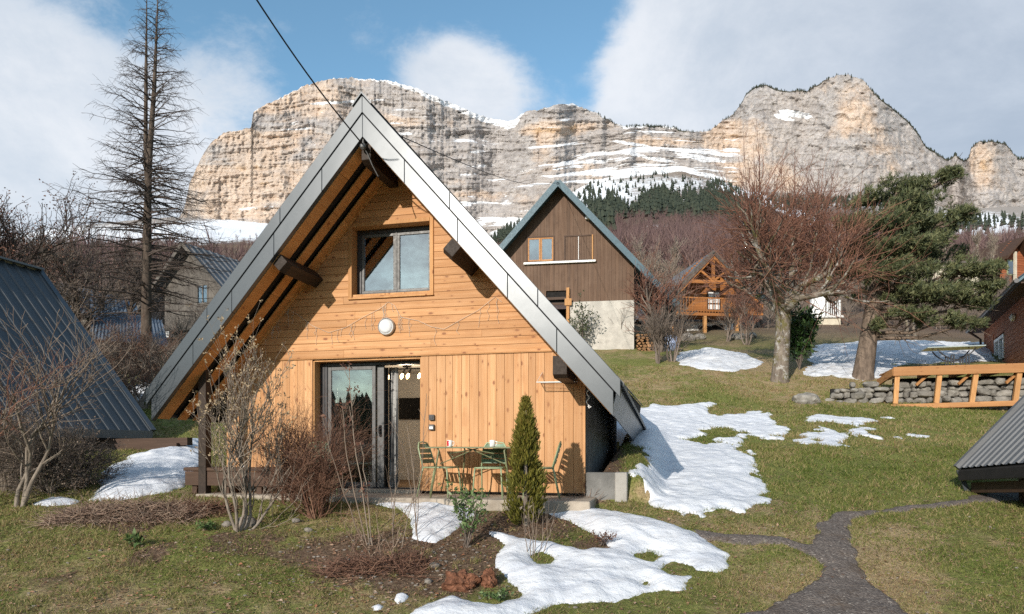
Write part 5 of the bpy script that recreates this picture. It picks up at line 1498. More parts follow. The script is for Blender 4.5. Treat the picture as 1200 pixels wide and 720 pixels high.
# ---- white terrace house behind the maple, house top right, far pale house
WF = Fr((P(965, 405, 46)[0], 46.0, 7.2), R_(4)); WFZ = .75
wf = WF.thing('white_terrace_house', 'low cream house with white balustrade behind the snow bank', 'house')
x0, z1 = WF.at(951, 386); x1, z0 = WF.at(985, 404); z1 += WFZ
MB().box(x0, x1, 0, 4, z0-1.2, z1).build('cream_wall', M['cream'], wf)
MB().box(x0-.15, x1+.15, -.15, 4, z1+.002, z1+.14).build('terrace_slab', M['white_wall'], wf)
m = MB()
for i in range(6): z = z1+.25+i*.17; m.box(x0+.9, x1-1.0, 0, .04, z, z+.05)
m.build('railing_bars', M['white'], wf)
m = MB().box(x0, x0+.9, 0, .3, z1+.15, z1+1.5).box(x1-.9, x1-.8, 0, .1, z1+.15, z1+1.2).box(x1-.1, x1, 0, .1, z1+.15, z1+1.2)
for i in range(5): xx = x1-.75+i*.14; m.box(xx, xx+.04, .02, .08, z1+.15, z1+1.1)
m.build('balustrade', M['white'], wf)
TF = Fr((P(1195, 340, 72)[0], 72.0, 16.0), R_(-15))
tf = TF.thing('hillside_chalet', 'brown timber chalet high on the right hillside beyond the pine', 'house')
a = TF.at(1187, 281); l = TF.at(1168, 303); r_ = (2*a[0]-l[0]+3, l[1]-2)
xa, xb = TF.at(1174, 320)[0], TF.at(1174, 320)[0]+9
m = MB(); z = -1.0; rng = random.Random(6); sA = (a[1]-l[1])/(a[0]-l[0])
while z < a[1]-.3:
    xm = (a[1]-.2-z)/sA; m.box(max(xa, a[0]-xm), min(xb, a[0]+xm), 0, .2, z+.01, z+.24, rng.random()); z += .25
m.build('front_wall', M['red_wood'], tf)
for s in (-1, 1):
    e = (a[0]+s*(a[0]-l[0])*(1 if s < 0 else 2.2), a[1]-sA*(a[0]-l[0])*(1 if s < 0 else 2.2))
    m = MB(); slab4(m, (a[0], -1.2, a[1]), (e[0], -1.2, e[1]), (e[0], 8, e[1]), (a[0], 8, a[1]), .3); m.build('roof', M['bench'], tf)
m = MB()
for px in (1181, 1196): xx = TF.at(px, 320)[0]; m.box(xx-.12, xx+.12, -.9, -.7, -1, TF.at(px, 291)[1]-.6)
m.build('post', M['cream'], tf)
xw, zw = TF.at(1184, 305); w_ = MB().box(xw-.5, xw+.5, -.06, -.005, zw-1.6, zw).build('window', M['sage'], tf)
MB().box(xw-.38, xw+.38, -.09, -.065, zw-1.45, zw-.15).build('pane', M['glass_w'], w_)
FF = Fr((P(1100, 395, 60)[0], 60.0, 10), R_(-5))
for (px, Y, w_, h_, lb) in ((1082, 62, 2.2, 2.6, 'small pale shed with a green door seen beneath the pine'), (1120, 60, 4.0, 3.4, 'pale rendered garden building right of the small shed under pine')):
    q = at_dist(px, Y)
    t = thing('pale_outbuilding', lb, 'shed', q)
    MB().box(-w_/2, w_/2, 0, 3, -.5, h_).build('wall', M['cream'], t)
    m = MB(); slab4(m, (-w_/2-.3, -.4, h_), (w_/2+.3, -.4, h_), (w_/2+.3, 3.3, h_+.9), (-w_/2-.3, 3.3, h_+.9), .15); m.build('roof', M['grey_wood'], t)
    MB().box(-.45, .45, -.05, -.005, -.1, 1.9).build('door', M['sage'], t)
# ------------------------------------------------------------------ trees and plants
def path_np(pts, rads, K=None):
    return np.array(pts, float)[None], np.array(rads, float)[None]
def emit(name, batches, mat, parent, S=4, smooth_=True):
    V, F, r = join_np([tubes(p, q, S) for p, q in batches])
    return mesh_np(name, V, F, mat, parent, smooth_, rnd=r)
def resample(pts, rads, K):
    pts = np.array(pts, float); t = np.linspace(0, len(pts)-1, K); i = np.minimum(t.astype(int), len(pts)-2); f = (t-i)[:, None]
    p = pts[i]*(1-f)+pts[i+1]*f; r = np.interp(t, np.arange(len(rads)), rads)
    return p[None], r[None]

# ---- tall bare conifer with two leaders (left)
def dead_conifer():
    rng = np.random.default_rng(1)
    Y = 26.0; b = P(171, 402, Y); b[2] = min(b[2], tz(b[0], b[1]))
    t = thing('bare_conifer', 'very tall bare conifer with two leaders and drooping grey branches', 'tree', b)
    top = P(185, -6, Y)-b; top2 = P(172, -2, Y)-b
    tr = resample([(0, 0, -.3), P(172, 300, Y)-b, P(174, 200, Y)-b, P(181, 100, Y)-b, top], [.21, .165, .12, .075, .015], 24)
    t2 = resample([P(173, 235, Y)-b, P(169, 185, Y)-b+(0, .1, 0), P(171, 100, Y)-b, top2], [.075, .08, .065, .015], 16)
    emit('trunk', [tr, t2], M['larch_bark'], t, 10)
    Hh = top[2]
    br = []
    P1, R1 = [], []
    n = 370
    for i in range(n):
        f = .14+.85*((i+.5)/n)**.9; z = Hh*f
        k = (f*23); j = min(int(k), 22); c = tr[0][0][j]*(1-(k-j))+tr[0][0][j+1]*(k-j)
        if f > .45 and rng.random() < .45:
            g = (f-.45)/.55*15; j = min(int(g), 14); c = t2[0][0][j]*(1-(g-j))+t2[0][0][j+1]*(g-j)
        az = rng.uniform(0, 2*math.pi)
        L = (4.9*(1-f)**1.05+.25)*rng.uniform(.6, 1.06)*(.75 if f < .24 else 1)
        d = np.array((math.cos(az), math.sin(az), 0))
        up0 = .30 if f > .55 else .12
        pts = []
        for q in np.linspace(0, 1, 9):
            lift = L*(up0*q-.42*q*q+.30*q**3) if f < .6 else L*(.30*q-.1*q*q)
            pts.append(c+d*L*q+np.array((0, 0, lift))+rng.normal(size=3)*.018*q*L)
        P1.append(pts); R1.append(np.linspace(.030*(1-f)+.012, .004, 9))
    P1 = np.array(P1); R1 = np.array(R1)
    p2 = shoots(rng, P1, R1, 5200, .2, 1, .42, 42, -.16, 4, .12, .0065, .0035, grav=.2)
    p3 = shoots(rng, p2[0], p2[1], 2200, .2, 1, .12, 45, -.1, 3, .15, .0045, .003)
    emit('branches', [(P1, R1)], M['twig_dark'], t, 5)
    o = emit('crown', [p2, p3], M['twig_dark'], t, 3)
dead_conifer()

# ---- pollarded maple with reddish shoots
def maple():
    rng = np.random.default_rng(5)
    Y = 23.0; b = gp(914, 446); Y = b[1]
    t = thing('pollarded_maple', 'mossy white-barked pollarded maple with a dense reddish crown', 'tree', b)
    def L(px, py, dy=0.): return P(px, py, Y+dy)-b
    tr = [resample([L(913, 455), L(914, 440), L(917, 400), L(918, 362), L(917, 345)], [.38, .29, .25, .25, .22], 14)]
    limbs = [([(916, 368, 0), (905, 340, -.3), (893, 318, -.5), (880, 318, -.8)], [.20, .15, .11, .09]),
             ([(917, 360, 0), (915, 335, .2), (910, 305, .4), (904, 288, .5)], [.22, .16, .12, .10]),
             ([(918, 360, 0), (925, 335, .3), (932, 305, .3), (930, 285, .6)], [.22, .17, .12, .10]),
             ([(918, 362, 0), (940, 335, -.4), (965, 320, -.8), (985, 310, -1)], [.19, .14, .10, .07]),
             ([(917, 366, 0), (935, 350, -.8), (960, 345, -1.3), (990, 345, -1.6)], [.16, .12, .09, .06]),
             ([(916, 366, 0), (895, 350, .8), (872, 338, 1.4), (852, 330, 1.8)], [.16, .12, .09, .06]),
             ([(917, 358, 0), (922, 330, 1.2), (940, 300, 1.8), (955, 285, 2.2)], [.18, .13, .10, .08]),
             ([(917, 358, 0), (908, 330, -1.0), (890, 300, -1.4), (885, 280, -1.6)], [.17, .13, .10, .08])]
    lp = [resample([L(*q) for q in p], r, 10) for p, r in limbs]
    emit('trunk', tr, M['maple_bark'], t, 14)
    LP = np.concatenate([p for p, _ in lp]); LR = np.concatenate([r for _, r in lp])
    LP = LP+rng.normal(size=LP.shape)*.03
    b2 = shoots(rng, LP, LR, 90, .3, 1, 1.5, 45, .35, 7, .16, .05, .02)
    emit('limb', [(LP, LR), b2], M['maple_bark'], t, 8)
    ap = np.concatenate([LP[:, [0, 1, 2, 4, 6, 8, 9]], b2[0]]); ar = np.concatenate([LR[:, [0, 1, 2, 4, 6, 8, 9]], b2[1]])
    s1 = shoots(rng, ap, ar, 600, .3, 1, 1.8, 52, .24, 6, .12, .016, .005, grav=0)
    s1b = shoots(rng, ap, ar, 430, .2, 1, 1.9, 72, -.04, 6, .12, .014, .005)
    s2 = shoots(rng, np.concatenate([s1[0], s1b[0]]), np.concatenate([s1[1], s1b[1]]), 3300, .15, .95, .55, 38, .16, 4, .13, .007, .004)
    # long straight water shoots rising from the top
    s3 = shoots(rng, LP[[1, 2, 6, 7]], LR[[1, 2, 6, 7]], 46, .55, 1, 3.1, 20, .9, 7, .05, .017, .005)
    s4 = shoots(rng, s3[0], s3[1], 320, .2, .95, .5, 32, .3, 4, .1, .006, .004)
    emit('crown', [s1, s1b, s2, s3, s4], M['twig_red'], t, 3)
maple()

# ---- generic bare tree
def bare(name, label, b, H_, trunk_r, spread, seed, mat, bark, nlimb=7, n1=60, n2=500, n3=900, lean=(0, 0), stems=1, up=.3, fork=.35, ang=42, cat='tree', group=None, crown='crown', tw=.006, wig=.14, crook=.04):
    rng = np.random.default_rng(seed)
    t = thing(name, label, cat, b, 0, group)
    TP, TRr = [], []
    for s in range(stems):
        a = rng.uniform(0, 6.28); sp = (.0 if stems == 1 else spread*.45)
        end = np.array((lean[0]+sp*math.cos(a), lean[1]+sp*math.sin(a), H_*(.62 if stems == 1 else rng.uniform(.55, .8))))
        st = np.array((.06*math.cos(a), .06*math.sin(a), -.06))*(stems > 1)+np.array((0, 0, -.05))
        mid = (st+end)/2+rng.normal(size=3)*(crook*H_)*np.array((1, 1, .3))-np.array((end[0]*.22, end[1]*.22, 0))
        p, r = resample([st, st*.6+mid*.4+rng.normal(size=3)*crook*.4*H_, mid, (mid+end)/2+rng.normal(size=3)*.02*H_, end], [trunk_r*1.15, trunk_r*.9, trunk_r*.7, trunk_r*.5, trunk_r*.2], 12)
        TP.append(p); TRr.append(r)
    TP = np.concatenate(TP); TRr = np.concatenate(TRr)
    l1 = shoots(rng, TP, TRr, nlimb*stems, fork, 1, spread, ang, up, 8, wig, trunk_r*.45, trunk_r*.08, fall=.35)
    emit('trunk', [(TP, TRr)], M[bark], t, 9)
    emit('limb', [l1], M[bark], t, 6)
    l2 = shoots(rng, np.concatenate([l1[0], TP[:, [4, 5, 6, 7, 8, 9, 10, 11]]]), np.concatenate([l1[1], TRr[:, [4, 5, 6, 7, 8, 9, 10, 11]]]), n1, .25, 1, spread*.55, 40, up*.8, 6, wig, tw*2.2, tw)
    l3 = shoots(rng, l2[0], l2[1], n2, .15, 1, spread*.28, 42, up*.5, 5, wig, tw*1.1, tw*.7)
    ls = [l2, l3]
    if n3: ls.append(shoots(rng, l3[0], l3[1], n3, .2, 1, spread*.12, 45, up*.3, 3, wig, tw*.8, tw*.6))
    emit(crown, ls, M[mat], t, 3)
    return t, ls, rng

# left background broadleaf still holding brown leaves
t, ls, rng = bare('leafy_winter_tree', 'far left tree keeping shrivelled brown leaves above the dark roof', at_dist(2, 24), 8.6, .20, 2.9, 8, 'twig_dark', 'larch_bark', 12, 110, 600, 800, lean=(.5, 0), tw=.012)
pp = ls[1][0][:, -1]; m_ = rng.random(len(pp)) < .9
pos = np.repeat(pp[m_], 6, 0)+rng.normal(size=(m_.sum()*6, 3))*.09
V, F, r = cards(rng, pos, .085, .55); mesh_np('leaves', V, F, M['brown_leaf'], t, rnd=r)
for (px, Y, H_, sd, lb) in ((100, 30, 5.6, 21, 'brown bush-like bare tree left of the tall conifer'), (132, 33, 6.4, 22, 'dark rounded bare tree just behind the tall conifer'), (60, 34, 5.4, 23, 'low brown bare tree behind the left chalet roof')):
    t, ls, rng = bare('bare_tree', lb, at_dist(px, Y), H_, .15, 2.3, sd, 'twig_grey', 'larch_bark', 12, 110, 900, 1800, tw=.011, up=.1, stems=2)
    pp = ls[1][0][:, -1]; pos = np.repeat(pp[::3], 4, 0)+rng.normal(size=(len(pp[::3])*4, 3))*.12
    V, F, r = cards(rng, pos, .08, .55); mesh_np('leaves', V, F, M['brown_leaf'], t, rnd=r)
# scrub between the left roof and the chalet
for i, (px, Y, H_, sd, lb) in enumerate(((112, 24, 1.9, 31, 'tangled brown scrub left of the conifer trunk'), (150, 25, 2.1, 32, 'tangled brown scrub at the foot of the conifer'), (188, 24, 1.6, 33, 'brown scrub between conifer trunk and the chalet roof'), (165, 21.5, 1.2, 34, 'low rusty scrub in front of the conifer foot'), (215, 30, 2.2, 35, 'scrub in front of the weathered barn'), (85, 27, 2.2, 36, 'scrub below the corrugated sheds'))):
    bare('scrub_bush', lb, at_dist(px, Y), H_, .05, 1.5, sd, 'twig_rust' if i % 2 else 'twig_grey', 'shrub_bark', 6, 120, 700, 900, stems=6, up=.05, fork=.1, ang=55, cat='bush', tw=.009, group='scrub around the tall conifer')

# ---- shrubs and small trees by the chalet
t, ls, rng = bare('magnolia_shrub', 'many-stemmed pale grey shrub with cream buds left of the bench', gp(276, 622), 2.35, .021, 1.1, 41, 'twig_pale', 'shrub_bark', 8, 130, 300, 0, stems=6, up=.5, fork=.12, ang=34, cat='shrub', tw=.0042, wig=.15, crook=.09)
pp = np.concatenate([ls[1][0][:, -1], ls[0][0][:, -1], ls[1][0][:, 2][::3]]); pp = pp[pp[:, 2] > .9]
V, F, r = cards(rng, np.repeat(pp, 5, 0)+rng.normal(size=(len(pp)*5, 3))*.012, .032, .6, along=np.array((0, 0, .8))); mesh_np('buds', V, F, M['bud'], t, rnd=r)
t, ls, rng = bare('young_fruit_tree', 'three-stemmed bare fruit tree with arching twigs at the left edge', gp(22, 592), 2.5, .034, 1.35, 42, 'twig_tan', 'shrub_bark', 7, 70, 260, 260, stems=3, up=.28, fork=.3, ang=48, tw=.0045, lean=(.25, 0), crook=.07)
bare('young_fruit_tree', 'slender bare sapling leaning over the dark roof at far left', gp(-40, 600), 2.7, .03, 1.3, 43, 'twig_red', 'shrub_bark', 9, 70, 260, 300, stems=2, up=.25, fork=.3, ang=45, tw=.0045, lean=(.5, 0))
for (px, py, H_, sp, sd, lb) in ((55, 578, .95, .75, 44, 'dense dark twiggy bush behind the fruit tree trunk'), (8, 575, 1.1, .8, 45, 'dense dark twiggy bush at the left edge'), (98, 572, .75, .6, 46, 'small dense bush at the edge of the left snow')):
    t, ls, rng = bare('twiggy_bush', lb, gp(px, py), H_, .02, sp, sd, 'twig_grey', 'shrub_bark', 7, 260, 1500, 1500, stems=9, up=.05, fork=.08, ang=60, cat='bush', tw=.0045, group='dense bushes on the left')
    pp = ls[1][0][:, -1]; pos = pp[rng.random(len(pp)) < .8]
    V, F, r = cards(rng, np.repeat(pos, 2, 0)+rng.normal(size=(len(pos)*2, 3))*.03, .03, .6); mesh_np('leaves', V, F, M['twig_tan'], t, rnd=r)
bare('red_twig_bush', 'dense rusty red twiggy bush in front of the glass door', gp(372, 606), 1.2, .013, .85, 47, 'twig_rust', 'twig_rust', 10, 620, 2200, 1200, stems=24, up=.2, fork=.05, ang=46, lean=(-.12, 0), cat='bush', tw=.0048)
bare('red_twig_bush', 'smaller rusty twiggy bush just left of the dense one', gp(338, 590), .85, .010, .6, 48, 'twig_rust', 'twig_rust', 5, 160, 420, 200, stems=8, up=.3, fork=.05, ang=38, cat='bush', tw=.0042)

# dry tall stalks
def stalks(name, label, items, mat='twig_tan', r=.007, plume=False):
    rng = np.random.default_rng(int(items[0][0]))
    b = gp(items[0][0], items[0][1]); t = thing(name, label, 'plant', b)
    Ps = []
    for (x0, y0, x1, y1, bend) in items:
        q = gp(x0, y0); Y = q[1]
        e = P(x1, y1, Y+rng.uniform(-.15, .15))
        mid = (q+e)/2+np.array((bend, 0, 0))
        pts = [q-b-(0, 0, .03)]
        for s in np.linspace(.12, 1, 8):
            pts.append(((1-s)**2*q+2*s*(1-s)*mid+s*s*e)-b+rng.normal(size=3)*.008)
        Ps.append(pts)
    Ps = np.array(Ps); Rr = np.repeat(np.linspace(r, r*.45, 9)[None], len(Ps), 0)
    tw = shoots(rng, Ps, Rr, 5*len(Ps), .3, .95, .22, 30, .35, 4, .1, r*.5, r*.25)
    emit('stems', [(Ps, Rr), tw], M[mat], t, 5)
    if plume:
        tips = np.concatenate([Ps[:, -1], Ps[:, -2], tw[0][:, -1][::2]]); 
        V, F, r_ = cards(rng, np.repeat(tips, 8, 0)+rng.normal(size=(len(tips)*8, 3))*.022, .045, .6); mesh_np('seed_heads', V, F, M['brown_leaf'], t, rnd=r_)  # papery seed heads, clusters of small cards at the stem tips
    return t
stalks('dry_stalks', 'tall dry stalks with papery seed heads in front of the glass door', [(434, 640, 408, 428, -.05), (431, 640, 400, 475, -.1), (437, 640, 424, 520, 0), (425, 632, 378, 488, -.1)], 'twig_tan', .0085, True)
stalks('dry_stalks', 'bare pale stalks leaning beside the left garden chair', [(487, 626, 500, 462, .02), (488, 630, 478, 500, .05), (461, 622, 466, 540, 0), (490, 640, 462, 492, .1), (462, 640, 457, 558, 0), (470, 645, 496, 545, -.05), (455, 628, 505, 560, 0)], 'twig_tan', .0065)
stalks('dry_stalks', 'thin grey stems standing in the snow below the small conifer', [(622, 652, 618, 592, 0), (626, 652, 632, 600, 0), (630, 654, 643, 608, 0), (618, 650, 614, 600, 0), (636, 648, 650, 604, .02), (624, 654, 626, 590, 0)], 'twig_tan', .0055)
stalks('dry_stalks', 'short broken stalks in the soil bed left of the snow lobe', [(447, 655, 440, 600, 0), (456, 660, 470, 618, 0), (440, 665, 420, 620, 0), (418, 650, 398, 600, 0), (466, 660, 448, 625, 0), (430, 660, 452, 630, 0), (410, 655, 424, 610, 0)], 'straw', .005)

# ---- thuja
def thuja():
    rng = np.random.default_rng(9)
    b = gp(616, 616); Y = b[1]; Hh = P(616, 467, Y)[2]-b[2]; W = 18/800*Y
    t = thing('small_conifer', 'narrow bronze-green conifer in front of the bistro table', 'conifer', b)
    emit('trunk', [resample([(0, 0, -.05), (0, 0, Hh*.5), (.01, 0, Hh*.95)], [.035, .025, .006], 8)], M['shrub_bark'], t, 7)
    n = 4600
    z = rng.random(n)**.85; prof = np.interp(z, [0, .06, .2, .45, .7, .88, 1], [.8, .95, 1, .84, .56, .24, .03])
    az = rng.uniform(0, 6.28, n); lump = 1+.50*fbm(np.cos(az)*2.2+z*7, np.sin(az)*2.2-z*9, 17, 3)+.13*np.sin(az*7-z*23)+.14*rng.normal(size=n)
    rad = W*prof*np.clip(lump, .35, 1.5)*(.5+.5*rng.random(n)**.6)*np.where(rng.random(n) < .05, 1.22, 1.0)
    pos = np.stack([rad*np.cos(az), rad*np.sin(az), z*Hh*.97+.02], 1)
    kp = fbm(az*1.1, z*9, 19, 3) > -.24; pos = pos[kp]; az = az[kp]; z = z[kp]; n = len(z)
    out = np.stack([np.cos(az)*.55, np.sin(az)*.55, np.full(n, .95)], 1)
    parts = []
    for k in range(4):
        V, F, r = cards(rng, pos+rng.normal(size=pos.shape)*.014,   .065, .26, along=out*1.6, jit=.42)
        parts.append((V, F, np.clip(.12+.55*rng.random(n)+.25*z, 0, 1)))
    V, F, r = join_np(parts); mesh_np('foliage', V, F, M['thuja_leaf'], t, rnd=r)
thuja()
def leafy(name, label, b, H_, W, n_st, seed, leafm, size, per=26, lay=0):
    rng = np.random.default_rng(seed); t = thing(name, label, 'shrub', b)
    Ps = []
    for i in range(n_st):
        a = rng.uniform(0, 6.28); e = np.array((W*math.cos(a)*rng.uniform(.3, 1), W*math.sin(a)*rng.uniform(.3, 1), H_*rng.uniform(.45, 1)))
        Ps.append([e*s+np.array((0, 0, .10*H_*math.sin(s*3.1)))+rng.normal(size=3)*.012 for s in np.linspace(0, 1, 7)])
    Ps = np.array(Ps); Rr = np.repeat(np.linspace(.007, .0025, 7)[None], n_st, 0)*(H_/.6)**.5
    tw = shoots(rng, Ps, Rr, n_st*3, .25, .9, .28*H_, 38, .3, 5, .12, .004, .002)
    emit('stems', [(Ps, Rr), tw], M['twig_grey'], t, 4)
    allp = np.concatenate([Ps[:, 2:].reshape(-1, 3), tw[0][:, 1:].reshape(-1, 3)])
    idx = rng.integers(0, len(allp), per*n_st); pos = allp[idx]+rng.normal(size=(len(idx), 3))*.02*(H_/.6)
    V, F, r = cards(rng, pos, size, .42, along=np.array((0, 0, .55))); mesh_np('leaves', V, F, M[leafm], t, rnd=r)
leafy('evergreen_shrub', 'small glossy green shrub standing in the snow before the table', gp(547, 642), .78, .30, 11, 51, 'box_leaf', .062, 52)
leafy('laurel_bush', 'round dark glossy laurel bush right of the maple trunk', gp(937, 434), 2.0, .60, 34, 52, 'laurel_leaf', .24, 60)
leafy('heath_clump', 'small reddish heath clump in the soil by the right snow', gp(705, 640), .17, .22, 12, 53, 'brown_leaf', .03, 26)
leafy('green_clump', 'small bright green weed clump by the many-stemmed shrub', gp(243, 622), .12, .16, 10, 54, 'box_leaf', .06, 14)
leafy('green_clump', 'pale green strap-leaved clump left of the weeds', gp(160, 640), .14, .10, 8, 55, 'box_leaf', .09, 8)
leafy('green_clump', 'low green plants at the foot of the red stump', gp(588, 702), .07, .22, 14, 56, 'box_leaf', .04, 22)
leafy('wall_climber', 'dark evergreen climber beside the porch of the brown house', at_dist(684, 31.2), 2.3, .8, 12, 57, 'ivy', .14, 44)
bare('wall_climber', 'bare climber stems clinging to the pale concrete base', at_dist(730, 31.6)+(0, 0, 0), 2.4, .025, .8, 58, 'twig_grey', 'shrub_bark', 4, 20, 60, 60, stems=3, up=.2, cat='plant', tw=.008)
# heap of dry cut stalks
def heap(px, py, L_, W_, H_, seed, label, mat, n=1500):
    rng = np.random.default_rng(seed); b = gp(px, py); t = thing('plant_heap', label, 'plant heap', b)
    a = rng.uniform(-1, 1, n); c = rng.normal(size=n)*.35
    env = np.sqrt(np.clip(1-a*a, .02, 1))*np.exp(-c*c)
    pos = np.stack([a*L_, c*W_*1.4+a*.1, env*H_*rng.random(n)], 1)
    pos[:, 2] += terrain(pos[:, 0]+b[0], pos[:, 1]+b[1])-b[2]
    d = rng.normal(size=(n, 3))*np.array((1, .6, .45)); d /= np.linalg.norm(d, axis=1, keepdims=True)
    ln = rng.uniform(.08, .3, n)[:, None]
    pts = np.stack([pos, pos+d*ln*.5+rng.normal(size=(n, 3))*.015, pos+d*ln], 1)
    R = np.repeat(np.array([[.0042, .0038, .002]]), n, 0)
    emit('stalks', [(pts, R)], M[mat], t, 3)
heap(152, 610, 1.0, .34, .24, 61, 'long heap of cut grey-brown stalks on the left lawn', 'straw', 3000)
heap(225, 603, .5, .25, .13, 63, 'small reddish heap of stalks beside the many-stemmed shrub', 'twig_rust', 900)
heap(440, 668, .55, .3, .10, 62, 'low tangle of rusty dead stems in the soil bed', 'twig_rust', 1000)
heap(670, 596, .4, .12, .09, 64, 'dry straw tuft at the terrace edge right of the conifer', 'straw', 700)

# ---- stones and the rotten stump
for i, (px, py, sx, sy, sz, mt, lb, nm) in enumerate((
    (290, 617, .14, .11, .10, 'rock', 'pale grey rock at the foot of the many-stemmed shrub', 'rock'),
    (266, 617, .07, .06, .05, 'rock', 'small grey rock left of the pale rock', 'rock'),
    (347, 612, .06, .05, .035, 'rock', 'small pale stone near the red bush', 'rock'),
    (361, 623, .06, .05, .04, 'rock', 'tan stone lying below the red bush', 'rock'),
    (540, 690, .17, .12, .13, 'rust_rock', 'red-brown rotten stump left of the snow', 'stump'),
    (573, 687, .085, .08, .12, 'rust_rock', 'smaller upright red stump piece touching the snow', 'stump'),
    (502, 683, .05, .05, .03, 'rock', 'tan stone in the soil bed left of the stump', 'rock'),
    (508, 665, .07, .06, .04, 'rock', 'greenish stone half buried in the soil bed', 'rock'))):
    b = gp(px, py); V, F = lumps(np.random.default_rng(i), sub=4 if nm == 'stump' else 3, amp=.5 if nm == 'stump' else .35, scale=(sx, sy, sz), freq=2.2 if nm == 'stump' else 1.4, seed=90+i)
    o = mesh_np(nm, V, F, M[mt], None, nm != 'stump', rnd=np.full(len(F), .2)); o.location = b+(0, 0, sz*.35); tag(o, lb, nm)
for i, (px, py, s) in enumerate(((805, 418, .5), (860, 412, .35), (868, 410, .4), (820, 408, .35), (880, 412, .3))):
    b = at_dist(px, 36.5+i*.2); V, F = lumps(np.random.default_rng(i), sub=3, amp=.3, scale=(s, s*.7, s*.6), seed=120+i)
    o = mesh_np('boulder', V, F, M['stone'], None, False, rnd=np.full(len(F), .1)); o.location = b+(0, 0, .1); tag(o, 'pale boulder in the row below the balcony chalet', 'boulder', 'boulders below the balcony chalet')

# ---- the pine
def pine():
    rng = np.random.default_rng(14)
    b = gp(1012, 443); Y = b[1]
    t = thing('pine_tree', 'large dark green pine spreading right over the snow bank', 'tree', b)
    def L(px, py, dy=0.): return P(px, py, Y+dy)-b
    emit('trunk', [resample([L(1010, 452), L(1012, 435), L(1018, 395), L(1024, 350), L(1035, 300), L(1045, 250), L(1055, 215)], [.42, .34, .29, .25, .19, .12, .05], 26)], M['pine_bark'], t, 14)
    pads = []
    for (cx, cy, rx, ry, dy, w) in ((1050, 222, 38, 14, 0, 1), (1020, 238, 28, 12, .6, .8), (1090, 216, 26, 10, -.4, .8), (1112, 206, 16, 8, -.7, .6), (1075, 240, 40, 14, -.5, 1), (1040, 262, 48, 16, -.8, 1.2), (1100, 262, 32, 12, -.9, 1), (1128, 252, 18, 8, -1, .6), (1000, 262, 24, 13, .5, .8), (1066, 288, 45, 16, -1, 1.2), (1015, 292, 34, 16, .8, 1), (1090, 300, 40, 14, 1, 1), (1050, 318, 44, 14, -1.2, 1.2), (1112, 318, 44, 13, -1, 1.2), (1150, 318, 24, 9, -1.2, .8), (1165, 312, 9, 5, -1.2, .4), (1030, 345, 32, 13, 1, .9), (1080, 345, 42, 14, -1, 1.1), (1122, 350, 36, 12, -.6, 1), (1065, 368, 26, 9, -1, .7), (1100, 376, 30, 9, -.8, .8), (1132, 380, 22, 8, -.7, .6), (1148, 356, 18, 9, -.5, .6), (1000, 320, 22, 12, 1.5, .7), (1028, 382, 12, 8, -.5, .3), (1160, 335, 16, 7, -1, .6), (1047, 302, 30, 22, 0, 1), (1056, 262, 30, 20, .2, 1), (1040, 330, 26, 16, .2, .8), (1058, 236, 30, 12, 1.5, .8), (1085, 275, 35, 14, 1.6, .8), (1120, 338, 30, 10, 1.4, .8)):
        pads.append((L(cx, cy, dy), rx*1.05/FPX*Y, ry*.74/FPX*Y, w))
    # limbs from the trunk out to each pad
    tk = np.array([L(1012, 435), L(1018, 395), L(1024, 350), L(1035, 300), L(1045, 250), L(1055, 215)])
    lp = []; lr = []
    for c, rx, ry, w in pads:
        zt = c[2]-.25-.15*np.hypot(c[0], c[1])*.3
        i = np.clip(np.searchsorted(tk[:, 2], zt)-1, 0, 4); f = np.clip((zt-tk[i, 2])/(tk[i+1, 2]-tk[i, 2]), 0, 1); s = tk[i]*(1-f)+tk[i+1]*f
        e = c+np.array((rx*.5, 0, ry*.1)); m_ = (s+e)/2+np.array((0, 0, -.18))
        p, r = resample([s, (s+m_)/2, m_, (m_+e)/2+(0, 0, .04), e], [.085, .07, .055, .035, .012], 9)
        lp.append(p+rng.normal(size=p.shape)*.03); lr.append(r)
    LP = np.concatenate(lp); LR = np.concatenate(lr)
    sub = shoots(rng, LP, LR, 260, .35, 1, .8, 45, .12, 5, .15, .02, .006)
    dead = shoots(rng, LP[14:], LR[14:], 60, .1, .6, .9, 60, -.25, 5, .2, .012, .004)
    emit('limb', [(LP, LR), sub, dead], M['pine_bark'], t, 6)
    tuft_p = []; 
    for c, rx, ry, w in pads:
        n = int(760*rx*max(ry, .3)*w**.3/.45)
        u = rng.normal(size=(n, 3)); u /= np.linalg.norm(u, axis=1, keepdims=True); rad = rng.random(n)**.45
        q = u*rad[:, None]*np.array((rx, rx*.75, ry))
        q[:, 2] += .16*ry*np.sin(q[:, 0]*5+c[0]*3)*1.5+.1*rng.normal(size=n)*ry
        keep = fbm(q[:, 0]*3.2+c[0]*5, q[:, 1]*3.2+q[:, 2]*4, 33, 3) > -.09
        tuft_p.append(q[keep]+c)
    TP = np.concatenate(tuft_p); n = len(TP)
    dirs = rng.normal(size=(n, 3))*.45+np.array((.35, 0, .75)); dirs /= np.linalg.norm(dirs, axis=1, keepdims=True)
    base = rng.random(n)
    parts = []
    for k in range(13):
        V, F, r = cards(rng, TP+dirs*rng.uniform(-.06, .08, n)[:, None], .16, .15, along=dirs*1.15, jit=.5)
        parts.append((V, F, np.clip(base*.55+rng.random(n)*.45, 0, 1)))
    V, F, r = join_np(parts); mesh_np('crown', V, F, M['pine_needle'], t, rnd=r)
pine()

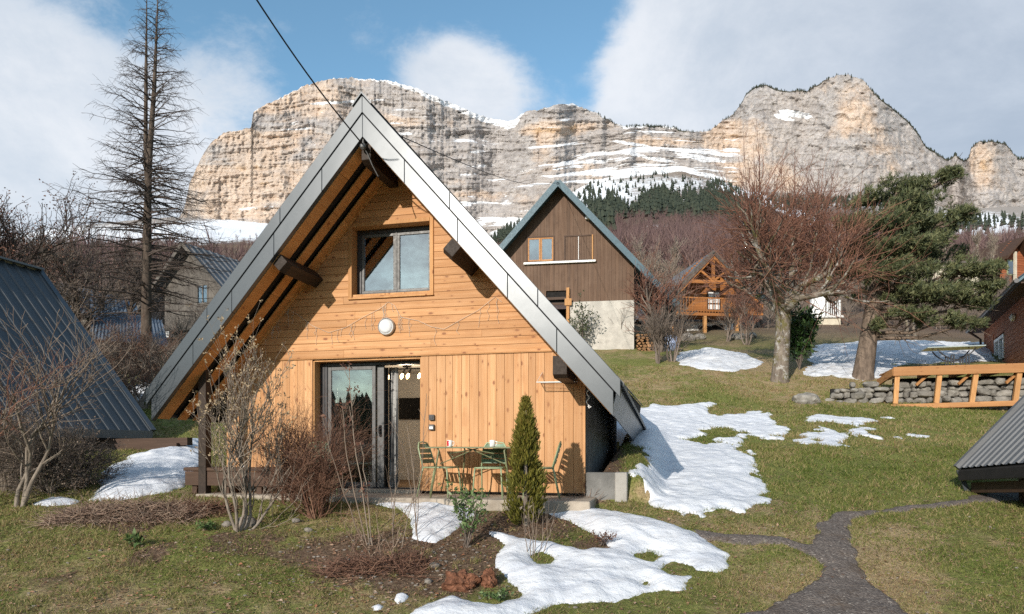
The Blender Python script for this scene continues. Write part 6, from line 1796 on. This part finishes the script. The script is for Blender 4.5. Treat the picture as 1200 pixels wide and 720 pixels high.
# ---- bare birches, shrubs and young trees of the middle distance
for i, (px, Y, H_, sp, mat, lb) in enumerate((
    (770, 40, 6.2, 1.4, 'twig_pale', 'slim pale birch left of the balcony chalet'), (775, 30.6, 4.3, 1.7, 'twig_red', 'reddish bare tree behind the firewood stack'), (748, 46, 7.4, 1.6, 'twig_pale', 'tall pale birch behind the brown house roof'), (792, 50, 7.6, 1.4, 'twig_pale', 'tall thin birch behind the balcony chalet'), (737, 42, 5.8, 1.6, 'twig_red', 'reddish bare tree at the right roof edge of the brown house'), (780, 37, 4.2, 1.4, 'twig_tan', 'tan bare tree between firewood and balcony'),
    (788, 27.5, 2.3, 1.2, 'twig_grey', 'spreading bare shrub in front of the balcony posts'), (772, 27, 2.1, .8, 'twig_grey', 'narrow bare shrub by the firewood stack'), (852, 36, 2.4, 1.2, 'twig_grey', 'bare shrub right of the balcony posts'), (875, 34, 3.2, 1.4, 'twig_red', 'reddish bare shrub behind the maple trunk'), (845, 45, 5.5, 2.2, 'twig_red', 'bare tree behind the right roof of the balcony chalet'), (892, 44, 5.8, 2.4, 'twig_grey', 'bare tree filling the gap left of the maple crown'), (985, 50, 6.2, 2.6, 'twig_red', 'bare reddish tree behind the cream terrace house'), (1063, 38, 4.6, .7, 'twig_pale', 'white-stemmed birch seen beneath the pine'), (1072, 38.5, 4.2, .7, 'twig_pale', 'second white-stemmed birch beneath the pine'), (1110, 66, 9, 1.4, 'twig_pale', 'tall white birch right of the pine'), (1140, 70, 9, 1.4, 'twig_pale', 'tall white birch left of the hillside chalet'), (1162, 68, 8.6, 1.3, 'twig_pale', 'white birch just beside the hillside chalet'), (1090, 60, 8, 1.6, 'twig_tan', 'tan bare tree behind the pine crown'), (1040, 56, 7, 2.6, 'twig_red', 'reddish bare tree behind the pine trunk'))):
    dense = H_ < 6
    bare('bare_tree' if H_ > 3.5 else 'bare_shrub', lb, at_dist(px, Y), H_, .09 if H_ > 3.5 else .04, sp, 200+i, mat, 'maple_bark' if 'white' in lb or 'pale' in lb else 'twig_grey', 12, 120, 520, 420, stems=1 if 'birch' in lb else 4, up=.5 if 'birch' in lb else .3, fork=.25, ang=32 if 'birch' in lb else 42, cat='tree' if H_ > 3.5 else 'shrub', tw=.0115, group='bare trees and shrubs in the middle distance')

# ---- woods too far and dense to count
def hill_pos(rng, n, pxa, pxb, ra, rb, dens=None):
    px = rng.uniform(pxa, pxb, n); r = np.exp(rng.uniform(np.log(ra), np.log(rb), n))
    X = (px-HX)/FPX*r; Y = r
    Z = terrain(X, Y); py = HY-(Z-EYE)/Y*FPX
    if dens is not None:
        k = rng.random(n) < dens(px, py); X, Y, Z = X[k], Y[k], Z[k]
    return np.stack([X, Y, Z], 1)
def bare_wood(name, label, pos, rng, hm, nt=34, w=.13, mat='forest_twig'):
    n = len(pos); Hh = hm*rng.uniform(.7, 1.25, n)
    a = rng.uniform(0, 6.28, (n, nt)); q = rng.random((n, nt)); rr = rng.random((n, nt))**.5
    bx = np.zeros((n, nt, 3)); bx[..., 2] = Hh[:, None]*(.15+.45*rng.random((n, nt)))
    top = np.zeros((n, nt, 3)); rad = Hh[:, None]*.30*rr
    top[..., 0] = np.cos(a)*rad; top[..., 1] = np.sin(a)*rad; top[..., 2] = bx[..., 2]+Hh[:, None]*(.28+.28*rng.random((n, nt)))*(1.1-rr*.5)
    bx[:, 0, 2] = -.3; top[:, 0, :2] *= .1; top[:, 0, 2] = Hh*.9
    d = w*rng.uniform(.5, 1.2, (n, nt, 1)); side = np.stack([np.cos(a*3), np.sin(a*3), a*0], -1)*d
    p = pos[:, None, :]
    V = np.stack([p+bx-side, p+bx+side, p+top], 2).reshape(-1, 3)
    F = np.arange(len(V)).reshape(-1, 3)
    rn = np.repeat(rng.random(n)*.6, nt)+rng.random(n*nt)*.4
    o = mesh_np(name, V, F, M[mat], None, False, rnd=rn); tag(o, label, None, None, 'stuff'); return o
rng = np.random.default_rng(70)
def dens1(px, py):
    d = np.exp(-((px-790)/120)**2-((py-285)/26)**2)*1.3+np.exp(-((px-1110)/110)**2-((py-318)/26)**2)*1.2+np.exp(-((px-960)/110)**2-((py-295)/30)**2)*1.1+.25*np.exp(-((px-620)/80)**2-((py-290)/15)**2)+.30*np.exp(-((px-470)/200)**2-((py-300)/22)**2)
    return np.clip(d, 0, 1)
pos = hill_pos(rng, 13500, 250, 1330, 85, 900, dens1)
bare_wood('bare_woodland', 'purple-brown leafless woodland on the lower slope', pos, rng, 6.8, 34, .085)
pos = hill_pos(rng, 900, 900, 1260, 42, 95, lambda px, py: np.where(np.abs(px-966) < 26, .06, 1.0))
bare_wood('winter_scrub', 'low winter scrub on the slope behind the snow bank', pos, rng, 1.7, 30, .03, 'twig_grey')
pos = hill_pos(rng, 900, -150, 340, 60, 500, lambda px, py: np.clip(.9*np.exp(-((px-110)/130)**2-((py-325)/30)**2)+.6*np.exp(-((px-285)/30)**2-((py-288)/10)**2), 0, 1))
bare_wood('bare_woodland', 'brown leafless woodland behind the left roofs', pos, rng, 7.5, 34, .09)
def conifers(name, label, pos, rng, hm, nside=6, lay=4):
    n = len(pos); Hh = hm*rng.uniform(.55, 1.3, n); Vs = []; Fs = []; b = 0; rn = []
    for l in range(lay):
        z0 = Hh*(.08+.24*l); z1 = np.minimum(z0+Hh*.40, Hh*1.02); r0 = Hh*(.235-.05*l)
        k = np.arange(nside)
        a = k[None]*2*math.pi/nside+rng.uniform(0, 6, n)[:, None]; rad = r0[:, None]*rng.uniform(.6, 1.25, (n, nside))
        ring = np.stack([np.cos(a)*rad, np.sin(a)*rad, z0[:, None]+rng.uniform(-.05, .06, (n, nside))*Hh[:, None]], -1)+pos[:, None]
        tip = np.stack([z0*0, z0*0, z1], -1)+pos
        V = np.concatenate([ring, tip[:, None]], 1).reshape(-1, 3)
        base = (np.arange(n)*(nside+1))[:, None]
        F = np.stack([base+k, base+(k+1) % nside, np.broadcast_to(base+nside, (n, nside))], -1).reshape(-1, 3)
        Vs.append(V); Fs.append(F+b); b += len(V); rn.append(np.repeat(rng.random(n), nside)*.7+rng.random(n*nside)*.3)
    o = mesh_np(name, np.concatenate(Vs), np.concatenate(Fs), M['conifer'], None, False, rnd=np.concatenate(rn)); tag(o, label, None, None, 'stuff'); return o
def dens2(px, py):
    nz = fbm(px/13, py/8, 140, 3)
    def tri(cx, top, base, k, a): return a*smooth(1.05, .8, np.abs(px-cx+6*nz)/np.maximum((py-top)*k, .1))*((py > top) & (py < base+6*nz))
    d = np.maximum.reduce([tri(846, 200, 258, 1.0, 1.0), tri(775, 217, 256, 1.1, .95), tri(716, 228, 258, 1.0, .95), tri(690, 214, 246, .6, .7), tri(812, 226, 258, .8, .9), tri(603, 254, 288, 1.0, .8),
                           .75*np.exp(-((px-950)/95)**2-((py-239)/6)**2), .3*np.exp(-((px-1100)/80)**2-((py-262)/8)**2), .16*np.exp(-((px-760)/110)**2-((py-225)/22)**2)])
    return np.clip(d*(1+1.2*nz), 0, 1)
pos = hill_pos(rng, 16000, 560, 1300, 330, 1400, dens2)
conifers('conifer_forest', 'dark conifer forest below the cliffs with snow showing between', pos, rng, 8.5)
pos = hill_pos(rng, 70, 690, 718, 220, 420)
conifers('conifer_forest', 'dark conifers right of the brown roof', pos, rng, 9)
# pines along the rim of the cliffs
px = rng.uniform(690, 1300, 900); w = np.interp(px, [690, 720, 790, 820, 870, 880, 900, 955, 965, 1012, 1020, 1130, 1140, 1300], [.2, .9, .9, .2, .2, .9, 1, 1, .15, .2, 1, 1, .8, 1]); px = px[rng.random(900) < w]
yb = np.interp(px, CL[0], CL[2])+rng.uniform(-4, 18, len(px)); sy = np.interp(px, CL[0], CL[1])
pos = np.stack([(px-HX)/FPX*yb, yb, EYE+(HY-sy)/FPX*yb-3], 1)
conifers('conifer_forest', 'tiny dark pines along the rim of the cliffs', pos, rng, 6.5)
# wooded hill behind the viewer, mirrored in the glass
n = 2600; a = rng.uniform(R_(110), R_(310), n); r = rng.uniform(130, 330, n)
pos = np.stack([r*np.sin(a), r*np.cos(a), 0*r], 1); pos[:, 2] = terrain(pos[:, 0], pos[:, 1])
conifers('conifer_forest', 'dark wooded slope facing the chalet', pos, rng, 8)

# ------------------------------------------------------------------ lawn blades, fallen leaves, small stones
def lawn():
    rng = np.random.default_rng(77)
    n = 620000
    r = 5.6*np.exp(rng.random(n)**.85*math.log(27/5.6)); az = np.radians(rng.uniform(-41, 41, n))
    X = r*np.sin(az); Y = r*np.cos(az)
    py = HY+FPX*(EYE+.9)/Y
    keep = np.ones(n, bool)
    xl, t = HOUSE.local(X, Y); keep &= ~((np.abs(xl) < 3.45) & (t > -1.0) & (t < 6.6))
    for p in PATCHES:
        d = patch_sd(p, X, Y); keep &= d < (.02 if p[0] == 'gravel_path' else .07)
    Z = terrain(X, Y); px = HX+FPX*X/Y; qy = HY-FPX*(Z-EYE)/Y
    def B(cx, cy, sx, sy): return np.exp(-((px-cx)/sx)**2-((qy-cy)/sy)**2)
    soil = B(430, 650, 110, 26)+B(520, 665, 70, 45)+B(610, 615, 75, 16)*1.2+B(720, 640, 50, 12)+.6*B(140, 612, 75, 14)+B(712, 540, 22, 25)*1.2+.3*B(925, 440, 130, 10)
    soil = soil+.7*smooth(.08, .42, fbm(X/.7, Y/.9, 221, 4))*np.maximum(B(210, 670, 260, 55), .5*B(1000, 640, 300, 50))
    keep &= rng.random(n) > soil*1.05
    clump = fbm(X/.35, Y/.35, 201, 3); keep &= rng.random(n) < np.clip(.62+1.25*clump, .04, 1)
    X, Y, Z, px, qy, r = [a[keep] for a in (X, Y, Z, px, qy, r)]
    n = len(X)
    dry = .5*B(880, 620, 90, 30)+.7*B(1050, 660, 60, 60)+.5*B(980, 700, 120, 30)+.6*B(900, 440, 200, 18)+.35*B(100, 680, 150, 60)-.5*B(980, 560, 140, 26)-.4*B(1150, 640, 60, 40)-.3*B(200, 650, 120, 40)+.5*B(470, 690, 60, 30) if False else 0
    def B2(cx, cy, sx, sy): return np.exp(-((px-cx)/sx)**2-((qy-cy)/sy)**2)
    dry = .5*B2(880, 620, 90, 30)+.7*B2(1050, 660, 60, 60)+.5*B2(980, 700, 120, 30)+.6*B2(900, 440, 200, 18)+.35*B2(100, 680, 150, 60)-.45*B2(980, 560, 140, 26)-.4*B2(1150, 640, 60, 40)-.25*B2(200, 650, 120, 40)
    rn = np.clip(rng.normal(.40, .27, n)+.4*fbm(X/1.6, Y/1.6, 61, 4)+.35*dry, 0, 1)
    a = rng.uniform(0, 6.28, n); h = rng.uniform(.018, .052, n)*np.clip(r/9, .85, 1.7)*(1+.5*(fbm(X/.7, Y/.7, 205, 2)))
    wd = rng.uniform(.0028, .0055, n)*np.clip(r/8, .9, 3.0)
    lean = rng.uniform(.2, 1.5, n)
    base = np.stack([X, Y, Z-.004], 1); side = np.stack([np.cos(a), np.sin(a), 0*a], 1)*wd[:, None]
    b = rng.uniform(0, 6.28, n)
    tip = base+np.stack([np.cos(b)*lean*h, np.sin(b)*lean*h, h], 1)
    V = np.stack([base-side, base+side, tip], 1).reshape(-1, 3); F = np.arange(3*n).reshape(n, 3)
    o = mesh_np('lawn_grass', V, F, M['grass'], None, False, rnd=rn); tag(o, 'short matted winter lawn grass', None, None, 'stuff')
    # a few taller dry tufts
    tuf = []
    for k in range(420):
        px_ = rng.uniform(0, 1200); py_ = rng.choice((rng.uniform(590, 720), rng.uniform(450, 600)))
        q = gp(px_, py_)
        x_, t_ = HOUSE.local(q[0], q[1])
        if (abs(x_) < 3.5 and -1.05 < t_ < 6.6) or any(patch_sd(p, q[:1], q[1:2])[0] > -.01 for p in PATCHES): continue
        m_ = int(rng.integers(14, 34)); hh = rng.uniform(.05, .12)*np.clip(q[1]/9, 1, 1.6)
        b0 = q+np.concatenate([rng.normal(size=(m_, 2))*.035, np.zeros((m_, 1))], 1); dd = rng.normal(size=(m_, 3))*np.array((.6, .6, .25))+np.array((0, 0, 1)); dd /= np.linalg.norm(dd, axis=1, keepdims=True)
        sdv = np.cross(dd, rng.normal(size=(m_, 3))); sdv *= (.003*np.clip(q[1]/8, 1, 3)/np.linalg.norm(sdv, axis=1))[:, None]
        tuf.append(np.stack([b0-sdv, b0+sdv, b0+dd*hh*rng.uniform(.5, 1.2, (m_, 1))], 1).reshape(-1, 3))
    V = np.concatenate(tuf); m_ = len(V)//3
    o = mesh_np('grass_tufts', V, np.arange(3*m_).reshape(m_, 3), M['grass'], None, False, rnd=np.clip(rng.normal(.6, .25, m_), 0, 1)); tag(o, 'taller dry tufts standing in the lawn', None, None, 'stuff')
    # flattened dead stalks
    n = 130000
    r = 5.6*np.exp(rng.random(n)**.8*math.log(22/5.6)); az = np.radians(rng.uniform(-41, 41, n)); X = r*np.sin(az); Y = r*np.cos(az)
    xl, t = HOUSE.local(X, Y); keep = ~((np.abs(xl) < 3.45) & (t > -1.0) & (t < 6.6))
    for p in PATCHES: keep &= patch_sd(p, X, Y) < .03
    keep &= rng.random(n) < np.clip(.5+1.2*fbm(X/.5, Y/.5, 301, 3), .05, 1)
    X, Y, r = X[keep], Y[keep], r[keep]; n = len(X); Z = terrain(X, Y)
    a = rng.uniform(0, 6.28, n); ln = rng.uniform(.03, .10, n); wd = rng.uniform(.0018, .0035, n)*np.clip(r/8, .9, 3)
    d = np.stack([np.cos(a), np.sin(a), rng.uniform(.0, .35, n)], 1)*ln[:, None]; sd_ = np.stack([-np.sin(a), np.cos(a), 0*a], 1)*wd[:, None]
    base = np.stack([X, Y, Z+.006], 1)
    V = np.stack([base-sd_, base+sd_, base+d], 1).reshape(-1, 3)
    o = mesh_np('dead_grass', V, np.arange(3*n).reshape(n, 3), M['thatch'], None, False, rnd=rng.random(n)); tag(o, 'flattened dead grass stalks over the lawn', None, None, 'stuff')
    # leaves and bits
    n = 42000
    r = 5.6*np.exp(rng.random(n)**.8*math.log(26/5.6)); az = np.radians(rng.uniform(-41, 41, n)); X = r*np.sin(az); Y = r*np.cos(az)
    Z = terrain(X, Y); px = HX+FPX*X/Y; qy = HY-FPX*(Z-EYE)/Y
    dn = .30+1.3*B2_(px, qy, 440, 660, 130, 45)+1.0*B2_(px, qy, 610, 612, 90, 14)+.9*B2_(px, qy, 850, 612, 90, 14)+.7*B2_(px, qy, 200, 670, 240, 50)+.6*B2_(px, qy, 260, 640, 90, 25)+.8*B2_(px, qy, 720, 640, 60, 12)+.8*B2_(px, qy, 700, 580, 40, 14)
    keep = rng.random(n) < dn
    xl, t = HOUSE.local(X, Y); keep &= ~((np.abs(xl) < 3.4) & (t > -1.0) & (t < 6.6))
    sn = np.zeros(n, bool)
    for p in PATCHES:
        if p[0] != 'gravel_path': sn |= patch_sd(p, X, Y) > -.02
    keep &= ~sn
    X, Y, Z, r = X[keep], Y[keep], Z[keep], r[keep]; n = len(X)
    V, F, rn = cards(rng, np.stack([X, Y, Z+.012], 1), .042, .6, nrm=np.array((0, 0, 2.)), flat=.10)
    V = V.reshape(-1, 4, 3); V[:, 1, 2] += .005; V[:, 3, 2] += .004
    V[:, :, 2] = np.maximum(V[:, :, 2], Z[:, None]+.004)
    o = mesh_np('leaf_litter', V.reshape(-1, 3), F, M['litter'], None, False, rnd=rn); tag(o, 'scattered dry fallen leaves on soil and lawn', None, None, 'stuff')
    # pebbles
    n = 420; V0, F0 = lumps(rng, sub=1, amp=.3, seed=3); parts = []
    k = 0
    while k < n:
        px_, py_ = (rng.normal(470, 80), rng.normal(655, 28)) if k < 260 else (rng.uniform(0, 1200), rng.uniform(600, 720))
        q = gp(px_, py_); k += 1
        if any(patch_sd(p, q[:1], q[1:2])[0] > -.03 for p in PATCHES): continue
        s = rng.uniform(.006, .022); parts.append((V0*np.array((s*1.4, s, s*.7))+q+(0, 0, s*.3), F0, np.full(len(F0), rng.random())))
    V, F, rn = join_np(parts); o = mesh_np('pebbles', V, F, M['rock'], None, True, rnd=rn); tag(o, 'small pebbles in soil and grass', None, None, 'stuff')
def B2_(px, qy, cx, cy, sx, sy): return np.exp(-((px-cx)/sx)**2-((qy-cy)/sy)**2)
lawn()
# ------------------------------------------------------------------ sky, sun, camera
SUN_TO = np.array((.546, 1.051, -.43)); SUN_TO /= np.linalg.norm(SUN_TO)
EL = math.asin(-SUN_TO[2]); 
w = bpy.data.worlds.new('World'); sc.world = w; w.use_nodes = True
t = w.node_tree; bg = t.nodes['Background']; L = t.links.new
sky = t.nodes.new('ShaderNodeTexSky'); sky.sky_type = 'NISHITA'; sky.sun_disc = False
sky.sun_elevation = EL; 
sx, sy = -SUN_TO[0], -SUN_TO[1]
sky.sun_rotation = math.atan2(sx, sy)
sky.altitude = 900; sky.air_density = 1.0; sky.dust_density = .6; sky.ozone_density = 2.0
tc = t.nodes.new('ShaderNodeTexCoord')
def wm(op, a, b=None, c=None, clamp=False):
    n = t.nodes.new('ShaderNodeMath'); n.operation = op; n.use_clamp = clamp
    for i, v in enumerate((a, b, c)):
        if v is None: continue
        if isinstance(v, (int, float)): n.inputs[i].default_value = v
        else: L(v, n.inputs[i])
    return n.outputs[0]
def wr(f, a, b, lo=0., hi=1.):
    n = t.nodes.new('ShaderNodeMapRange'); n.interpolation_type = 'SMOOTHSTEP'
    L(f, n.inputs[0])
    for i, v in enumerate((a, b, lo, hi)): n.inputs[i+1].default_value = v
    return n.outputs[0]
def wn(scale, detail, rough, sc3=(1, 1, 1), dist=0.0):
    m = t.nodes.new('ShaderNodeMapping'); m.inputs['Scale'].default_value = sc3; L(tc.outputs['Generated'], m.inputs[0])
    n = t.nodes.new('ShaderNodeTexNoise'); n.inputs['Scale'].default_value = scale; n.inputs['Detail'].default_value = detail; n.inputs['Roughness'].default_value = rough
    n.inputs['Distortion'].default_value = dist
    L(m.outputs[0], n.inputs['Vector']); return n.outputs[0]
def blob(px, py, deg, amp):
    d = np.array(((px-HX)/FPX, 1, (HY-py)/FPX)); d /= np.linalg.norm(d)
    n = t.nodes.new('ShaderNodeVectorMath'); n.operation = 'DOT_PRODUCT'; L(tc.outputs['Generated'], n.inputs[0]); n.inputs[1].default_value = d
    return wr(n.outputs['Value'], math.cos(R_(deg)), 1.0, 0, amp)
acc = None
for b in ((1040, 40, 24, .75), (815, 100, 9, .42), (880, 150, 13, .6), (770, 130, 8, .3), (1180, 190, 12, .5), (500, 108, 4.2, .20), (535, 92, 4.0, .20), (556, 66, 3.6, .24), (590, 105, 4.0, .14), (560, 120, 5.5, .26), (515, 112, 5, .30), (610, 128, 5, .35), (20, 215, 13, .46), (20, 110, 8, .18), (250, 105, 8, .22), (250, 200, 9, .36), (120, 250, 12, .4), (-80, 60, 14, .3), (1290, 60, 16, .4)):
    v = blob(*b); acc = v if acc is None else wm('ADD', acc, v)
n1 = wn(3.2, 10, .64, (1, 1, 1.5), .35); n2 = wn(8.5, 9, .68, (1, 1, 1.7), .2)
nz = wm('ADD', wm('MULTIPLY', wm('SUBTRACT', n1, .5), 1.25), wm('MULTIPLY', wm('SUBTRACT', n2, .5), 1.1))
# sky behind the viewer: broken cloud, mirrored in the window panes
sep = t.nodes.new('ShaderNodeSeparateXYZ'); L(tc.outputs['Generated'], sep.inputs[0])
back = wr(sep.outputs['Y'], .1, -.3, 0, .46)
cl = wr(wm('ADD', wm('ADD', acc, back), nz), .10, .72)
shade = wr(wm('ADD', n1, wm('MULTIPLY', n2, .35)), .45, .9)
def rgb(c):
    n = t.nodes.new('ShaderNodeRGB'); n.outputs[0].default_value = (*c, 1); return n.outputs[0]
def wmix(f, a, b):
    n = t.nodes.new('ShaderNodeMix'); n.data_type = 'RGBA'
    L(f, n.inputs[0]); L(a, n.inputs[6]); L(b, n.inputs[7]); return n.outputs[2]
CK = 5.4
gx = wr(sep.outputs['X'], .05, .55)
bright = wmix(gx, rgb((.86*CK, .88*CK, .92*CK)), rgb((.60*CK, .655*CK, .74*CK)))
dark = wmix(gx, rgb((.60*CK, .67*CK, .76*CK)), rgb((.42*CK, .485*CK, .585*CK)))
ccol = wmix(shade, bright, dark)
tint = t.nodes.new('ShaderNodeMix'); tint.data_type = 'RGBA'; tint.blend_type = 'MULTIPLY'; tint.inputs[0].default_value = 1
L(sky.outputs[0], tint.inputs[6]); tint.inputs[7].default_value = (1.02, 1.2, 1.08, 1)
mix = wmix(wm('MULTIPLY', cl, .93), tint.outputs[2], ccol)
L(mix, bg.inputs[0]); bg.inputs[1].default_value = .15

sd = bpy.data.lights.new('sun', 'SUN'); so = bpy.data.objects.new('sun', sd); COL.objects.link(so)
sd.energy = 3.75; sd.angle = R_(.6); sd.color = (1.0, .925, .83)
from mathutils import Vector
so.rotation_euler = Vector(SUN_TO.tolist()).to_track_quat('-Z', 'Y').to_euler()
so.location = (-6, -12, 9)

cd = bpy.data.cameras.new('camera'); co = bpy.data.objects.new('camera', cd); COL.objects.link(co)
co.location = (0, 0, EYE); co.rotation_euler = (math.pi/2, 0, 0)
cd.sensor_width = 36; cd.lens = 36*FPX/1200; cd.shift_y = (HY-360)/1200
cd.clip_start = .05; cd.clip_end = 9000
sc.camera = co
sc.view_settings.view_transform = 'Standard'; sc.view_settings.look = 'None'; sc.view_settings.gamma = 1
sc.view_settings.exposure = 0.4
sc.render.engine = 'CYCLES'
sc.cycles.max_bounces = 6; sc.cycles.diffuse_bounces = 3; sc.cycles.glossy_bounces = 3; sc.cycles.transparent_max_bounces = 10
sc.cycles.use_denoising = False; sc.cycles.adaptive_threshold = .006
sc.cycles.sample_clamp_indirect = 3
sc.render.filter_size = 1.3 if hasattr(sc.render, 'filter_size') else 1.5
